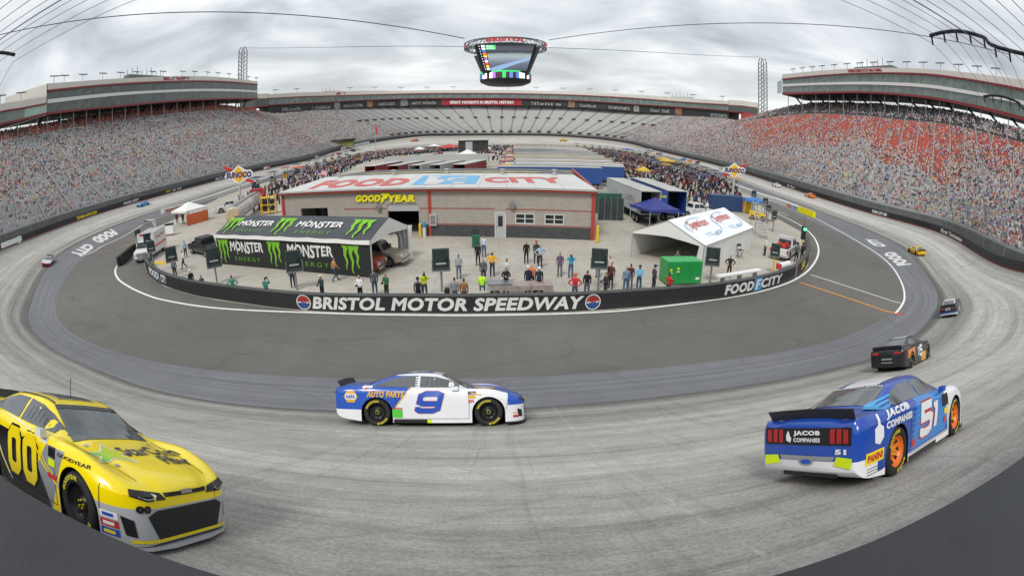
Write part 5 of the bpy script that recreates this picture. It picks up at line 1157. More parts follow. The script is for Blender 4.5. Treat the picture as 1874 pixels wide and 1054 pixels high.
for p in CARMESH.polygons:      # the arches and floor are dark
    c = p.center
    if c.z < .13 and abs(p.normal.z) > .8: p.material_index = 1
def livery(name, base, regions, rough=.22):
    m, t, b = nodes(name); tc_ = t.nodes.new('ShaderNodeTexCoord'); s_ = t.nodes.new('ShaderNodeSeparateXYZ'); t.links.new(tc_.outputs['Object'], s_.inputs[0])
    ab_ = MATH(t, 'ABSOLUTE', s_.outputs[1]); X, Y, Z = s_.outputs[0], ab_, s_.outputs[2]
    cur = (*hexc(base),)
    rgb = t.nodes.new('ShaderNodeRGB'); rgb.outputs[0].default_value = (*cur, 1); cur = rgb.outputs[0]
    for col, planes in regions:
        f = None
        for (a, b_, c_, d_) in planes:
            e_ = MATH(t, 'ADD', MATH(t, 'ADD', MATH(t, 'MULTIPLY', X, a), MATH(t, 'MULTIPLY', Y, b_)), MATH(t, 'MULTIPLY', Z, c_))
            g_ = MATH(t, 'GREATER_THAN', e_, d_); f = g_ if f is None else MATH(t, 'MULTIPLY', f, g_)
        cur = mixc(t, f, cur, hexc(col))
    dn = noise(t, tc_.outputs['Object'], 3., 5, .7); cur = mixc(t, .10, cur, ramp(t, dn, (.35, .55), (.65, 1.1)), 'MULTIPLY')
    t.links.new(cur, b.inputs['Base Color']); b.inputs['Roughness'].default_value = rough; b.inputs['Coat Weight'].default_value = .5; b.inputs['Coat Roughness'].default_value = .08
    return m
def tess(poly, step=.1):
    bm = bmesh.new(); vs = [bm.verts.new((u, v, 0)) for u, v in poly]; bm.faces.new(vs)
    us = [p[0] for p in poly]; ws = [p[1] for p in poly]
    for ax, (lo, hi) in enumerate(((min(us), max(us)), (min(ws), max(ws)))):
        k = lo+step
        while k < hi-1e-3:
            bmesh.ops.bisect_plane(bm, geom=bm.verts[:]+bm.edges[:]+bm.faces[:], plane_co=((k, 0, 0) if ax == 0 else (0, k, 0)), plane_no=((1, 0, 0) if ax == 0 else (0, 1, 0))); k += step
    bm.verts.index_update(); r_ = [tuple(v.co[:2]) for v in bm.verts], [tuple(v.index for v in f.verts) for f in bm.faces]; bm.free(); return r_
def onto(mode, u, v, off=.006):
    o, d = {'R': (V((u, -3, v)), V((0, 1, 0))), 'L': (V((u, 3, v)), V((0, -1, 0))), 'T': (V((u, v, 3)), V((0, 0, -1))), 'F': (V((5, u, v)), V((-1, 0, 0))), 'B': (V((-5, u, v)), V((1, 0, 0)))}[mode]
    q = CB.ray_cast(o, d)
    if q[0] is None:
        q2 = CB.find_nearest(o+d*(5 if mode in 'FB' else 3)-d*1.0 if mode != 'T' else V((u, v, 1))); q = (q2[0], q2[1])
    nn = q[1] if q[1].dot(d) < 0 else -q[1]; return q[0]+nn*off
def decal(mb, mode, poly, mi=0, off=.006, step=.1):
    v, f = tess(poly, step); mb.add([onto(mode, a, b, off) for a, b in v], f, mi); return mb
def dtext(mb, mode, s, u0, u1, v0, v1, mi=0, off=.008, slant=0., du=.12, rot=False, **k):
    vs, fs = text_geo(s, du=du if not rot else .06, dv=.34 if not rot else .2, **k)
    mb.add([onto(mode, *((u0+(u1-u0)*a+slant*(b-.5), v0+(v1-v0)*b) if not rot else (u0+(u1-u0)*b, v0+(v1-v0)*a)), off) for a, b in vs], fs, mi); return mb
m_ctyre = mat('race_tyre', (.013, .013, .014), .75, var=.2, scale=4); m_tlet = mat('tyre_yellow', 'd8c81e', .6, var=.05); m_rimb = mat('rim_black', (.02, .02, .022), .35, .4, var=.1); m_rimo = mat('rim_orange', (.72, .16, .02), .35, var=.05)
m_cgl = mat('car_glass', (.10, .108, .115), .06, var=.3, scale=2., spec=.8); m_cglb = mat('black_trim', (.012, .012, .013), .35, var=0); m_net = mat('window_net', (.02, .02, .02), .8); m_spoil = mat('spoiler_dark', (.025, .025, .028), .45, var=.2, scale=6); m_grl = mat('mesh_grille', (.015, .015, .016), .6, var=.4, scale=30)
def lathe(pts, c, n=28, axis=1, side=1, mi=0, mb=None):
    mb = mb or MB(); rows = []
    for y_, r_ in pts: rows.append([V((c[0]+r_*math.cos(2*math.pi*k/n), c[1]+y_*side, c[2]+r_*math.sin(2*math.pi*k/n))) for k in range(n)])
    return mb.grid(rows, mi, True, True)
WM = {}
def race_wheel(par, x, y, side, rim, detail):
    r = .352; key = (side, detail, rim.name)
    if key not in WM:
        ty = lathe([(-.15, .23), (-.16, .30), (-.145, .338), (-.11, r), (.11, r), (.145, .338), (.16, .30), (.15, .235), (.13, .225)], (0, 0, 0), 32 if detail else 14, side=side)
        rm = lathe([(.145, .228), (.12, .22), (.085, .205), (.055, .17), (.03, .12), (.05, .09), (.075, .07), (.075, .0)], (0, 0, 0), 28 if detail else 12, side=side)
        me = rm.mesh('rim', rim); hub = MB()
        for k in range(5): a = k*2*math.pi/5; hub.cyl((.048*math.cos(a), .07*side, .048*math.sin(a)), (.048*math.cos(a), .10*side, .048*math.sin(a)), .012, 6)
        hol = MB()
        for k in range(8 if detail else 5):
            a0 = k*2*math.pi/(8 if detail else 5); hol.add([(rr_*math.cos(a0+da), yy*side, rr_*math.sin(a0+da)) for rr_, yy, da in ((.13, .041, -.14), (.185, .072, -.18), (.185, .072, .18), (.13, .041, .14))], [(0, 1, 2, 3)])
        let = MB()
        for s_, a0 in ((('GOODYEAR', 160), ('EAGLE', 330)) if detail else ()):
            vs, fs = text_geo(s_, du=.06, bold=.04); ln = 82 if len(s_) > 6 else 60
            let.add([V(((.262+.05*b)*math.cos(R(a0-ln*a*(1 if side < 0 else 1))), .1625*side, (.262+.05*b)*math.sin(R(a0-ln*a)))) if side < 0 else V(((.262+.05*b)*math.cos(R(a0+ln*a)), .1625, (.262+.05*b)*math.sin(R(a0+ln*a)))) for a, b in vs], fs)
        WM[key] = (ty.mesh('tyre', m_ctyre), me, hub.mesh('lug', m_tlet), hol.mesh('holes', m_well), let.mesh('let', m_tlet) if detail else None)
    ms = WM[key]
    w = bpy.data.objects.new('wheel', ms[0]); COL.objects.link(w); w.parent = par; w.location = (x, y, r)
    for nm, m_ in (('rim', ms[1]), ('lug_nuts', ms[2]), ('rim_holes', ms[3]), ('tyre_lettering', ms[4])):
        if m_ is None or (not detail and nm != 'rim'): continue
        o = bpy.data.objects.new(nm, m_); COL.objects.link(o); o.parent = w
        if nm in ('lug_nuts', 'rim_holes'): o['kind'] = 'stuff' if False else 'thing'
        if 'kind' in o: del o['kind']
    return w
WPOLY = [(.86, .975), (.80, 1.0), (.42, 1.16), (.12, 1.235), (-.28, 1.262), (-.28, .985)]; RPOLY = [(-.34, .99), (-.34, 1.262), (-.75, 1.245), (-1.05, 1.18), (-1.42, 1.03), (-1.40, 1.0)]
def M_(n_, c, r=.3): return mat('livery_'+n_, c, r, var=.03, coat=.3)
def stock_car(label, M, liv, rim=None, detail=True, s=1., name='race_car', group=None, spoiler=m_spoil, rear='lamp', lampc=None, grillec=None, splitter=None):
    t_ = thing(name, label, 'race car', M=M @ Matrix.Scale(s, 4), group=group)
    me = CARMESH if detail else CARMESH
    b = bpy.data.objects.new('body', me); COL.objects.link(b); b.parent = t_
    b.material_slots[0].link = 'OBJECT'; b.material_slots[0].material = liv
    mb = MB(); decal(mb, 'T', [(.96, -.66), (.96, .66), (.26, .54), (.26, -.54)], 0, .007, .12); mb.build('windshield', m_cgl, t_)
    mb = MB(); decal(mb, 'T', [(-1.0, -.53), (-1.0, .53), (-1.66, .6), (-1.66, -.6)], 0, .007, .12); mb.build('rear_window', m_cgl, t_)
    for sd in 'RL':
        MBs = MB(); decal(MBs, sd, WPOLY, 0, .006, .14); MBs.build('side_window', m_cgl, t_); MBs = MB(); decal(MBs, sd, RPOLY, 0, .006, .14); MBs.build('quarter_window', m_cgl, t_)
    lo_ = [onto('T', -2.36, y_, -.01) for y_ in (-.78, -.4, 0, .4, .78)]; hi_ = [V((-2.44, y_*1.0, q_.z+.125+.02)) for y_, q_ in zip((-.80, -.4, 0, .4, .80), lo_)]; dx_ = V((-.02, 0, 0))
    MB().grid([lo_, hi_, [q_+dx_ for q_ in hi_], [q_+dx_ for q_ in lo_]], 0, False).add([lo_[0], hi_[0], hi_[0]+dx_, lo_[0]+dx_], [(0, 1, 2, 3)]).add([lo_[-1], hi_[-1], hi_[-1]+dx_, lo_[-1]+dx_], [(3, 2, 1, 0)]).build('spoiler', spoiler, t_)
    sp_ = MB()
    out_ = [(1.86, .96), (2.05, .93), (2.22, .82), (2.34, .62), (2.40, .3)]; ol = [(x_, -y_) for x_, y_ in out_]+[(x_, y_) for x_, y_ in out_[::-1]]
    sp_.prism([(x_, y_, .06) for x_, y_ in ol], (0, 0, .035)); sp_.build('splitter', splitter or m_cglb, t_)
    for x_ in (1.42, -1.38):
        for s_ in (-1, 1): race_wheel(t_, x_, s_*.815, s_, rim or m_rimb, detail)
    # face
    mb = MB(); decal(mb, 'F', [(-.50, .17), (.50, .17), (.62, .42), (.50, .48), (-.50, .48), (-.62, .42)], 0, .008, .1); mb.build('grille', grillec or m_grl, t_)
    for s_ in (-1, 1):
        h = MB(); decal(h, 'F', [(s_*.34, .575), (s_*.40, .64), (s_*.76, .69), (s_*.79, .63), (s_*.62, .58)], 0, .008, .06); ho = h.build('headlight', m_cglb, t_)
        if detail: h = MB(); decal(h, 'F', [(s_*.48, .60), (s_*.5, .64), (s_*.70, .665), (s_*.71, .63), (s_*.62, .60)], 0, .012, .06); h.build('lens', m_lamp, ho)
        h = MB(); decal(h, 'F', [(s_*.74, .2), (s_*.83, .22), (s_*.86, .42), (s_*.76, .38)], 0, .008, .06); h.build('brake_duct', m_cglb, t_)
        h = MB()
        if rear == 'bars':
            for k in range(3): a = s_*(.44+.115*k); decal(h, 'B', [(a, .70), (a+s_*.085, .70), (a+s_*.085, .88), (a, .88)], 0, .02, .1)
        else: decal(h, 'B', [(s_*.40, .80), (s_*.80, .80), (s_*.80, .87), (s_*.44, .89)], 0, .02, .1)
        h.build('taillight', lampc or m_tail, t_)
    if detail:
        ln = MB(); ribbon(ln, 'T', [(.98, -.70), (1.6, -.66), (2.1, -.56)], .010, 0, .006); ln.build('panel_seam', m_cglb, t_); ln = MB(); ribbon(ln, 'T', [(.98, .70), (1.6, .66), (2.1, .56)], .010, 0, .006); ln.build('panel_seam', m_cglb, t_)
        for sd in 'RL':
            for pts in ([(.93, .93), (.95, .6), (.93, .2)], [(-.92, .96), (-.88, .6), (-.92, .42)], [(-.92, .205), (.93, .205)], [(1.86, .42), (1.9, .70)]): ln = MB(); ribbon(ln, sd, pts, .010, 0, .0055); ln.build('panel_seam', m_cglb, t_)
        for y_ in (-.24, .24): ln = MB(); decal(ln, 'T', [(.05, y_-.16), (.05, y_+.16), (-.28, y_+.16), (-.28, y_-.16)], 0, .0065, .2); ln.build('roof_flap_seam', m_cglb, t_) if False else None
        for u_ in (1.1, 1.75): 
            for y_ in (-.55, .55): ln = MB(); decal(ln, 'T', [(u_-.03, y_-.03), (u_+.03, y_-.03), (u_+.03, y_+.03), (u_-.03, y_+.03)], 0, .012, .2); ln.build('hood_pin', m_chr, t_)
        for k_ in range(6): ln = MB(); ribbon(ln, 'R', [(-.10+.12*k_, 1.02), (-.10+.12*k_, 1.20 if k_ < 3 else 1.20-.05*(k_-2))], .008, 0, .010); ln.build('window_net', m_net, t_)
        MB().ball((-.15, .28, 1.08), .14, 10).build('driver_helmet', M_('helmet_white', 'd8d8da'), t_) if False else None
    MB().box((-2.34, 0, .27), (.2, 1.0, .12)).build('diffuser', m_cglb, t_)
    return t_
def strip_path(mb, mode, path, w, mi=0, off=.008, closed=False, slant=0., zmid=0.):
    n_ = len(path); L_, R_ = [], []
    for i, p in enumerate(path):
        a = path[(i-1) % n_] if closed or i else p; b = path[(i+1) % n_] if closed or i < n_-1 else p
        d1 = V((p[0]-a[0], p[1]-a[1])); d2 = V((b[0]-p[0], b[1]-p[1])); d1 = d2 if d1.length < 1e-6 else d1; d2 = d1 if d2.length < 1e-6 else d2
        d1.normalize(); d2.normalize(); n1_ = V((-d1.y, d1.x)); n2_ = V((-d2.y, d2.x)); m = (n1_+n2_).normalized(); k = w/2/max(.5, m.dot(n1_))
        for q, l_ in ((V(p[:2])+m*k, L_), (V(p[:2])-m*k, R_)): l_.append((q.x+slant*(q.y-zmid), q.y))
    idx = list(range(n_))+([0] if closed else [])
    rows = [[], []]
    for i, j in zip(idx, idx[1:]):
        m = max(1, int(math.hypot(L_[j][0]-L_[i][0], L_[j][1]-L_[i][1])/.08))
        for k in range(m):
            f_ = k/m
            for r_, l_ in ((0, L_), (1, R_)): rows[r_].append((l_[i][0]*(1-f_)+l_[j][0]*f_, l_[i][1]*(1-f_)+l_[j][1]*f_))
    for r_, l_ in ((0, L_), (1, R_)): rows[r_].append(l_[idx[-1]])
    mb.grid([[onto(mode, a, b, off) for a, b in r_] for r_ in rows], mi, True); return mb
def numeral(mb, mode, ch, x0, x1, z0, z1, w, mi, off, slant, grow=0.):
    W_, H_ = x1-x0, z1-z0; h = w/2; r_ = .32*min(W_, H_); fx = lambda u: x0+h+(W_-w)*u; fz = lambda v: z0+h+(H_-w)*v; c = .22; k_ = dict(w=w+grow, mi=mi, off=off, slant=slant, zmid=(z0+z1)/2)
    if ch == '0': strip_path(mb, mode, [(fx(a), fz(b)) for a, b in ((c, 0), (1-c, 0), (1, c*.7), (1, 1-c*.7), (1-c, 1), (c, 1), (0, 1-c*.7), (0, c*.7))], closed=True, **k_)
    if ch == '9':
        strip_path(mb, mode, [(fx(a), fz(b)) for a, b in ((1, .42), (c, .42), (0, .52), (0, .88), (c, 1), (1-c, 1), (1, .9), (1, .12), (1-c, 0), (.12, 0), (0, .1), (0, .24))], **k_)
    if ch == '5': strip_path(mb, mode, [(fx(a), fz(b)) for a, b in ((1, 1), (.0, 1), (.0, .56), (1-c, .56), (1, .48), (1, .1), (1-c, 0), (.12, 0), (0, .08), (0, .22))], **k_)
    if ch == '1': strip_path(mb, mode, [(fx(a), fz(b)) for a, b in ((.6, 0), (.6, 1.0))], **k_); strip_path(mb, mode, [(fx(.6)-h-grow/2-.005, fz(.93)), (fx(.6)-h-grow/2-w*.5, fz(.83))], **{**k_, 'w': w*.8})
def frame_on(pos, nrm, fwd):
    z_ = nrm.normalized(); x_ = (fwd-z_*fwd.dot(z_)).normalized(); y_ = z_.cross(x_); m = Matrix((x_, y_, z_)).transposed().to_4x4(); m.translation = pos; return m
def place2(rear, front, s=None):     # contact pixels of the right-hand wheels
    a, n1_ = hit(*rear); b, n2_ = hit(*front); s_ = s or (b-a).length/2.8; nn = (n1_+n2_).normalized(); m = frame_on((a+b)/2, nn, b-a); left = m.col[1].xyz
    m.translation = (a+b)/2+left*(.9*s_)-m.col[0].xyz*.02*s_; return m, s_
def ribbon(mb, mode, pts, w, mi=0, off=.007):
    for (a, b) in zip(pts, pts[1:]):
        d = V((b[0]-a[0], b[1]-a[1], 0)); l = d.length; d.normalize(); nx, ny = -d.y*w/2, d.x*w/2
        decal(mb, mode, [(a[0]-nx, a[1]-ny), (b[0]-nx, b[1]-ny), (b[0]+nx, b[1]+ny), (a[0]+nx, a[1]+ny)], mi, off, .12)
    return mb
def M_(n_, c, r=.3): return mat('livery_'+n_, c, r, var=.03, coat=.3)
cY, cW, cB, cK, cR, cS, cG, cO = M_('yellow', 'f0d800'), M_('white', 'e6e6e6'), M_('blue', '1c4fb0'), M_('black', '121214'), M_('red', 'c02828'), M_('silver', '8f9296'), M_('green', '4fc23c'), M_('orange', 'e46a1c')
cN = M_('neon', 'd4e80c'); cLB = M_('light_blue', '38a4e0'); cGo = M_('gold', 'd8a52c')
# ---- car 9: white and blue, side on ----
M9, s9 = place2((692, 779), (895, 779))
L9 = livery('livery_nine', 'e4e4e6', [('1d52b2', [(-1, 0, .75, 1.26), (0, 0, 1, .42)]), ('1d52b2', [(-1, 0, 0, 1.18), (0, 0, 1, .50)]), ('1d52b2', [(1, 0, 0, .92), (0, -1, 0, -.80), (0, 0, 1, .55)]), ('1d52b2', [(1, 0, 0, 1.9), (0, 0, 1, .52)]), ('e4e4e6', [(1, 0, 0, -.95), (-1, 0, 0, -.25), (0, 0, 1, 1.27)])])
c9 = stock_car('white and blue race car number 9 seen side on in the middle of the banking', M9, L9, s=s9)
mb = MB(); numeral(mb, 'R', '9', -.36, .28, .34, .90, .135, 1, .007, .28, .018); numeral(mb, 'R', '9', -.36, .28, .34, .90, .135, 0, .012, .28); mb.build('number', [cB, cO], c9)
mb = MB(); dtext(mb, 'R', 'AUTO PARTS', -1.62, -.68, .74, .90, 0, .008, .03, bold=.05); mb.build('lettering', cGo, c9)
hexa = [(-2.06+.19*math.cos(R(a)), .75+.17*math.sin(R(a))) for a in range(0, 360, 60)]; hx2 = [(-2.06+.15*math.cos(R(a)), .75+.085*math.sin(R(a))) for a in (20, 160, 200, 340)]
mb = MB(); decal(mb, 'R', hexa, 0, .008); decal(mb, 'R', [(-2.2, .68), (-1.92, .68), (-1.92, .82), (-2.2, .82)], 1, .011); dtext(mb, 'R', 'NAPA', -2.18, -1.94, .70, .80, 2, .014, bold=.05); mb.build('emblem', [cGo, cW, cB], c9)
mb = MB(); decal(mb, 'R', [(-1.75, .90), (-1.48, .90), (-1.48, 1.02), (-1.75, 1.02)], 0, .012); decal(mb, 'R', [(-1.68, .93), (-1.56, .93), (-1.62, .99)], 1, .015); mb.build('sponsor_decal', [cW, cR], c9)
mb = MB(); decal(mb, 'R', [(-.98, .23), (-.72, .23), (-.72, .44), (-.98, .44)], 0, .008); decal(mb, 'R', [(-.98, .45), (-.72, .45), (-.72, .48), (-.98, .48)], 1, .008); mb.build('sponsor_decal', [cG, cR], c9)
mb = MB(); decal(mb, 'R', [(.92, .80), (1.12, .80), (1.12, .88), (.92, .88)], 0, .008); decal(mb, 'R', [(.92, .71), (1.1, .71), (1.1, .78), (.92, .78)], 1, .008); dtext(mb, 'R', '3M', .92, 1.06, .60, .68, 2, .008, bold=.06); mb.build('sponsor_decal', [cK, cGo, cR], c9)
ribbon(ribbon(MB(), 'R', [(-.50, 1.0), (-.74, .70), (-.90, .50)], .03), 'R', [(1.0, .84), (1.25, .79)], .03).build('pinstripe', cGo, c9)
mb = MB(); decal(mb, 'R', [(-.95, .10), (-.1, .10), (-.1, .19), (-.95, .19)], 0, .01); decal(mb, 'R', [(-.1, .10), (0, .10), (0, .19), (-.1, .19)], 1, .01); mb.build('side_skirt', [cK, cN], c9)
mb = MB()
for k in range(5): decal(mb, 'R', [(-.40, .985+.055*k), (-.28, .985+.055*k), (-.28, 1.01+.055*k), (-.40, 1.01+.055*k)], 0, .014)
mb.build('pillar_marks', cW, c9)
mb = MB(); decal(mb, 'T', [(1.30+.30*math.cos(R(a)), .52*math.sin(R(a))) for a in range(0, 360, 30)], 0, .008); dtext(mb, 'T', 'NAPA', 1.42, 1.16, -.40, .40, 1, .012, bold=.05, rot=True); mb.build('hood_emblem', [cGo, cW], c9)
MB().box((.6, -.98, .97), (.16, .1, .09)).build('mirror', cW, c9)
mb = MB(); decal(mb, 'T', [(-.9, -.40), (-.9, .40), (.0, .44), (.0, -.44)], 0, .008, .2); mb.build('roof_panel', cB, c9); mb = MB(); dtext(mb, 'T', '9', -.75, -.1, -.3, .3, 0, .014, bold=.08); mb.build('roof_number', cW, c9)
mb = MB(); decal(mb, 'R', [(2.02, .2), (2.16, .2), (2.16, .26), (2.02, .26)], 0, .01); decal(mb, 'R', [(2.02, .30), (2.14, .30), (2.14, .33), (2.02, .33)], 1, .01); mb.build('sponsor_decal', [cR, cGo], c9)
# ---- car 51: blue, seen from behind ----
M51, s51 = place2((1634, 869), (1742, 796)); s51 *= 1.0
L51 = livery('livery_fifty_one', '1f4aa8', [('2a80cc', [(1, 0, -.35, -.92), (-1, 0, .35, -.70), (0, 1, 0, .8), (0, 0, 1, .25)]), ('e6e6e8', [(1, 0, .25, 1.0), (0, 0, 1, .1)]), ('e6e6e8', [(.0, 0, -1, -.22)]), ('e6e6e8', [(-1, 0, 0, 2.0), (0, 0, -1, -.45)])])
c51 = stock_car('blue and white race car number 51 with orange wheels at lower right, seen from behind', M51, L51, rim=m_rimo, s=s51, rear='bars')
mb = MB()
for ch_, xa_, xb_ in (('5', -.46, .10), ('1', .08, .42)): numeral(mb, 'R', ch_, xa_, xb_, .34, .88, .13, 1, .007, .22, .05); numeral(mb, 'R', ch_, xa_, xb_, .34, .88, .13, 0, .012, .22)
mb.build('dummy', cW, c51) if False else None; mb.build('number', [cW, cR], c51)
mb = MB(); dtext(mb, 'R', 'JACOB', -1.78, -.92, .86, .99, 0, .008, .02, bold=.05); dtext(mb, 'R', 'COMPANIES', -1.80, -.84, .74, .84, 0, .008, .02, bold=.05); mb.build('lettering', cW, c51)
hand = [(-2.12, .62), (-1.98, .58), (-1.88, .66), (-1.88, .80), (-1.96, .84), (-1.97, .98), (-2.02, .98), (-2.03, .84), (-2.12, .80)]
mb = MB(); decal(mb, 'R', hand, 0, .009, .08); mb.build('hand_emblem', cW, c51)
mb = MB()
for k in range(3): ribbon(mb, 'R', [(-1.9+.1*k, 1.0+.02*k), (-1.5, 1.02+.035*k), (-1.15, 1.04+.05*k)], .02)
for k in range(6): ribbon(mb, 'R', [(-.85, .40+.08*k), (-.5, .40+.08*k)], .012)
mb.build('pinstripe', cLB, c51)
mb = MB(); decal(mb, 'R', [(-2.33, .36), (-1.86, .36), (-1.86, .52), (-2.33, .52)], 0, .009); dtext(mb, 'R', 'PANINI', -2.29, -1.90, .39, .49, 1, .013, bold=.06); mb.build('sponsor_decal', [cY, cR], c51)
mb = MB()
for k in range(3): ribbon(mb, 'R', [(-2.28, .22+.04*k), (-1.86, .22+.04*k)], .01)
mb.build('pinstripe', cK, c51)
mb = MB(); decal(mb, 'R', [(.72, .52), (.95, .52), (.95, .62), (.72, .62)], 0, .009); decal(mb, 'R', [(-.86, .28), (-.70, .28), (-.70, .40), (-.86, .40)], 1, .009); decal(mb, 'R', [(.70, .38), (.80, .38), (.80, .48), (.70, .48)], 1, .009); decal(mb, 'R', [(.62, .66), (.92, .66), (.92, .86), (.62, .86)], 2, .009); mb.build('sponsor_decal', [cY, cR, cK], c51)
mb = MB(); decal(mb, 'B', [(-.80, .67), (.80, .67), (.80, .90), (-.80, .90)], 0, .012, .1); mb.build('tail_panel', cK, c51)
mb = MB(); dtext(mb, 'B', 'JACOB', .24, -.26, .79, .87, 0, .02, bold=.06); dtext(mb, 'B', 'COMPANIES', .24, -.26, .71, .77, 0, .02, bold=.04); decal(mb, 'B', [(-a-.0, b) for a, b in ((-.30, .70), (-.38, .73), (-.38, .80), (-.35, .86), (-.33, .86), (-.31, .80), (-.28, .76))], 0, .02); mb.build('tail_lettering', cW, c51)
mb = MB()
for s_ in (-1, 1): decal(mb, 'B', [(s_*.80, .36), (s_*.50, .40), (s_*.55, .52), (s_*.82, .50)], 0, .015, .1)
mb.build('neon_patch', cN, c51)
mb = MB(); decal(mb, 'B', [(-.48, .46), (.48, .46), (.52, .52), (-.52, .52)], 0, .012, .1); mb.build('bumper_band', cS, c51)
mb = MB(); decal(mb, 'B', [(.14*math.cos(R(a)), .44+.055*math.sin(R(a))) for a in range(0, 360, 30)], 0, .02); decal(mb, 'B', [(.10*math.cos(R(a)), .44+.035*math.sin(R(a))) for a in range(0, 360, 30)], 1, .023); mb.build('badge', [cS, cB], c51)
mb = MB(); dtext(mb, 'B', '51', -.52, -.72, .55, .62, 0, .015, bold=.06); mb.build('small_number', cW, c51)
mb = MB(); decal(mb, 'T', [(-.95, -.35), (-.98, .35), (-.1, .42), (-.1, -.42)], 0, .008); mb.build('roof_panel', cW, c51)
MB().box((.6, -.98, .97), (.16, .1, .09)).build('mirror', cB, c51)
mb = MB(); dtext(mb, 'T', 'JACOB COMPANIES', -1.05, -.98, -.5, .5, 0, .012, bold=.05, rot=True); mb.build('roof_lettering', cW, c51)
mb = MB(); decal(mb, 'R', [(-.95, .10), (.3, .10), (.3, .17), (-.95, .17)], 0, .01); mb.build('side_skirt', cK, c51)
# ---- car 00: yellow, nose towards us at lower left ----
a_, n_a = hit(238, 1026); b_, n_b = hit(434, 970); lf = (b_-a_); nn = (n_a+n_b).normalized(); s00 = lf.length/1.86
lf.normalize(); fw_ = lf.cross(nn)
if fw_.x < 0: fw_ = -fw_
fw_ = Matrix.Rotation(.02, 3, nn) @ fw_
M00 = frame_on((a_+b_)/2-fw_*2.30*s00, nn, fw_)
L00 = livery('livery_double_zero', 'ffe400', [('b4b6ba', [(1, 0, 0, 1.0), (0, .0, -1, -.50)]), ('8f9296', [(1, 0, -.9, -.05), (0, 1, 0, .80), (0, 0, -1, -.86), (-1, 0, .6, -.70)]), ('111113', [(-1, 0, -.75, -.85), (0, 1, 0, .80), (0, 0, -1, -.80)])])
c00 = stock_car('bright yellow race car number 00 with black and silver sides at lower left, nose on', M00, L00, s=s00, splitter=M_('pale_silver', 'b8babe'))
mb = MB()
for u in (-.56, -.02): numeral(mb, 'R', '0', u, u+.46, .26, .88, .15, 1, .007, .14, .06); numeral(mb, 'R', '0', u, u+.46, .26, .88, .15, 0, .012, .14)
mb.build('number', [cY, cK], c00)
mb = MB(); ribbon(mb, 'R', [(.25, .90), (.62, .62), (1.0, .44)], .03); ribbon(mb, 'R', [(.32, .93), (.7, .64), (1.02, .50)], .02); ribbon(mb, 'R', [(-1.2, .8), (-.85, .4), (-.6, .2)], .03); mb.build('pinstripe', cY, c00)
mb = MB(); ribbon(mb, 'R', [(-1.1, .75), (-.8, .38), (-.5, .15)], .02); ribbon(mb, 'R', [(-.7, .98), (.2, .93)], .012); mb.build('pinstripe', cW, c00)
mb = MB(); star = []
for k in range(10):
    r_ = .40 if k % 2 == 0 else .14; a = R(-90+36*k+12); star.append((1.45+r_*.80*math.sin(a), -.42+r_*1.0*math.cos(a)))
so_ = [(1.45+(x_-1.45)*1.22, -.42+(y_+.42)*1.22) for x_, y_ in star]
decal(mb, 'T', so_, 0, .005, .06); mb.build('star_outline', cW, c00)
mstar, t, b = nodes('star_gradient'); tcs = t.nodes.new('ShaderNodeTexCoord'); sp3 = t.nodes.new('ShaderNodeSeparateXYZ'); t.links.new(tcs.outputs['Object'], sp3.inputs[0])
t.links.new(ramp(t, MATH(t, 'ADD', sp3.outputs[1], .8), (.15, hexc('6ac23a')), (.55, hexc('d8d820')), (.85, hexc('e8641e'))), b.inputs['Base Color']); b.inputs['Roughness'].default_value = .3
mb = MB(); decal(mb, 'T', star, 0, .008, .06); mb.build('star', mstar, c00)
m_navy = M_('navy', '1a2238'); mb = MB(); dtext(mb, 'T', 'StarCom', 1.58, 1.26, -.24, .72, 0, .011, bold=.02, rot=True); dtext(mb, 'T', 'Fiber', 1.88, 1.62, .18, .66, 0, .011, bold=.035, rot=True); mb.build('hood_lettering', m_navy, c00)
for o_ in [o_ for o_ in c00.children if o_.name.startswith('hood_lettering')]:
    pass
mb = MB(); decal(mb, 'F', [(-.34, .60), (.34, .60), (.36, .64), (-.36, .64)], 0, .01, .1); mb.build('upper_grille', cK, c00)
mb = MB(); decal(mb, 'F', [(-.09, .61), (.09, .61), (.09, .65), (-.09, .65)], 0, .014); mb.build('badge', m_chr, c00)
mb = MB(); decal(mb, 'F', [(-.80, .14), (.80, .14), (.80, .175), (-.80, .175)], 0, .012, .1); mb.build('lip_stripe', cY, c00)
mb = MB(); dtext(mb, 'F', '00', -.74, -.58, .46, .54, 0, .012, bold=.08); mb.build('small_number', cK, c00)
for z_, c_, c2 in ((.36, cW, cB), (.27, cR, cW), (.18, cB, cY)):
    mb = MB(); decal(mb, 'R', [(1.86, z_), (2.1, z_), (2.1, z_+.075), (1.86, z_+.075)], 0, .008); decal(mb, 'R', [(1.90, z_+.02), (2.05, z_+.02), (2.05, z_+.055), (1.90, z_+.055)], 1, .011); mb.build('sponsor_decal', [c_, c2], c00)
mb = MB(); decal(mb, 'R', [(.80, .74), (.98, .74), (.98, .86), (.80, .86)], 0, .009); decal(mb, 'R', [(.80, .64), (.98, .64), (.98, .72), (.80, .72)], 1, .009); decal(mb, 'R', [(.75, .49), (1.0, .49), (1.0, .55), (.75, .55)], 2, .009); decal(mb, 'R', [(.56, .86), (.74, .86), (.74, .92), (.56, .92)], 3, .009); mb.build('sponsor_decal', [cK, cN, cR, cW], c00)
mb = MB(); decal(mb, 'T', [(-.85, -.30), (-.85, .30), (.05, .36), (.05, -.36)], 0, .008, .15); mb.build('roof_outline', cW, c00); mb = MB(); decal(mb, 'T', [(-.82, -.27), (-.82, .27), (.02, .33), (.02, -.33)], 0, .012, .15); mb.build('roof_panel', cK, c00)
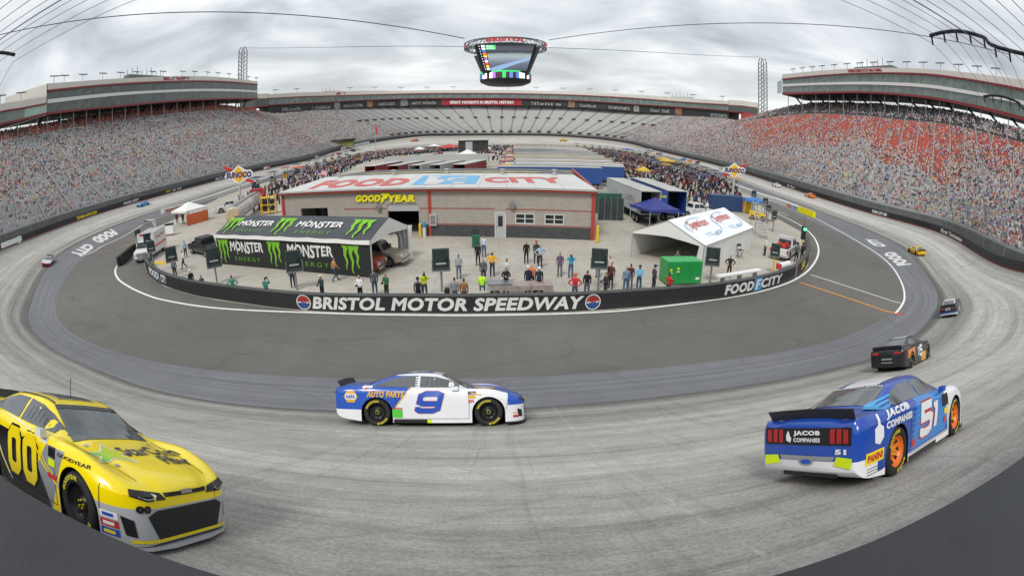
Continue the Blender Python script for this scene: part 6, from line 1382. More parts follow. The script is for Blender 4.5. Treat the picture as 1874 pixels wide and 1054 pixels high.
mb = MB(); ribbon(mb, 'T', [(.25, -.52), (-.3, -.56), (-.9, -.56)], .03, 0, .012); ribbon(mb, 'T', [(.25, .52), (-.3, .56), (-.9, .56)], .03, 0, .012); mb.build('roof_rail', cK, c00)
mb = MB(); decal(mb, 'T', [(.36, -.56), (.36, .56), (.27, .54), (.27, -.54)], 0, .012, .1); mb.build('sun_strip', cK, c00)
MB().box((.62, -.98, .97), (.16, .1, .09)).build('mirror', cW, c00); MB().cyl((-.3, .1, 1.33), (-.32, .1, 1.6), .006, 4).build('antenna', cK, c00)
mb = MB(); dtext(mb, 'R', 'GOODYEAR', 1.05, 1.75, .79, .83, 0, .009, bold=.02); mb.build('fender_lettering', cK, c00)
# ---- the rest of the field ----
def along(px, py, k=1):      # position and heading on the track at a pixel; k=1 travels like the lead cars
    q, nn = hit(px, py)
    while q is None: py += 1; q, nn = hit(px, py)
    i = min(range(len(E_)), key=lambda j: (E_[j].xy-q.xy).length+(DD[j].xy-q.xy).length); d = DD[(i+1) % len(DD)]-DD[i-1]; d = -d*k; return q, nn, d
def car_at(px, py, label, liv, s=1., rim=None, yaw=0., **k):
    q, nn, d = along(px, py); d = Matrix.Rotation(yaw, 3, 'Z') @ d; return stock_car(label, frame_on(q, nn, d), liv, rim=rim, s=s, detail=False, **k)
L15 = livery('livery_fifteen', '141416', [('d87a20', [(-1, 0, .3, 1.05), (1, 0, 0, -1.95), (0, 1, 0, .8), (0, 0, -1, -.88), (0, 0, 1, .5)]), ('e0a030', [(1, 0, 0, .2), (-1, 0, 0, -1.2), (0, 0, -1, -.5), (0, 1, 0, .8)])])
q, nn, d = along(1655, 667); d15 = Matrix.Rotation(.24, 3, 'Z') @ d
c15 = stock_car('black and orange race car number 15 just ahead of car 51', frame_on(q, nn, d15), L15, s=.98, detail=True)
mb = MB(); numeral(mb, 'R', '1', -.42, -.1, .36, .88, .13, 0, .009, .15); numeral(mb, 'R', '5', -.08, .36, .36, .88, .12, 0, .009, .15); mb.build('number', cW, c15); mb = MB(); dtext(mb, 'T', '15', -.8, .1, -.4, .4, 0, .008, bold=.08); mb.build('roof_number', cW, c15)
mb = MB(); decal(mb, 'B', [(-.28, .56), (.28, .56), (.28, .62), (-.28, .62)], 0, .012); decal(mb, 'B', [(-.3, .42), (.3, .42), (.3, .46), (-.3, .46)], 0, .012); mb.build('tail_marks', cS, c15)
q, nn, d = along(1741, 572)
c_ = stock_car('dark blue race car with a pale roof and white tail bumper, x', frame_on(q, nn, d), livery('livery_dark_blue', '1a1f2c', [('c8ccd2', [(-1, 0, 0, .2), (0, 0, 1, 1.08)]), ('2f6fa8', [(0, 0, -1, -.50)]), ('d8dcde', [(0, 0, -1, -.40)])]), s=.84, detail=False); c_['label'] = 'dark race car with a white and blue tail halfway up the right banking'
mb = MB(); decal(mb, 'B', [(-.3, .68), (.3, .68), (.3, .9), (-.3, .9)], 0, .012); mb.build('tail_panel', cS, c_)
car_at(1677, 464, 'yellow race car with red sills rounding the right turn', livery('livery_yellow_car', 'e8b81a', [('b04020', [(0, 0, -1, -.30)]), ('141414', [(-1, 0, 0, 1.7), (0, 0, 1, .9)])]), .74, yaw=.25)
FARC = [(1482, 361, 'orange and white race car beside the right wall sign with two yellow discs', 'e07a28', [('e8e0d0', [(1, 0, 0, .8)])], .72), (1421, 342, 'white and red race car next to the right outer wall', 'dcdcdc', [('b02020', [(1, 0, 0, .9)])], .72), (1322, 310, 'pale green and white race car left of the right petrol sign', 'c4d4c0', [('303438', [(0, 0, 1, .95)])], .75), (1276, 299, 'tan and orange race car, rear one of a pair on the right straight', 'c87838', [('302820', [(-1, 0, 0, .9)])], .75), (1263, 296, 'orange race car, front one of a pair on the right straight', 'd08840', [], .75), (1251, 293, 'bright blue race car ahead of the orange pair', '4090d0', [], .8), (1206, 283, 'black and white race car far down the right straight', '8a8a80', [('202020', [(1, 0, 0, .3)])], .9), (1184, 281, 'blue race car with white flank far down the right straight', '3a5a9a', [('c0c8d8', [(-1, 0, 0, .9)])], .9), (1190, 277, 'small pale race car just beyond the blue one', 'b0b4c0', [], .9), (1031, 258, 'yellow race car on the far banking', 'c8b040', [], 1.), (758, 258, 'orange race car on the far banking left of centre', 'c87850', [], 1.), (262, 377, 'light blue race car entering the left straight', '4a90cc', [('dce4ea', [(-1, 0, 0, 1.3)])], .8), (620, 283, 'white and red race car on the left straight', 'd8c8c4', [('b84838', [(1, 0, 0, .6)])], .9), (606, 285, 'white race car following closely on the left straight', 'd0d0ce', [], .9), (579, 289, 'orange and cream race car on the left straight', 'c89060', [], .85), (487, 308, 'orange and white race car on the left straight near the petrol sign', 'd87a50', [('e0dcd4', [(1, 0, 0, .8)])], .78)]
for px, py, lb, c, rg, s_ in FARC: car_at(px, py, lb, livery('livery_'+lb.split(' race')[0].replace(' ', '_'), c, rg), s_)
q, nn, d = along(88, 484)
cl_ = stock_car('black white and red race car coming down the left banking', frame_on(q, nn, d), livery('livery_red_white', 'c8c8cc', [('1a1a1c', [(0, 0, -1, -.55), (-1, 0, 0, -.9)]), ('b02a2a', [(1, 0, 0, 1.6), (0, 0, -1, -.62)])]), s=.80, detail=False)
mb = MB(); decal(mb, 'T', [(-.8, -.35), (-.8, .35), (.1, .4), (.1, -.4)], 0, .01, .3); mb.build('roof_panel', cR, cl_)
# ---------------- hanging scoreboard ----------------
YS = 150.
pc = P(925, 100, y=YS); RS = (P(1000, 82, y=YS).x-P(850, 82, y=YS).x)/2; sb = thing('video_scoreboard', 'four sided video scoreboard hanging on cables over the infield', 'scoreboard', V((pc.x, YS, 0)), 0)
lz = lambda py: P(925, py, y=YS-RS*.8).z
m_truss = mat('truss_metal', (.16, .165, .17), .5, .4, var=.15); m_sbk = mat('scoreboard_black', (.018, .019, .021), .5, var=.2)
zr0, zr1 = lz(81), lz(71)
def circ(r, z, n_=48): return [V((r*math.cos(2*math.pi*k/n_), r*math.sin(2*math.pi*k/n_), z)) for k in range(n_)]
for r_, z_ in ((RS, zr0), (RS, zr1), (RS*.9, zr0), (RS*.9, zr1)): c = circ(r_, z_); MB().tube(c+[c[0]], .16, 5).build('truss_ring', m_truss, sb)
mb = MB()
for k in range(48):
    a, b_ = 2*math.pi*k/48, 2*math.pi*(k+1)/48; p = lambda r_, t_, z_: (r_*math.cos(t_), r_*math.sin(t_), z_)
    mb.cyl(p(RS, a, zr0), p(RS, b_ if k % 2 else a+.001, zr1), .09, 4, cap=False).cyl(p(RS, a, zr0 if k % 2 else zr1), p(RS, b_, zr1 if k % 2 else zr0), .08, 4, cap=False).cyl(p(RS, a, zr0), p(RS*.9, a, zr1), .08, 4, cap=False)
mb.build('truss_lattice', m_truss, sb)
w1, w2 = (P(990, 84, y=YS-RS*.72).x-pc.x)*1.02, (P(972, 130, y=YS-RS*.5).x-pc.x)*1.02; zt_, zb2 = lz(84), lz(131)
def octo(w, z, ch=.24): return [V((x_*w, y_*w, z)) for x_, y_ in ((-1+ch, -1), (1-ch, -1), (1, -1+ch), (1, 1-ch), (1-ch, 1), (-1+ch, 1), (-1, 1-ch), (-1, -1+ch))]
MB().grid([octo(w1*.84, zt_), octo(w2*.84, zb2)], 0, False, True, capu=True).build('housing', m_sbk, sb)
for k in range(4): # corner fins
    Mr = Matrix.Rotation(k*math.pi/2, 3, 'Z')
    MB().add([Mr @ V((s_*w1*.98, -w1*.84-.4, zt_)) for s_ in (1,)]+[Mr @ V((w1*.82, -w1*.80, zt_)), Mr @ V((w2*.78, -w2*.8, zb2-1.0)), Mr @ V((w2*.90, -w2*.84-.3, zb2-.6))], [(0, 1, 2, 3)]).build('corner_fin', mat('fin_grey', (.05, .052, .055), .5), sb)
def screenmat():
    m, t, b = nodes('video_screen'); tc_ = t.nodes.new('ShaderNodeTexCoord'); s_ = t.nodes.new('ShaderNodeSeparateXYZ'); t.links.new(tc_.outputs['UV'], s_.inputs[0]); U, Vv = s_.outputs[0], s_.outputs[1]
    n_ = noise(t, tc_.outputs['UV'], 1, 5, .6, (3, 14, 1)); c = ramp(t, MATH(t, 'ADD', Vv, MATH(t, 'MULTIPLY', MATH(t, 'SUBTRACT', n_, .5), .12)), (.0, hexc('4c5462')), (.28, hexc('6c7686')), (.42, hexc('8a96a4')), (.56, hexc('a8b4b8')), (.66, hexc('8e9c98')), (.70, hexc('3e444c')), (.85, hexc('5c5a66')), (1., hexc('3a3e48')))
    bl = MATH(t, 'MULTIPLY', MATH(t, 'GREATER_THAN', MATH(t, 'ADD', Vv, MATH(t, 'MULTIPLY', U, -.55)), -.12), MATH(t, 'LESS_THAN', MATH(t, 'ADD', Vv, MATH(t, 'MULTIPLY', U, -.42)), .10)); bl = MATH(t, 'MULTIPLY', bl, MATH(t, 'LESS_THAN', Vv, .5))
    c = mixc(t, MATH(t, 'MULTIPLY', bl, .8), c, hexc('9cc0ea')); b.inputs['Base Color'].default_value = (.01, .01, .01, 1); t.links.new(c, b.inputs['Emission Color']); b.inputs['Emission Strength'].default_value = .8; b.inputs['Roughness'].default_value = .4; return m
m_scr = screenmat()
def em(n_, c, s_=.9): return mat('lit_'+n_, c, .5, var=0, emit=s_)
eW, eG, eR, eY, eB, eO, ePu = em('white', 'f0f0ff'), em('green', '2cb060'), em('red', 'd84038'), em('yellow', 'e8d040'), em('blue', '3c70c8'), em('orange', 'f07828'), em('violet', '9a60b8')
for k in range(4):
    Mr = Matrix.Rotation(k*math.pi/2, 3, 'Z'); fz0, fz1 = lz(128.5), lz(80.5)
    ya, yb = -w1*.84-.25, -w2*.84-.25; xa, xb = w1*.80, w2*.80
    fq = lambda u, v: Mr @ V(((-1+2*u)*(xb+(xa-xb)*v), yb+(ya-yb)*v-.0, fz0+(fz1-fz0)*v))
    mb = MB(); o_ = patch(mb, fq, -.04, 1.04, -.04, 1.03, 0).build('screen_frame', m_sbk, sb)
    fs_ = lambda u, v: fq(u, v)+Mr @ V((0, -.08, 0)); mb = MB(); patch(mb, fs_, .14, 1., .02, .98, 0, 6, 6); sc_o = mb.build('screen', m_scr, sb); uvl = sc_o.data.uv_layers.new(name='UVMap')
    for pl in sc_o.data.polygons:
        for li in pl.loop_indices: vi = sc_o.data.loops[li].vertex_index; uvl.data[li].uv = ((vi % 7)/6, (vi//7)/6)
    f3 = lambda u, v: fq(u, v)+Mr @ V((0, -.2, 0)); mb = MB(); cols5 = [1, 5, 4, 3, 6, 2, 0, 2, 0, 3]
    for j in range(10):
        v_ = .93-.094*j; patch(mb, f3, .06, .125, v_-.035, v_+.035, [0, 0, 4, 5, 3, 6, 0, 2, 3, 0][j]); patch(mb, f3, .015, .03, v_-.015, v_+.015, 0)
    patch(mb, f3, .14, .32, .80, .97, 1); mb.build('leader_column', [eW, eG, eR, eY, eB, eO, ePu], sb)
    mb = MB(); put_text(mb, 'STAGE 1', lambda u, v: f3(.15+.14*u, .90+.05*v)+Mr @ V((0, -.06, 0)), 0, bold=.03); put_text(mb, '88 TO GO', lambda u, v: f3(.15+.14*u, .82+.05*v)+Mr @ V((0, -.06, 0)), 0, bold=.03); mb.build('screen_lettering', eW, sb)
    mb = MB(); zl_ = zr0+.35; put_text(mb, 'BRISTOL', lambda u, v: Mr @ V((-RS*.45+RS*.9*u, -RS-.12+.0*u-RS*.0+(abs(u-.5)*2)**2*RS*.11, zl_+(zr1-zl_-.2)*v)), 0, bold=.08, du=.1); mb.build('ring_lettering', mat('ring_red', (.55, .05, .06), .5, var=0), sb)
rb = w2*1.04; z3, z4 = lz(130), lz(141)
MB().grid([circ(rb, z3+.5), circ(rb, z3)], 0, False, True).build('green_ring', eG, sb); rbb = MB()
cls = [0, 4, 1, 5, 0, 0, 2, 4, 0, 6, 0, 3]
for k in range(48):
    a, b_ = 2*math.pi*k/48, 2*math.pi*(k+1)/48; mi = [2, 4, 2, 4, 0, 0, 2, 0, 6, 2, 2, 1][k % 12]
    rbb.add([(rb*math.cos(a), rb*math.sin(a), z4), (rb*math.cos(b_), rb*math.sin(b_), z4), (rb*math.cos(b_), rb*math.sin(b_), z3), (rb*math.cos(a), rb*math.sin(a), z3)], [(0, 1, 2, 3)], mi)
rbb.build('ribbon_display', [eW, eG, mat('ribbon_dark', (.1, .03, .05), .5), eY, em('ribbon_blue', '5080c0', .6), eR, ePu], sb)
MB().grid([circ(rb, z4), circ(rb*.96, z4-.8), circ(rb*.72, lz(151)), circ(.01, lz(152))], 0, True, True).build('bowl', m_sbk, sb)
# towers and cables
def tower(label, pxb, pxt, y, wide=4.2, h0=0):
    b_ = P(*pxb, y=y); t_ = P(*pxt, y=y); o_ = thing('lattice_tower', label, 'tower', V((b_.x, y, 0)), 0); H_ = t_.z; dx = 0
    w = wide/2
    for sx_ in (-1, 1):
        for sy_ in (-1, 1): MB().tube([(sx_*w, sy_*w, 0), (sx_*w*.9, sy_*w*.9, H_-3), (sx_*w*.5, sy_*w*.6, H_)], .28, 5).build('leg', m_truss, o_)
    mb = MB(); k = b_.z-10
    while k < H_-3:
        for f_ in (0, 1): mb.cyl((-w, -w, k), (w, -w, k+2.5), .13, 4, cap=False).cyl((w, w, k), (-w, w, k+2.5), .13, 4, cap=False).cyl((-w, w, k), (-w, -w, k+2.5), .13, 4, cap=False).cyl((w, -w, k), (w, w, k+2.5), .13, 4, cap=False)
        mb.cyl((-w, -w, k), (w, -w, k), .13, 4, cap=False); k += 2.5
    mb.build('bracing', m_truss, o_); return V((b_.x, y, H_-1))
TL = tower('tall steel lattice tower behind the left end of the far stand', (444, 145), (444, 87), 262); TR = tower('tall steel lattice tower behind the right end of the far stand', (1396, 190), (1393, 107), 258)
def cable(label, a, b_, sag=0., r=.11, name='suspension_cable', cat='cable'):
    a, b_ = V(a), V(b_); pts = [a.lerp(b_, k/24)-V((0, 0, sag*4*(k/24)*(1-k/24))) for k in range(25)]
    o_ = MB().tube(pts, r, 5).build(name, m_cab, None, label=label, cat=cat, group='scoreboard suspension cables'); return o_
cx_, cy_ = pc.x, YS; rr_ = RS*.72
cable('thin cable from the left lattice tower to the scoreboard', P(447, 88, y=262), P(850, 86, y=YS+rr_*.6), 2., .09); cable('thin cable from the right lattice tower to the scoreboard', P(1393, 105, y=258), P(1003, 88, y=YS+rr_*.6), 2., .09)
cable('thick cable rising from the scoreboard over the left stand', P(850, 71, y=YS-rr_), P(-20, 69, x=-128), 0, .13); cable('thick cable running from the scoreboard over the right stand', P(1004, 74, y=YS-rr_), P(1850, 101, x=122), 0, .10)
# ---------------- fence arms and cables over the lens ----------------
nf = thing('fence_arms', 'curved fence arms and cables above the near wall, seen in both top corners', 'fence'); m_arm = mat('arm_steel', (.02, .022, .03), .4, .5, var=.2)
h15 = 1.5; T1 = P(1702, 66, z=HC+h15); A1 = [P(1828, 88, z=HC+1.36)*1.0, P(1800, 69, z=HC+1.47), P(1757, 58, z=HC+1.53), P(1725, 60, z=HC+1.53), T1]
A1 = [V((A1[0].x+.05, .75, 9.45)), V((A1[0].x+.05, .78, 11.1)), V((A1[0].x+.03, 1.3, 11.65))]+A1
A1 = catmull(A1, 5)
def arm(pts, r=.021): MB().tube(pts, r, 8).build('arm', m_arm, nf)
arm(A1); TL_ = P(27, 101, z=HC+h15); shift2 = P(1800, 177, z=HC+h15)-T1; A2 = [p+shift2 for p in A1]; arm(A2, .021)
shiftL = TL_-T1; AL = [V((-p.x+T1.x+TL_.x, p.y+shiftL.y, p.z)) for p in A1]; arm(AL)
A3 = [p+shift2*2.1+V((0, .5, 0)) for p in A1]
def at_s(pts, d):      # point d metres back from the tip
    i = len(pts)-1
    while i > 0 and d > (pts[i]-pts[i-1]).length: d -= (pts[i]-pts[i-1]).length; i -= 1
    return pts[i].lerp(pts[i-1], d/max(1e-6, (pts[i]-pts[i-1]).length)) if i > 0 else pts[0]
far_l = [p+V((-5.5, 2.2, 0)) for p in AL]; far_r = [p+shift2*4.2+V((0, 1.2, -.3)) for p in A1]
for k in range(13):
    d = .02+.19*k; dn = V((0, 0, -.085))
    MB().tube([at_s(l_, d)+dn for l_ in (far_l, AL, A1, A2, A3, far_r)], .0028, 4).build('cable', mat('grey_cable', (.10, .105, .12), .5, .4, var=0), nf)
    if k < 9:
        for l_ in (A1, A2): q = at_s(l_, d); MB().cyl(q, q+V((.03, .01, -.10)), .012, 6).build('clip', mat('clip_blue', (.02, .02, .06), .4), nf)
# ---------------- lettering painted on the banking ----------------
m_tw = mat('painted_lettering', (.62, .62, .60), .7, var=.15, scale=2); m_tb = mat('painted_blue', (.10, .3, .5), .7)
def painted(name, tl, tr, br, bl, s, mi, label, m=m_tw):
    mb = MB(); vs, fs = text_geo(s, du=.12, bold=.075) if s else ([(0, 0), (1, 0), (1, 1), (0, 1)], [(0, 1, 2, 3)])
    out = []
    for u, v in vs:
        px = (bl[0]*(1-u)+br[0]*u)*(1-v)+(tl[0]*(1-u)+tr[0]*u)*v; py = (bl[1]*(1-u)+br[1]*u)*(1-v)+(tl[1]*(1-u)+tr[1]*u)*v
        q, n_ = hit(px, py); out.append(q+n_*.012)
    mb.add(out, fs); return mb.build(name, m, kind='structure', label=label)
# right: reads from the bottom (F) up to the top (Y); tops of the letters point to the right
painted('painted_word', (1643, 487), (1615, 464), (1635, 460), (1669, 484), 'FOOD', 0, 'white word painted on the right apron'); painted('painted_word', (1600, 451), (1582, 437), (1603, 438), (1625, 452), 'CITY', 0, 'second white word painted further up the right apron')
painted('painted_emblem', (1616, 462), (1604, 452), (1624, 453), (1632, 460), '', 0, 'white box emblem between the painted words on the right apron') if False else None
painted('painted_word', (217, 428), (183, 446), (165, 437), (203, 419), 'FOOD', 0, 'white word painted on the left apron')
painted('painted_word', (174, 452), (150, 470), (126, 465), (158, 445), 'CITY', 0, 'second white word painted on the left apron')
# ---------------- people: one continuous skinned body each, clothes as regions of that surface ----------------
PM = {}
def body_mesh(pose):
    if pose in PM: return PM[pose]
    J = {'pel': (0, 0, .95), 'wai': (0, 0, 1.10), 'che': (0, .0, 1.33), 'nec': (0, .01, 1.50), 'hd0': (0, .015, 1.57), 'hd': (0, .03, 1.68), 'top': (0, .02, 1.76),
         'shL': (-.18, 0, 1.42), 'elL': (-.225, -.02, 1.16), 'wrL': (-.215, .06, .93), 'haL': (-.205, .09, .84), 'shR': (.18, 0, 1.42), 'elR': (.225, -.02, 1.16), 'wrR': (.215, .06, .93), 'haR': (.205, .09, .84),
         'hiL': (-.09, 0, .92), 'knL': (-.11, .02, .50), 'anL': (-.12, -.02, .08), 'toL': (-.13, .16, .04), 'hiR': (.09, 0, .92), 'knR': (.11, .02, .50), 'anR': (.12, -.02, .08), 'toR': (.13, .16, .04)}
    if pose == 'crossed': J.update(elL=(-.27, .06, 1.18), wrL=(-.02, .24, 1.22), haL=(.1, .22, 1.24), elR=(.27, .06, 1.18), wrR=(.02, .26, 1.17), haR=(-.1, .22, 1.16))
    if pose == 'hips': J.update(elL=(-.42, -.05, 1.2), wrL=(-.22, .02, 1.02), haL=(-.16, .06, 1.0), elR=(.42, -.05, 1.2), wrR=(.22, .02, 1.02), haR=(.16, .06, 1.0))
    if pose == 'camera': J.update(elL=(-.28, .14, 1.28), wrL=(-.10, .28, 1.55), haL=(-.05, .24, 1.62), elR=(.28, .14, 1.28), wrR=(.10, .28, 1.55), haR=(.05, .24, 1.62))
    if pose == 'holding': J.update(elL=(-.25, .05, 1.16), wrL=(-.12, .27, 1.14), haL=(-.04, .30, 1.16), elR=(.25, .05, 1.16), wrR=(.12, .27, 1.14), haR=(.04, .30, 1.16))
    if pose == 'walk': J.update(knL=(-.10, .18, .52), anL=(-.10, .24, .10), toL=(-.10, .42, .05), knR=(.10, .02, .50), anR=(.10, -.28, .14), toR=(.10, -.14, .04), elL=(-.25, -.10, 1.16), wrL=(-.26, -.10, .93), haL=(-.26, -.06, .85), elR=(.25, .08, 1.16), wrR=(.24, .24, 1.0), haR=(.23, .32, .97))
    if pose == 'sit': J.update(knL=(-.13, .42, .90), anL=(-.13, .45, .48), toL=(-.13, .6, .42), knR=(.13, .42, .90), anR=(.13, .45, .48), toR=(.13, .6, .42), wrL=(-.2, .22, 1.0), haL=(-.18, .3, .98), wrR=(.2, .22, 1.0), haR=(.18, .3, .98))
    Rr = {'pel': (.155, .12), 'wai': (.14, .105), 'che': (.17, .12), 'nec': (.06, .06), 'hd0': (.062, .07), 'hd': (.085, .10), 'top': (.055, .07), 'shL': .07, 'shR': .07, 'elL': .048, 'elR': .048, 'wrL': .034, 'wrR': .034, 'haL': .042, 'haR': .042, 'hiL': .10, 'hiR': .10, 'knL': .068, 'knR': .068, 'anL': .05, 'anR': .05, 'toL': .042, 'toR': .042}
    Ed = [('pel', 'wai'), ('wai', 'che'), ('che', 'nec'), ('nec', 'hd0'), ('hd0', 'hd'), ('hd', 'top'), ('che', 'shL'), ('shL', 'elL'), ('elL', 'wrL'), ('wrL', 'haL'), ('che', 'shR'), ('shR', 'elR'), ('elR', 'wrR'), ('wrR', 'haR'), ('pel', 'hiL'), ('hiL', 'knL'), ('knL', 'anL'), ('anL', 'toL'), ('pel', 'hiR'), ('hiR', 'knR'), ('knR', 'anR'), ('anR', 'toR')]
    ks = list(J); me = bpy.data.meshes.new('s'); me.from_pydata([J[k] for k in ks], [(ks.index(a), ks.index(b)) for a, b in Ed], []); o = bpy.data.objects.new('s', me); COL.objects.link(o)
    o.modifiers.new('k', 'SKIN'); sv = me.skin_vertices[0].data
    for i, k in enumerate(ks): r_ = Rr[k]; sv[i].radius = r_ if isinstance(r_, tuple) else (r_, r_)
    sv[0].use_root = True; md = o.modifiers.new('u', 'SUBSURF'); md.levels = md.render_levels = 1
    r = bpy.data.meshes.new_from_object(o.evaluated_get(bpy.context.evaluated_depsgraph_get())); bpy.data.objects.remove(o)
    for _ in range(5): r.materials.append(m_blk)
    pts = {k: V(v) for k, v in J.items()}
    def dseg(p, a, b): a, b = pts[a], pts[b]; t_ = max(0, min(1, (p-a).dot(b-a)/(b-a).length_squared)); return (p-a.lerp(b, t_)).length
    for pl in r.polygons:
        c = pl.center; pl.use_smooth = True
        best = min(Ed, key=lambda e_: dseg(c, *e_)); nm = best[0]+best[1]
        if 'hd' in nm: mi = 3 if not (c.z > 1.70 or c.y < -.02 and c.z > 1.60) else 4
        elif 'wr' in best[0] or ('el' in best[0] and (c-pts[best[1]]).length < (c-pts[best[0]]).length*.55): mi = 3 if 'wr' in best[0] else 0
        elif best[0][:2] in ('an',) : mi = 2
        elif 'kn' in nm and ('an' in nm and c.z < .09): mi = 2
        elif best[0][:2] in ('hi', 'kn') or 'pelhi' in nm: mi = 1
        elif nm == 'pelwai': mi = 1 if c.z < 1.0 else 0
        else: mi = 0
        pl.material_index = mi
    PM[pose] = r; return r
def cloth(c): return mat('cloth_'+c, c, .85, var=.12, scale=6)
SK = [mat('skin_light', (.42, .25, .18), .6, var=.05), mat('skin_tan', (.30, .17, .11), .6, var=.05), mat('skin_dark', (.10, .055, .04), .6, var=.05)]
HAIR = {'brown': cloth('3a2a20'), 'black': cloth('141214'), 'grey': cloth('8a8884'), 'blond': cloth('a08050'), 'white': cloth('d8d8d4'), 'red': cloth('b02a2a'), 'orange': cloth('d8602a'), 'tan': cloth('c8b48c'), 'navy': cloth('1c2440')}
def person(label, px, py, shirt, pants, hat='brown', face=0., pose='stand', sk=0, h=1.76, bag=None, extra=None, shoes='202024', z=0, brim=False):
    q = P(px, py, z=z); t_ = thing('person', label, 'person', q, math.atan2(-q.x, -q.y)-math.pi*1.5+math.pi+face, sc_=h/1.76)
    t_.rotation_euler.z = math.atan2(q.x, -(-q.y)) * -1 + math.pi + face if False else -math.atan2(q.x, q.y)+face
    b = bpy.data.objects.new('body', body_mesh(pose)); COL.objects.link(b); b.parent = t_
    for sl_, m in zip(b.material_slots, (cloth(shirt), cloth(pants), cloth(shoes), SK[sk], HAIR[hat])): sl_.link = 'OBJECT'; sl_.material = m
    if pose == 'sit': t_.location.z = z-.15
    if brim or hat in ('red', 'orange', 'white', 'navy'): MB().ball((0, .02, 1.715), .112, 10, sc_=(1, 1.1, .75)).box((0, .15, 1.70), (.15, .12, .02)).build('cap', HAIR[hat], t_)
    if brim: MB().cyl((0, .02, 1.71), (0, .02, 1.725), .2, 14).build('hat_brim', HAIR[hat], t_)
    if pose == 'camera': MB().box((0, .26, 1.64), (.15, .10, .11)).cyl((0, .3, 1.64), (0, .46, 1.63), .045, 10).build('camera', m_blk, t_)
    if pose == 'holding': MB().box((0, .34, 1.17), (.14, .09, .10)).build('camera', m_blk, t_)
    if bag: MB().box((0, -.2, 1.25), (.3, .18, .42), tp=.85).build('backpack', cloth(bag), t_)
    return t_
PI_ = math.pi
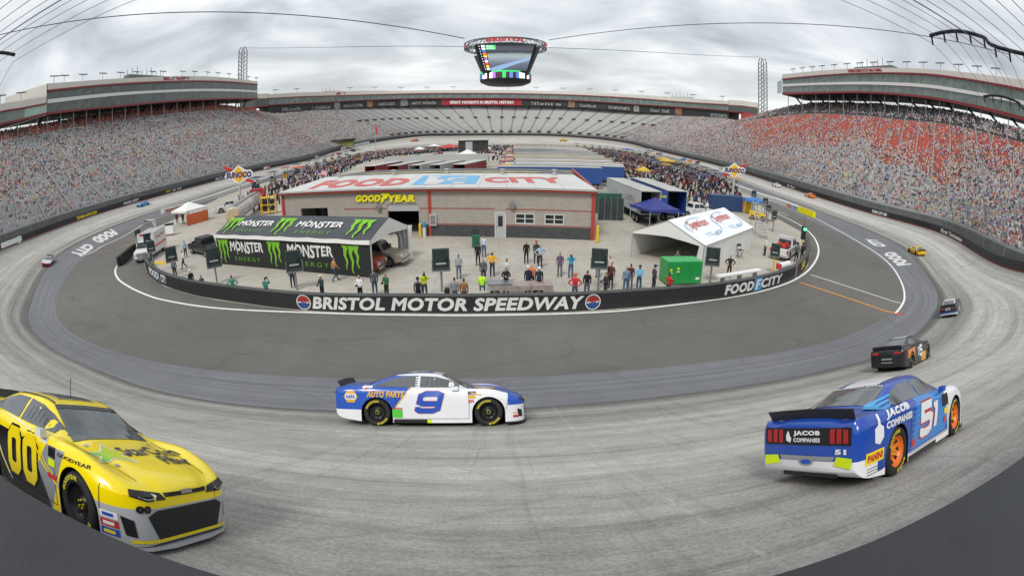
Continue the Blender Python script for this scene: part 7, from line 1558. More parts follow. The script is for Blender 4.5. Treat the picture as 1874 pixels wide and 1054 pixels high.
# face: 0 looks away from the lens (down the infield), pi looks towards it
PE = [
 ('man in a dark jacket with his back to the sign post at the far left', 319, 497, '2a2c34', '20242e', 'black', .5, 'stand', 0), ('man in a chequered shirt leaning by the leftmost sign post', 322, 510, '6c7078', '22262e', 'brown', 0, 'stand', 1),
 ('person in a white shirt and black trousers walking left of the black pickup', 338, 492, 'e4e4e6', '16181c', 'brown', 1.6, 'walk', 0), ('person in a pale blue shirt standing beside the walking one, near the black pickup', 341, 472, '9ab0c4', '1c2430', 'brown', .3, 'stand', 0),
 ('person in a black vest and white cap at the wall left of the sign post', 354, 535, '1a1c22', '20242c', 'white', .4, 'stand', 0), ('man in a grey shirt crouching low behind the wall at left', 373, 538, '4a4c48', '303236', 'black', 0, 'stand', 0),
 ('photographer in a teal vest standing left at the wall', 430, 549, '3a8070', '27364e', 'brown', 0, 'hips', 0), ('photographer in a teal vest aiming left of the hidden legs', 491, 555, '2f7a6c', '1a2028', 'black', -.4, 'camera', 0),
 ('person in dark trousers standing behind the big dark display board', 537, 527, '283048', '232b40', 'black', 0, 'stand', 0), ('cameraman in a tan sun hat and dark vest at the wall', 592, 552, '24403a', '2a2c30', 'tan', PI_*.7, 'holding', 0),
 ('man in a tan jacket and jeans walking along the black tent', 614, 515, 'b08a58', '2c4260', 'brown', -1.2, 'walk', 0), ('woman in a white top and black trousers with long fair hair at the wall', 661, 553, 'dcdce0', '15161a', 'blond', PI_*.8, 'holding', 0),
 ('man in a grey shirt and jeans standing by the tent corner', 687, 541, '4e525a', '2e4460', 'brown', 0, 'stand', 0), ('man in a green shirt holding a camera near the tent corner', 709, 549, '2c6440', '2a3a30', 'grey', PI_*.75, 'holding', 0),
 ('man in a grey shirt and dark cap with his back to us at the wall', 767, 560, '5c5e62', '3a3c40', 'navy', 0, 'stand', 0), ('photographer in a neon yellow vest with raised camera', 778, 547, 'c8d82a', '3a4250', 'brown', PI_, 'camera', 0),
 ('man in a pale grey shirt standing alone in front of the garage', 840, 510, '9aa0a4', '52667c', 'brown', PI_, 'stand', 1), ('grey haired man in a grey shirt right of the black bag', 833, 560, '86888c', '5a5c60', 'brown', 0, 'stand', 0),
 ('person in a brown hooded top at the wall', 850, 562, '8c6444', '5a4838', 'brown', 0, 'stand', 0), ('person in black and yellow team shirt and shorts in front of the bin', 875, 486, '1a1a1c', '141416', 'navy', PI_*.9, 'stand', 0),
 ('woman in a pale blue top and denim shorts behind the team shirt', 886, 470, 'b8c4d0', '3c5270', 'brown', PI_*.9, 'stand', 0), ('man in a grey polo beside the person in yellow', 885, 520, '55585c', '24262c', 'grey', .2, 'stand', 0),
 ('man in a bright yellow polo and jeans with hands on hips', 901, 506, 'e8a818', '202c48', 'black', PI_, 'hips', 2), ('person in a neon yellow hi vis shirt sitting on the wall', 883, 545, 'b8f02a', '2a4a78', 'brown', 0, 'sit', 0),
 ('man in a white shirt with folded arms in the middle', 927, 520, 'c8ccd2', '2a2c34', 'brown', -1., 'crossed', 0), ('man in black with folded arms behind the pit vehicle', 926, 538, '1b1d22', '1c1e24', 'black', PI_, 'crossed', 0),
 ('man all in black standing back by the garage', 963, 482, '141518', '1a1c22', 'grey', PI_, 'stand', 0), ('man in a dark shirt and red and white cap beside the woman in blue', 981, 482, '34363c', '28303c', 'red', PI_, 'stand', 0),
 ('woman in a pale blue jacket holding a bag', 988, 490, '9cb4cc', '232833', 'blond', PI_*1.1, 'hips', 0), ('man in a navy shirt and white cap at the wall', 966, 536, '1c2840', '22304a', 'white', .3, 'stand', 0),
 ('man in an orange shirt half behind the navy shirt', 973, 531, 'd87848', '2e3850', 'tan', -.3, 'stand', 0), ('man in a navy jacket and cap standing right of the orange shirt', 986, 538, '232a3c', '1c2438', 'white', PI_, 'stand', 0),
 ('man in a purple polo and grey trousers facing us', 1024, 506, '5e4a6c', '5c5e64', 'brown', PI_, 'stand', 0), ('man in a turquoise shirt raising both hands to his face', 1044, 508, '3aa8c4', '3c5674', 'tan', PI_, 'camera', 0),
 ('man in a bright red shirt and orange cap with hands on hips', 1051, 552, 'c02430', '3c5a78', 'orange', 0, 'hips', 0), ('man in a black polo and grey trousers next to the red shirt', 1073, 545, '16171b', '54565c', 'brown', 0, 'stand', 0),
 ('man in a blue shirt seen beyond the right display board', 1094, 508, '3a4048', '5a6068', 'brown', .4, 'stand', 0), ('woman in a pale top and dark trousers right of the display board', 1115, 512, 'd0b8b0', '2c2428', 'blond', PI_*.9, 'stand', 0),
 ('man in a maroon shirt right of the display board', 1117, 528, '5a2a30', '24242a', 'brown', PI_*.9, 'stand', 0), ('photographer in black with a camera vest at the wall', 1107, 548, '2a2a2e', '3a342c', 'black', 2., 'holding', 0),
 ('man in a denim shirt and jeans with grey hair', 1144, 536, '6a8298', '3a5878', 'grey', .2, 'stand', 0), ('man in a maroon top beside the denim shirt', 1152, 530, '4c2228', '5a6474', 'brown', 0, 'stand', 0),
 ('man in a light blue t-shirt with folded arms', 1168, 533, '6cb4d8', '2f4a68', 'navy', PI_, 'crossed', 0), ('man in a patterned dark shirt and cap left of the green box', 1195, 532, '4a4044', '1c1e28', 'navy', -1., 'stand', 0),
 ('person in a red shirt leaning on the wall by the green box', 1221, 548, 'c02a2c', '1a1a1e', 'brown', -.8, 'holding', 2), ('man half hidden behind the green box', 1237, 500, '5a5450', '3a3a3e', 'brown', PI_, 'stand', 0),
 ('man in navy coveralls walking beside the white tent', 1333, 508, '20242c', '16171b', 'brown', PI_, 'hips', 0), ('official in a white top and black trousers by the rescue pickup', 1399, 468, 'd8d4cc', '141416', 'brown', 2., 'stand', 0),
 ('official in dark navy at the green light', 1466, 478, '1c2230', '141822', 'navy', .6, 'stand', 0), ('person in grey beside the yellow post at right', 1456, 480, '4c5058', '20242c', 'brown', 0, 'stand', 0),
 ('person in black beside the white canopy at left', 376, 404, '1c1c20', '1c1c20', 'black', 0, 'stand', 0), ('person in a maroon top under the white canopy', 325, 410, '5a2430', '1c1c20', 'brown', 0, 'stand', 0), ('person in black under the white canopy', 336, 411, '202024', '202024', 'black', 0, 'stand', 0), ('seated person in black under the white canopy', 347, 411, '1a1a1e', '24242a', 'black', 0, 'stand', 0),
 ('person in an orange vest by the left end of the infield wall', 275, 472, 'd8622a', '5a6a3a', 'brown', 0, 'stand', 0), ('official in white by the yellow forklift', 1293, 392, 'd8d8d4', '20242e', 'white', 0, 'stand', 0),
]
for lb, px, py, sh, pa, ht, fc, po, sk in PE: person(lb, px, py, sh, pa, ht, fc, po, sk, h=1.84 if 'crouch' not in lb else 1.5, brim='sun hat' in lb, bag='1a1c20' if 'back to' in lb else None)
# ---------------- display boards on posts ----------------
m_bd = mat('board_frame', (.045, .055, .055), .5, var=.2); m_bs = mat('board_screen', (.03, .045, .045), .2, var=.6, scale=2.)
def board(label, px, top, bot, w, base, yellow=False, rz=0., lat=0):
    q = P(base[0], base[1], z=0); Y = q.y; zt_ = P(px, top, y=Y).z; zb_ = P(px, bot, y=Y).z; wd_ = abs(P(px+w/2, (top+bot)/2, y=Y).x-P(px-w/2, (top+bot)/2, y=Y).x)
    t_ = thing('display_board', label, 'display board', q, -math.atan2(q.x, q.y)+rz, group='dark display boards on posts')
    MB().cyl((0, 0, 0), (0, .05, zb_+.3), .075, 10).build('post', m_ybol if yellow else m_post, t_); h_ = zt_-zb_
    MB().box((0, 0, zb_+h_/2), (wd_, .16, h_)).build('housing', m_bd, t_)
    MB().box((0, -.085, zb_+h_*.56), (wd_*.86, .02, h_*.76)).build('screen', m_bs, t_); MB().box((0, -.10, zb_+h_*.33), (wd_*.6, .03, h_*.07)).build('light_bar', m_ltgrey, t_)
    for s_ in (-1, 1): MB().box((s_*wd_*.52, -.03, zb_+h_*.25), (.05, .14, h_*.5)).build('side_bracket', m_post, t_)
    MB().box((0, -.06, zb_-.0), (wd_*1.08, .22, .08)).build('shelf', m_post, t_)
board('leftmost of the dark display boards in front of the infield, beside two men', 312, 452, 479, 16, (319, 503)); board('dark display board in front of the left part of the black tent', 390, 453, 489, 22, (398, 520)); board('big dark display board covering part of the tent lettering', 541, 458, 497, 27, (544, 531)); board('dark display board on its post left of the man in pale grey', 806, 455, 495, 31, (809, 534)); board('dark display board above the photographers at right of centre', 1096, 455, 491, 29, (1094, 531)); board('dark display board in front of the white tent', 1305, 453, 486, 23, (1299, 518), rz=.2); board('dark display board on a yellow post behind the wall near the rescue pickup', 1421, 446, 470, 14, (1413, 503), True)
board('dark display board beside the ambulance, front one', 282, 441, 461, 11, (284, 500)); board('dark display board beside the ambulance, rear one', 274, 427, 447, 10, (277, 488)); board('small display board behind the ambulance', 255, 420, 432, 8, (256, 455))
board('dark display board by the left pit wall under the petrol sign', 94, 390, 400, 8, (0, 0)) if False else None
for k, (px, t_, b_, bx) in enumerate(((1377, 349, 360, (1377, 388)), (1396, 362, 372, (1398, 400)), (1404, 375, 386, (1404, 410)), (1413, 385, 402, (1414, 425)))): board('%s of four slim dark boards leading down the right pit lane' % ORD[k], px, t_, b_, 8, bx)
# ---------------- petrol signs ----------------
m_sy = mat('sign_deep_yellow', 'e8b414', .5, var=.05); m_sp = mat('sign_purple', '4a3a78', .5, var=.05)
def petrol(label, px, py, base, w_px, dirx):
    q = P(base[0], base[1], z=0); c = P(px, py, y=q.y); w = abs(P(px+w_px/2, py, y=q.y).x-P(px-w_px/2, py, y=q.y).x); h = w*.62; t_ = thing('petrol_sign', label, 'sign', q, -math.atan2(q.x, q.y)*.6)
    MB().cyl((0, .1, 0), (0, .1, c.z-.1), .22, 10).build('pole', m_ltgrey, t_); z_ = c.z
    def f(u, v): return V((w*(u-.5), -.05, z_+h*(v-.5)+w*.10*(u-.5)*dirx))
    out = [(.0, .42), (.08, .30), (.25, .30), (.5, .0), (.72, .28), (.92, .34), (1., .55), (.92, .72), (.75, .72), (.5, 1.), (.27, .70), (.08, .66)]
    MB().prism([f(*p)+V((0, -.05, 0)) for p in out], (0, .25, 0)).build('board', m_wht, t_)
    g_ = lambda u, v, o_=0: f(u, v)+V((0, -.09-o_, 0))
    mb = MB(); shape(mb, g_, [(.22, .5), (.5, .07), (.78, .5), (.5, .93)], 0); shape(mb, lambda u, v: g_(u, v, .015), [(.05, .36), (.95, .40), (.95, .66), (.05, .62)], 1) if False else None; mb.build('diamond', m_sy, t_)
    mb = MB(); put_text(mb, 'SUNOCO', lambda u, v: g_(.06+.88*u, .34+.32*v, .02), 0, bold=.07, shear=.2); mb.build('lettering', m_sp, t_)
    a, b_ = (-.02, .90), (.20, .70)
    for pts in (((.02, 1.0), (.30, .80), (.22, .72), (.0, .84)), ((.98, .0), (.70, .16), (.78, .28), (1.0, .14))):
        if dirx > 0 and False: pass
        pp = pts if dirx < 0 else tuple((1-u, v) for u, v in pts)
        MB().prism([f(u, v)+V((0, .05, 0)) for u, v in pp], (0, .12, 0)).build('arrow_tip', m_redp, t_)
petrol('petrol sign with purple letters on a yellow diamond at the left pit lane', 439, 320, (441, 372), 50, .4) if False else petrol('petrol sign with purple letters on a yellow diamond at the left pit lane', 439, 320, (441, 372), 47, -.5)
petrol('petrol sign with purple letters on a yellow diamond at the right pit lane', 1344, 312, (1340, 372), 38, .3)
# ---------------- pit road walls with painted ends ----------------
def low_wall(label, pix, h, th, m, z=0, name='pit_wall', cat='wall'):
    pts = catmull([P(a, b, z=z) for a, b in pix], 8); pi = offs(pts, th); mb = MB()
    mb.grid([pts, [p+V((0, 0, h)) for p in pts], [p+V((0, 0, h)) for p in pi], pi], 0, False); mb.poly([pts[0], pi[0], pi[0]+V((0, 0, h)), pts[0]+V((0, 0, h))]).poly([pts[-1], pi[-1], pi[-1]+V((0, 0, h)), pts[-1]+V((0, 0, h))])
    return mb.build(name, m, None, label=label, cat=cat), Curve(pts)
m_pw = mat('pit_wall_white', (.58, .58, .56), .7, var=.08)
wR, wRc = low_wall('white pit wall along the right side of pit road', [(1459, 389), (1440, 381), (1413, 371), (1385, 362), (1355, 350), (1330, 341), (1312, 334), (1280, 322)], 1.0, -1.1, m_pw)
wL, wLc = low_wall('white pit wall along the left side of pit road', [(300, 393), (318, 388), (340, 382), (365, 374), (395, 364), (420, 355), (445, 346), (480, 334), (520, 322)], 1.0, 1.1, m_pw)
def lwsign(par, cur, p0, p1, s, m, side=1, z0=.2, z1=.85, **k):
    fn = wall_fn(cur, p0, p1, z0, z1, .012, side=side); mb = MB(); put_text(mb, s, fn, 0, du=.15, **k); mb.build('lettering', m, par)
lwsign(wL, wLc, (304, 390), (318, 386), 'FOOD', m_redp, -1, bold=.06) if False else lwsign(wL, wLc, (304, 390), (318, 386), 'FOOD', m_redp, 1, bold=.06); lwsign(wL, wLc, (320, 385), (333, 382), 'CITY', m_redp, 1, bold=.06)
lwsign(wR, wRc, (1439, 382), (1448, 385), 'FOOD', m_redp, -1, bold=.06); lwsign(wR, wRc, (1450, 385), (1458, 388), 'CITY', m_blue, -1, bold=.06)
for k in range(7):
    q = P(1463+4.2*k, 390+1.6*k, z=0); o_ = thing('barrel', '%s of the yellow barrels at the end of the right pit wall' % ORD[k], 'barrel', q, group='yellow barrels at the pit wall end'); lathe([(0, .30), (.03, .33), (.5, .34), (.95, .33), (1.0, .30), (1.0, 0)], (0, 0, 0), 12, mb=None) if False else None
    mb = MB()
    for z0, z1, r_ in ((0, .45, .40), (.45, .52, .43), (.52, 1.05, .40)): mb.cyl((0, 0, z0), (0, 0, z1), r_, 12)
    mb.build('drum', m_gy, o_); MB().cyl((0, 0, 1.05), (0, 0, 1.12), .42, 12).build('lid', m_ybol, o_)
# black foam barrier by the ambulance
b0, b1 = P(218, 488, z=0), P(246, 463, z=0); hb = heading(b0, b1); fb = thing('foam_barrier', 'stack of dark tyre bundles forming a barrier in front of the ambulance', 'barrier', b0, hb); Lb_ = (b1-b0).length
mb = MB()
for k in range(int(Lb_/.62)+1):
    for j in range(3): mb.cyl((.3+.62*k, 0, j*.35+.02), (.3+.62*k, 0, j*.35+.35), .31, 12)
mb.build('tyre_stack', m_ctyre, fb); MB().box((Lb_/2, -.36, .6), (Lb_, .06, 1.1)).build('belt', m_sbk, fb)
# ---------------- green generator, container, dumpster, pit things ----------------
g0, g1 = P(1219, 523, z=0), P(1282, 521, z=0); gn = thing('generator_box', 'bright green equipment box with small yellow stickers behind the infield wall', 'generator', g0, heading(g0, g1)); GW = (g1-g0).length; GH = P(1220, 480, y=g0.y).z
m_gg = mat('generator_green', (.012, .27, .055), .4, var=.05, coat=.2)
bev(MB().b2((0, 0, .1), (GW, 1.5, GH)).build('body', m_gg, gn), .03); MB().b2((.06, .06, .0), (GW-.06, 1.44, .1)).build('skid', m_blk, gn)
mb = MB().b2((.02, .02, GH), (GW*.48, 1.48, GH+.04)).b2((GW*.5, .02, GH), (GW-.02, 1.48, GH+.04)); mb.build('lid', mat('generator_lid', (.03, .38, .10), .4, var=.05), gn)
for u, v in ((.1, .66), (.3, .72)): MB().cyl((GW*u, -.012, GH*v), (GW*u, -.02, GH*v), .10, 10).build('sticker', m_gy, gn); MB().box((GW*u, -.018, GH*(v-.13)), (.24, .012, .08)).build('sticker_strip', m_wht, gn)
for u in (.33, .66): MB().box((GW*u, -.008, GH*.5), (.015, .012, GH*.75)).build('door_seam', m_blk, gn)
MB().box((GW*.88, -.012, GH*.28), (.3, .02, .16)).build('vent_plate', m_wht, gn)
ga, gb = P(1088, 372, z=0), P(1136, 372, z=0)
dk = thing('screen_fence', 'dark green fabric fence between the garage and the white trailer', 'fence', P(1094, 403, z=0), heading(P(1094, 403, z=0), P(1140, 404, z=0))); LW_ = (P(1140, 404, z=0)-P(1094, 403, z=0)).length; MB().b2((0, 0, 0), (LW_, .05, 2.7)).build('fabric', mat('fence_fabric', (.03, .045, .045), .8, var=.35, scale=1.2), dk)
for k in range(5): MB().cyl((LW_*k/4, -.03, 0), (LW_*k/4, -.03, 2.8), .04, 6).build('post', m_post, dk)
dm = thing('dumpster', 'pale green topped dumpster behind the dark fence', 'dumpster', P(1112, 388, z=0), .05); MB().box((0, 0, 1.3), (5.6, 2.4, 2.6)).build('body', mat('dumpster_green', (.03, .11, .08), .5, var=.15), dm); MB().box((0, 0, 2.66), (5.7, 2.5, .12)).build('lid', mat('dumpster_lid', (.16, .24, .18), .5, var=.1), dm)
# coloured fuel tank trailer behind the black tent
tk0, tk1 = P(428, 420, z=0), P(470, 384, z=0); tk = thing('tanker', 'fuel tanker in white blue and red graphics behind the black tent', 'tanker', tk0, heading(tk0, tk1)); TLn = (tk1-tk0).length*1.05
m_tank, t, b = nodes('tank_graphics'); tct = t.nodes.new('ShaderNodeTexCoord'); wv = t.nodes.new('ShaderNodeTexWave'); wv.inputs['Scale'].default_value = .22; wv.inputs['Distortion'].default_value = 5; t.links.new(tct.outputs['Object'], wv.inputs['Vector'])
t.links.new(ramp(t, wv.outputs[0], (.0, hexc('b8a890')), (.18, hexc('d8b060')), (.3, hexc('dcdcda')), (.7, hexc('dcdcda')), (.8, hexc('4a6aa0')), (1., hexc('5a4a68'))), b.inputs['Base Color']); b.inputs['Roughness'].default_value = .25
MB().tube([(0, 0, 1.9), (.15, 0, 1.9), (TLn-.2, 0, 1.9), (TLn, 0, 1.9)], [.85, 1.1, 1.1, .9], 20).build('tank', m_tank, tk); MB().box((TLn/2, 0, 3.02), (TLn*.9, .8, .06)).build('walkway', m_post, tk)
mb = MB()
for x_ in (TLn+.3, TLn+1.8):
    mb.box((x_, -1.2, 1.6), (.14, .14, 3.2)).box((x_, 1.2, 1.6), (.14, .14, 3.2)).box((x_, 0, 3.2), (.14, 2.5, .14))
mb.box((TLn+1.05, 0, 2.2), (1.3, 2.2, 1.9)); mb.build('frame', m_cr, tk)
for x_ in (1.0, 2.1): 
    for s_ in (-1, 1): wheel(tk, x_, s_*1., .48, .3, s_)
yl = thing('yellow_rack', 'yellow steel rack with dark tyres beside the garage corner', 'rack', P(493, 392, z=0), .3)
for x_ in (-1.2, 0, 1.2):
    for y_ in (-.6, .6): MB().box((x_, y_, 1.5), (.1, .1, 3.0)).build('post', m_ybol, yl)
for z_ in (.5, 1.5, 2.6): MB().box((0, 0, z_), (2.5, 1.3, .1)).build('shelf', m_ybol, yl)
for z_ in (.9, 1.9): 
    for x_ in (-.6, .6): MB().cyl((x_, -.5, z_), (x_, .5, z_), .36, 12).build('tyre', m_ctyre, yl)
# forklift, ladder rack, box behind the white tent
fk = thing('forklift', 'yellow and green forklift behind the white tent', 'forklift', P(1386, 402, z=0), -.5); car_profile(fk, 'body', [(-1.3, .3), (-1.3, 1.2), (-.3, 1.25), (.8, .9), (1.2, .8), (1.2, .3)], 1.3, m_ybol)
for s_ in (-1, 1):
    MB().box((1.3, s_*.35, 1.5), (.1, .1, 2.6)).build('mast', m_blk, fk); MB().box((1.9, s_*.35, .15), (1.2, .12, .06)).build('fork', m_blk, fk)
    for x_ in (-.8, .8): wheel(fk, x_, s_*.6, .34, .25, s_)
    MB().box((-.6, s_*.5, 1.7), (.06, .06, 1.0)).build('cage_post', m_blk, fk)
MB().box((-.4, 0, 2.2), (1.2, 1.2, .06)).build('cage_roof', m_bin, fk)
bx = thing('storage_box', 'dark blue container with orange end behind the white tent', 'container', P(1325, 385, z=0), heading(P(1310, 385, z=0), P(1340, 387, z=0))); MB().box((0, 0, 1.2), (5.5, 2.2, 2.4)).build('body', mat('container_blue', (.02, .05, .14), .5, var=.1), bx); MB().box((3.6, 0, 1.0), (1.5, 2.2, 1.9)).build('orange_crate', m_ybol, bx); MB().box((2.8, -.1, 1.1), (.1, 2.2, 2.0)).build('end_panel', m_cora, bx)
sw = thing('scissor_stairs', 'light metal stair frame leaning beyond the white tent', 'stairs', P(1399, 436, z=0), .4); mb = MB()
for k in range(9): mb.box((0, .22*k, .3+.33*k), (1.1, .22, .04))
for s_ in (-1, 1): mb.tube([(s_*.55, -.1, 0), (s_*.55, 2., 3.1)], .04, 5).tube([(s_*.55, -.1, 1.), (s_*.55, 2., 4.1)], .03, 5).tube([(s_*.55, 2., 0), (s_*.55, 2., 4.1)], .04, 5)
mb.build('frame', m_alug, sw)
ch = thing('director_chair', 'tall black folding chair standing against the side of the white tent', 'chair', P(1353, 472, z=0), .3)
for s_ in (-1, 1):
    MB().tube([(s_*.25, -.22, 0), (s_*.25, .22, .75)], .025, 5).build('leg', m_blk, ch); MB().tube([(s_*.25, .22, 0), (s_*.25, -.22, .75), ], .025, 5).build('leg', m_blk, ch); MB().tube([(s_*.27, .22, .75), (s_*.27, .24, 1.25)], .02, 5).build('backrest_post', m_blk, ch)
MB().box((0, 0, .77), (.5, .44, .04)).build('seat', m_blk, ch); MB().box((0, .24, 1.18), (.54, .03, .22)).build('backrest', m_blk, ch)
# green signal light at right end
sg = thing('signal_light', 'pit signal with one lit green lamp at the right end of the infield wall', 'signal light', P(1464, 476, z=0)); MB().cyl((0, 0, 0), (0, 0, 3.1), .06, 8).build('post', m_ybol, sg); MB().box((0, 0, 2.75), (.42, .3, 1.3)).build('housing', m_sbk, sg); MB().cyl((0, -.15, 3.15), (0, -.24, 3.15), .16, 12).build('green_lamp', mat('lamp_green', (.05, 1., .25), .3, var=0, emit=2.2), sg); MB().cyl((0, 0, 3.4), (0, 0, 4.4), .02, 5).build('antenna', m_blk, sg)
for z_ in (2.75, 2.35): MB().cyl((0, -.15, z_), (0, -.2, z_), .14, 12).build('unlit_lamp', m_blk, sg)
# low pit vehicle in front of the wall centre, white slab and bags
lc = thing('flat_cart', 'pale flat topped pit cart with rust marks just behind the speedway lettering', 'cart', P(945, 541, z=0), .03); a_ = P(868, 534, z=1.0); b_ = P(1000, 529, z=1.0); cw_ = (b_-a_).length
MB().box((.2, -.1, .72), (cw_*.95, 1.1, .3)).build('deck', mat('cart_top', (.40, .41, .42), .4, var=.2, scale=2, two='8a6a50'), lc); MB().box((-cw_*.25, -.1, .93), (cw_*.35, 1.0, .1)).build('tray', m_alug, lc)
for x_ in (-1.4, 1.4):
    for s_ in (-1, 1): wheel(lc, x_, s_*.4, .3, .2, s_)
wb = thing('white_cable_cover', 'white slab lying along the inside of the wall near the right lettering', 'slab', P(1360, 520, z=0), heading(P(1310, 524, z=0), P(1400, 508, z=0))); MB().box((0, .5, .75), (5.2, .5, .12)).build('slab', m_canv, wb); 
for x_ in (-2, 0, 2): MB().box((x_, .5, .35), (.1, .4, .7)).build('support', m_post, wb)
tkn = thing('compressor', 'white and red rolled tarpaulin on a trolley by the yellow post', 'trolley', P(1432, 504, z=0), .5); MB().tube([(-.9, 0, .9), (.9, 0, .9)], .3, 10).build('roll', m_canv, tkn); MB().box((0, 0, .4), (1.6, .5, .1)).build('base', m_blk, tkn); MB().box((-1, 0, .9), (.15, .5, .5)).build('red_end', m_cr, tkn)
bg_ = thing('backpack', 'black backpack standing on the wall edge beside the grey shirt man', 'backpack', P(819, 551, z=.25), 0); bev(MB().box((0, 0, .5), (.42, .3, .75), tp=.7).build('pack', m_blk, bg_), .06)
mo = thing('gantry', 'white steel gantry arm standing behind the ambulance', 'gantry', P(287, 432, z=0), heading(P(287, 432, z=0), P(262, 430, z=0))); H_ = P(284, 402, y=P(287, 432, z=0).y).z
MB().cyl((0, 0, 0), (0, 0, H_), .09, 8).build('post', m_wfr, mo); MB().cyl((0, 0, H_), (3.4, 0, H_-.1), .07, 6).build('arm', m_wfr, mo); MB().cyl((0, 0, H_-1.1), (1.2, 0, H_-.05), .05, 6).build('brace', m_wfr, mo); MB().box((3.3, 0, H_-.2), (.6, .3, .2)).build('lamp', m_blk, mo)
ca = thing('pit_cart', 'white pit cart with stacked gear behind the ambulance', 'cart', P(312, 431, z=0), .2); MB().box((0, 0, .9), (1.6, 1., 1.1)).build('body', m_canv, ca); MB().box((-1.9, 0, .8), (1.5, .9, 1.0)).build('tank', m_sbk, ca); MB().box((0, 0, 1.55), (1.3, .7, .3)).build('tray', m_blk, ca)
ym = MB().poly([P(a, b, z=.03) for a, b in ((281, 480), (312, 476), (311, 480), (300, 482), (297, 487), (293, 483), (280, 485))]); ym.build('yellow_mark', m_ybol, kind='structure', label='yellow painted arrow on the pavement inside the wall at left')
# flag and flagpole
fp = thing('flagpole', 'tall thin flagpole rising in front of the far stand', 'flagpole', P(688, 291, z=0)); FH = P(686.8, 226, y=fp.location.y).z; MB().cyl((0, 0, 0), (0, 0, FH), .16, 6, r2=.09).build('pole', m_ltgrey, fp); MB().add([(0, 0, FH), (.0, 0, FH-4.5), (.9, .3, FH-5.2), (.7, .2, FH-1.2)], [(0, 1, 2, 3)]).build('furled_flag', m_redp, fp)
fl = P(590, 330, z=0); f2_ = thing('national_flag', 'striped red and white flag with a blue corner waving behind the garage roof', 'flag', fl); ZF = P(592, 312, y=fl.y).z; MB().cyl((-1.2, 0, 0), (-1.2, 0, ZF+.3), .05, 6).build('pole', m_ltgrey, f2_); mb = MB()
for j in range(7):
    for i in range(8): x0_, x1_ = -1.2+.33*i, -1.2+.33*(i+1); fz = lambda x_, v: V((x_, .12*math.sin(x_*3), ZF+.2-1.3*v-.12*(x_+1.2))); mi = 2 if i < 3 and j < 4 else j % 2; mb.add([fz(x0_, (j+1)/7), fz(x1_, (j+1)/7), fz(x1_, j/7), fz(x0_, j/7)], [(0, 1, 2, 3)], mi)
mb.build('cloth', [m_redp, m_wht, m_trb], f2_)
# ---------------- pit lane crews, carts and canopies: both sides of the far infield ----------------
def inside(p, poly):
    c = False; n_ = len(poly)
    for i in range(n_):
        a, b_ = poly[i], poly[(i+1) % n_]
        if (a.y > p[1]) != (b_.y > p[1]) and p[0] < (b_.x-a.x)*(p[1]-a.y)/(b_.y-a.y)+a.x: c = not c
    return c
REG = {'crowded left pit lane with standing crews': [(430, 372), (500, 345), (560, 318), (640, 290), (700, 276), (760, 268), (860, 262), (860, 272), (780, 282), (720, 288), (660, 300), (640, 312), (570, 340), (500, 385), (455, 392)],
       'crowded right pit lane with standing crews': [(1035, 272), (1100, 276), (1180, 288), (1240, 304), (1300, 325), (1345, 352), (1360, 378), (1322, 382), (1262, 384), (1215, 358), (1130, 345), (1110, 325), (1105, 300), (1050, 285)],
       'people scattered between the far trailers': [(860, 262), (1040, 264), (1040, 272), (930, 272), (905, 300), (880, 300), (865, 280)]}
PITC = [hexc(c) for c in ('14161c', '1c2438', '202c50', '2a2c30', '101216', '34363c', '7a7c80', 'a8a8ac', '7c2c2c', '3a4c70', '7c6a40', '4c3a34', '18202c', 'b8b8bc', '24406c')]
def standing_crowd(name, poly, dens, seed, label):
    pts = [P(a, b, z=0) for a, b in poly]; rng = np.random.default_rng(seed); xs = [p.x for p in pts]; ys = [p.y for p in pts]; out = []
    m = int((max(xs)-min(xs))*(max(ys)-min(ys))*dens); c = rng.random((m, 2))
    for a, b in c:
        p = (min(xs)+a*(max(xs)-min(xs)), min(ys)+b*(max(ys)-min(ys)))
        if inside(p, pts) and rng.random() < .35+.65*abs(math.sin(p[0]*.35+1.7*math.sin(p[1]*.13)))*abs(math.cos(p[1]*.09+p[0]*.07)): out.append(p)
    vs, fs, cols = [], [], []
    def ringv(x, y, z, r, a, sq=.65): return [(x+r*math.cos(a+k*math.pi/3), y+r*sq*math.sin(a+k*math.pi/3), z) for k in range(6)]
    for (x, y) in out:
        h = rng.uniform(1.62, 1.85); a = rng.uniform(0, 3.1); sh = PITC[rng.integers(len(PITC))]; pn = PITC[rng.integers(6)]; sk = SKIN[rng.integers(3)] if rng.random() < .5 else PITC[rng.integers(len(PITC))]
        lv = [(0, .15, pn), (.48*h, .17, pn), (.52*h, .18, sh), (.80*h, .24, sh), (.84*h, .09, sh), (.86*h, .10, sk), (.95*h, .11, sk), (h, .03, sk)]
        o = len(vs)
        for z, r, _ in lv: vs += ringv(x, y, z, r, a)
        for j in range(len(lv)-1):
            for k in range(6): fs.append((o+j*6+k, o+j*6+(k+1) % 6, o+(j+1)*6+(k+1) % 6, o+(j+1)*6+k)); cols.append(lv[j+1][2])
    me = bpy.data.meshes.new(name); me.from_pydata(vs, [], fs); at = me.attributes.new('Col', 'FLOAT_COLOR', 'FACE'); at.data.foreach_set('color', np.concatenate([np.array(cols), np.ones((len(cols), 1))], 1).reshape(-1)); me.materials.append(m_crowd)
    me.polygons.foreach_set('use_smooth', [True]*len(me.polygons)); o = bpy.data.objects.new(name, me); COL.objects.link(o); tag(o, label, None, None, 'stuff'); return out
pits = []
for k, (lb, poly) in enumerate(REG.items()): pits.append(standing_crowd('pit_crowd', poly, (.6, .6, .14)[k], 20+k, lb))
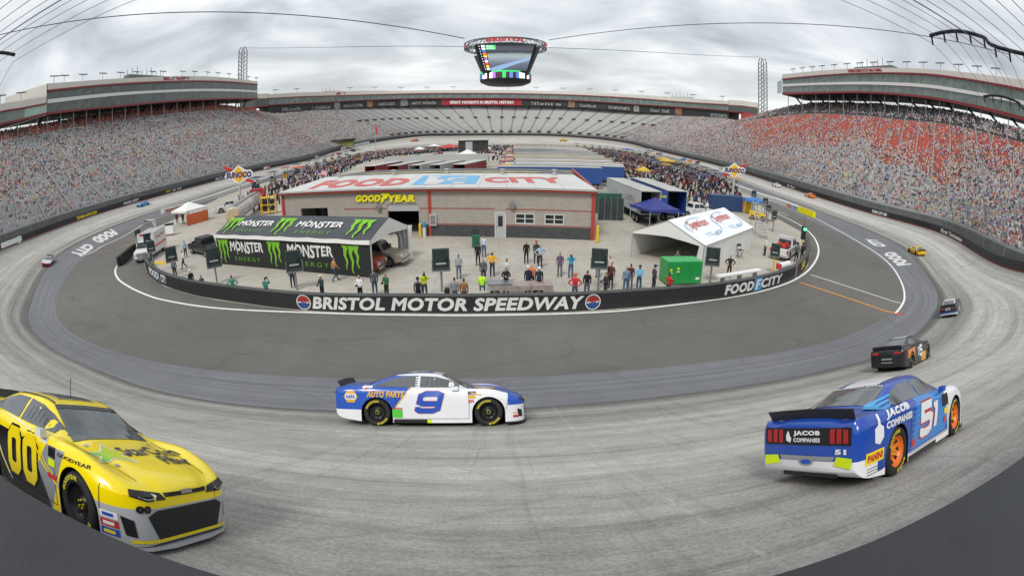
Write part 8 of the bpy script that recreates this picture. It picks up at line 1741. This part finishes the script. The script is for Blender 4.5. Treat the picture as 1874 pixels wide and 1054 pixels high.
# pit boxes: dark wheeled stands with flat canopies, in a row on each side
m_pb = [mat('pit_box_'+c, c, .5, var=.1) for c in ('16181c', '1a2848', '22252a', '6a6c70', '882a24', 'a87c1c', '2c4a84')]
def pit_box(label, q, rz, k):
    t_ = thing('pit_box', label, 'pit box', q, rz, group='pit boxes with flat canopies along pit road'); m = m_pb[k % 7]; m2 = m_pb[(k*3+1) % 3]
    MB().box((0, 0, .75), (2.6, 1.3, 1.3)).build('tool_cabinet', m, t_); MB().box((0, 0, 1.5), (2.5, 1.2, .06)).build('deck', m_post, t_)
    for sx_ in (-1, 1):
        for sy_ in (-1, 1): MB().cyl((sx_*1.2, sy_*.6, 1.5), (sx_*1.2, sy_*.6, 3.1), .035, 5).build('post', m_post, t_)
    MB().add([(-2.3, -1.5, 3.1), (2.3, -1.5, 3.1), (2.3, 1.5, 3.1), (-2.3, 1.5, 3.1), (0, 0, 3.45)], [(0, 1, 4), (1, 2, 4), (2, 3, 4), (3, 0, 4), (3, 2, 1, 0)]).build('canopy', m2 if k % 5 else m_pb[5-(k % 2)], t_)
    MB().box((0, .3, 1.75), (2.0, .4, .45)).build('seats', m_blk, t_); MB().box((.2, -.5, 2.4), (.9, .06, .5)).build('monitor', m_bs, t_)
for side, path, nn_ in (('left', [(450, 357), (500, 336), (560, 312), (640, 287), (720, 271), (790, 264)], 22), ('right', [(1352, 358), (1310, 336), (1240, 309), (1180, 292), (1110, 279), (1050, 272)], 22)):
    c = Curve(catmull([P(a, b, z=0) for a, b in path], 6))
    for k in range(nn_): q, t_ = c.at(c.L*(k+.5)/nn_); pit_box('%s pit box from the near end of the %s pit lane' % (ORD[k], side), q, math.atan2(t_.y, t_.x)+(k % 3)*.06, k*2+(side == 'left'))
for side, path, nn_ in (('left', [(520, 342), (580, 318), (650, 296), (700, 285)], 9), ('right', [(1300, 352), (1240, 330), (1180, 308), (1130, 295), (1090, 286)], 13)):
    c = Curve(catmull([P(a, b, z=0) for a, b in path], 6))
    for k in range(nn_): q, t_ = c.at(c.L*(k+.5)/nn_); pit_box('%s pit box in the inner row by the %s pit lane' % (ORD[k], side), q, math.atan2(t_.y, t_.x)+(k % 3)*.16, k*3+1)
# small parked carts and boxes filling the paddock between the rows
for k in range(26):
    px = (880+rnd.random()*40) if k < 10 else (650+rnd.random()*220 if k < 16 else 1110+rnd.random()*90); py = (266+rnd.random()*34) if k < 10 else (280+rnd.random()*8 if k < 16 else 290+rnd.random()*45)
    q = P(px, py, z=0); t_ = thing('golf_cart', 'small pit cart number '+ORD[k % 26]+' parked in the far paddock', 'cart', q, rnd.random()*3.1, group='small carts parked in the far paddock'); t_['label'] = '%s of the small coloured carts parked among the far trailers' % ORD[k % 26]
    col = [m_canv, m_pb[4], m_pb[6], m_pb[5], m_green, m_ltgrey][k % 6]
    car_profile(t_, 'body', [(-1.3, .3), (-1.3, .9), (-.2, .95), (0, .6), (.7, .6), (1.0, .95), (1.3, .7), (1.3, .3)], 1.2, col, bevw=.03); MB().box((-.2, 0, 1.95), (2.0, 1.25, .06)).build('roof', [m_canv, m_cr, m_ltgrey][k % 3], t_)
    for sx_ in (-1.1, .7):
        for s_ in (-1, 1): MB().cyl((sx_, s_*.55, .9), (sx_, s_*.55, 1.93), .025, 4).build('post', m_blk, t_)
    for x_ in (-.85, .85):
        for s_ in (-1, 1): MB().cyl((x_, s_*.5, .25), (x_, s_*.65, .25), .25, 10).build('wheel', m_tyre, t_)
# ---------------- lettering on the suites and banners ----------------
def suite_text(L0, L1, p0, p1, s, par, m, f0=.2, f1=.85, d=.35):
    c0, c1 = Curve(L0), Curve(L1); a, b = c0.azi(p0, 145), c0.azi(p1, 145)
    def fn(u, v):
        t_ = a+(b-a)*u; q, _ = c0.at(t_); w, _ = c1.at(c1.near(q)); r = w.lerp(q, f0+(f1-f0)*v); return r-outof(r, d)
    put_text(MB(), s, fn, 0, bold=.05, du=.1).build('lettering', m, par)
m_lr = mat('suite_letter_red', (.34, .02, .03), .5, var=0)
suite_text(LL[0], LL[1], 297, 347, 'BRISTOL MOTOR SPEEDWAY', thl, m_lr); suite_text(LR[0], LR[1], 1552, 1614, "WORLD'S FASTEST HALF-MILE", thr, m_lr)
suite_text(LF[0], LF[1], 617, 633, '#7-z', thf, m_lr, d=.5)
bsign(808, 955, None, m_wht, m_lr)
bsign(818, 946, 'GREAT MOMENTS IN BRISTOL HISTORY', m_wht, None, 1.2, 3.4, bold=.05)
m_bw = mat('banner_text', (.38, .39, .38), .6, var=.2, scale=1); m_pic = [mat('banner_picture_'+c, c, .6, var=.5, scale=.6) for c in ('8a8c88', '9a6a54', '7c8080', '8c7060')]
for (a, b_), s in zip(((513, 552), (570, 606), (627, 665), (686, 725), (752, 800), (965, 1030), (1060, 1092), (1108, 1155), (1186, 1228), (1300, 1342)), ('#12-1', '#14-2', '#11-3', '#13-4', '#16-5', '#12-6', '#9-7', '#12-8', '#13-9', 'BATTLE OF BRISTOL')): bsign(a, b_, s, m_bw, None, 1.0, 3.0, bold=.03)
for k, (a, b_) in enumerate(((612, 622), (672, 682), (733, 746), (1040, 1052), (1160, 1170), (1236, 1248))): bsign(a, b_, None, m_bw, m_pic[k % 4])
# columns holding up the suites
for th_, L6, pxs, who in ((thl, LL[6], [92+23.5*k for k in range(17)], 1), (thr, LR[6], [1440+25*k for k in range(17)], 1), (thw, LW[4], [3, 38, 73], 1)):
    c = Curve(L6)
    for px in pxs:
        q, t_ = c.at(c.azi(px, 190)); q = q+outof(q, 1.0); MB().cyl((q.x, q.y, 14), (q.x, q.y, q.z+.2), .16, 6).build('column', m_col, th_)
for th_, L6 in ((thl, LL[6]), (thr, LR[6])):
    c = Curve(L6); mb = MB()
    for k in range(int(c.L/9)):
        q, t_ = c.at(4+k*9.); q = q+outof(q, 5); q2 = q+outof(q, 9)+t_*2.; MB().cyl((q.x, q.y, q.z+.3), (q2.x, q2.y, q2.z-7), .4, 5).build('strut', m_under, th_)
# catwalk with people and camera platforms on the roofs
def roof_item(label, L0, px, w, h, m, d=3, name='roof_platform'):
    c = Curve(L0); q, t_ = c.at(c.azi(px, 140)); q = q+outof(q, d); o_ = thing(name, label, 'platform', q, math.atan2(t_.y, t_.x)); MB().box((0, 0, .5), (w, 3, 1.)).build('deck', m, o_)
    for k in range(int(w/3)): MB().cyl((-w/2+3*k+.5, 0, 1.), (-w/2+3*k+.5, 0, 3.+(k % 3)*.7), .12, 5).build('post', m_truss, o_)
    return o_
roof_item('camera platform with thin posts on the roof of the left suite building', LL[0], 281, 26, 2, m_truss); roof_item('small platform with posts on top of the right suite building', LR[0], 1590, 22, 2, m_truss)
roof_item('pale equipment screen on the far suite roof at left', LF[0], 608, 14, 3, mat('screen_pink', (.50, .36, .34), .6, var=.5, scale=.8), 5); roof_item('pale equipment screen on the far suite roof at right', LF[0], 1243, 16, 3, m_ltgrey, 5)
# gates in the stands' corners
for px, py, y, m, lb in ((628, 264, 262, mat('gate_yellow', (.25, .22, .06), .7, var=.3), 'yellow and dark gate opening under the left corner of the far stand'), (1250, 265, 262, m_dark, 'dark gate opening under the right corner of the far stand')):
    q = P(px, py, y=y); o_ = thing('crossover_gate', lb, 'gate', V((q.x, q.y, 0)), 0); MB().box((0, 0, q.z), (12, 3, 3.4)).build('opening', m, o_); MB().box((0, -.5, q.z+2.2), (14, 4, 1)).build('lintel', m_dark, o_)
q = P(1790, 400, z=6); o_ = thing('stand_tunnel', 'dark tunnel opening in the lower right grandstand', 'tunnel', q, -.9); MB().box((0, 0, -.3), (5, 4, 2.4)).build('opening', m_dark, o_); MB().box((0, 0, 1.0), (5.6, 4.2, .2)).build('lintel', m_post, o_)
# roof crowd: small figures along the parapets
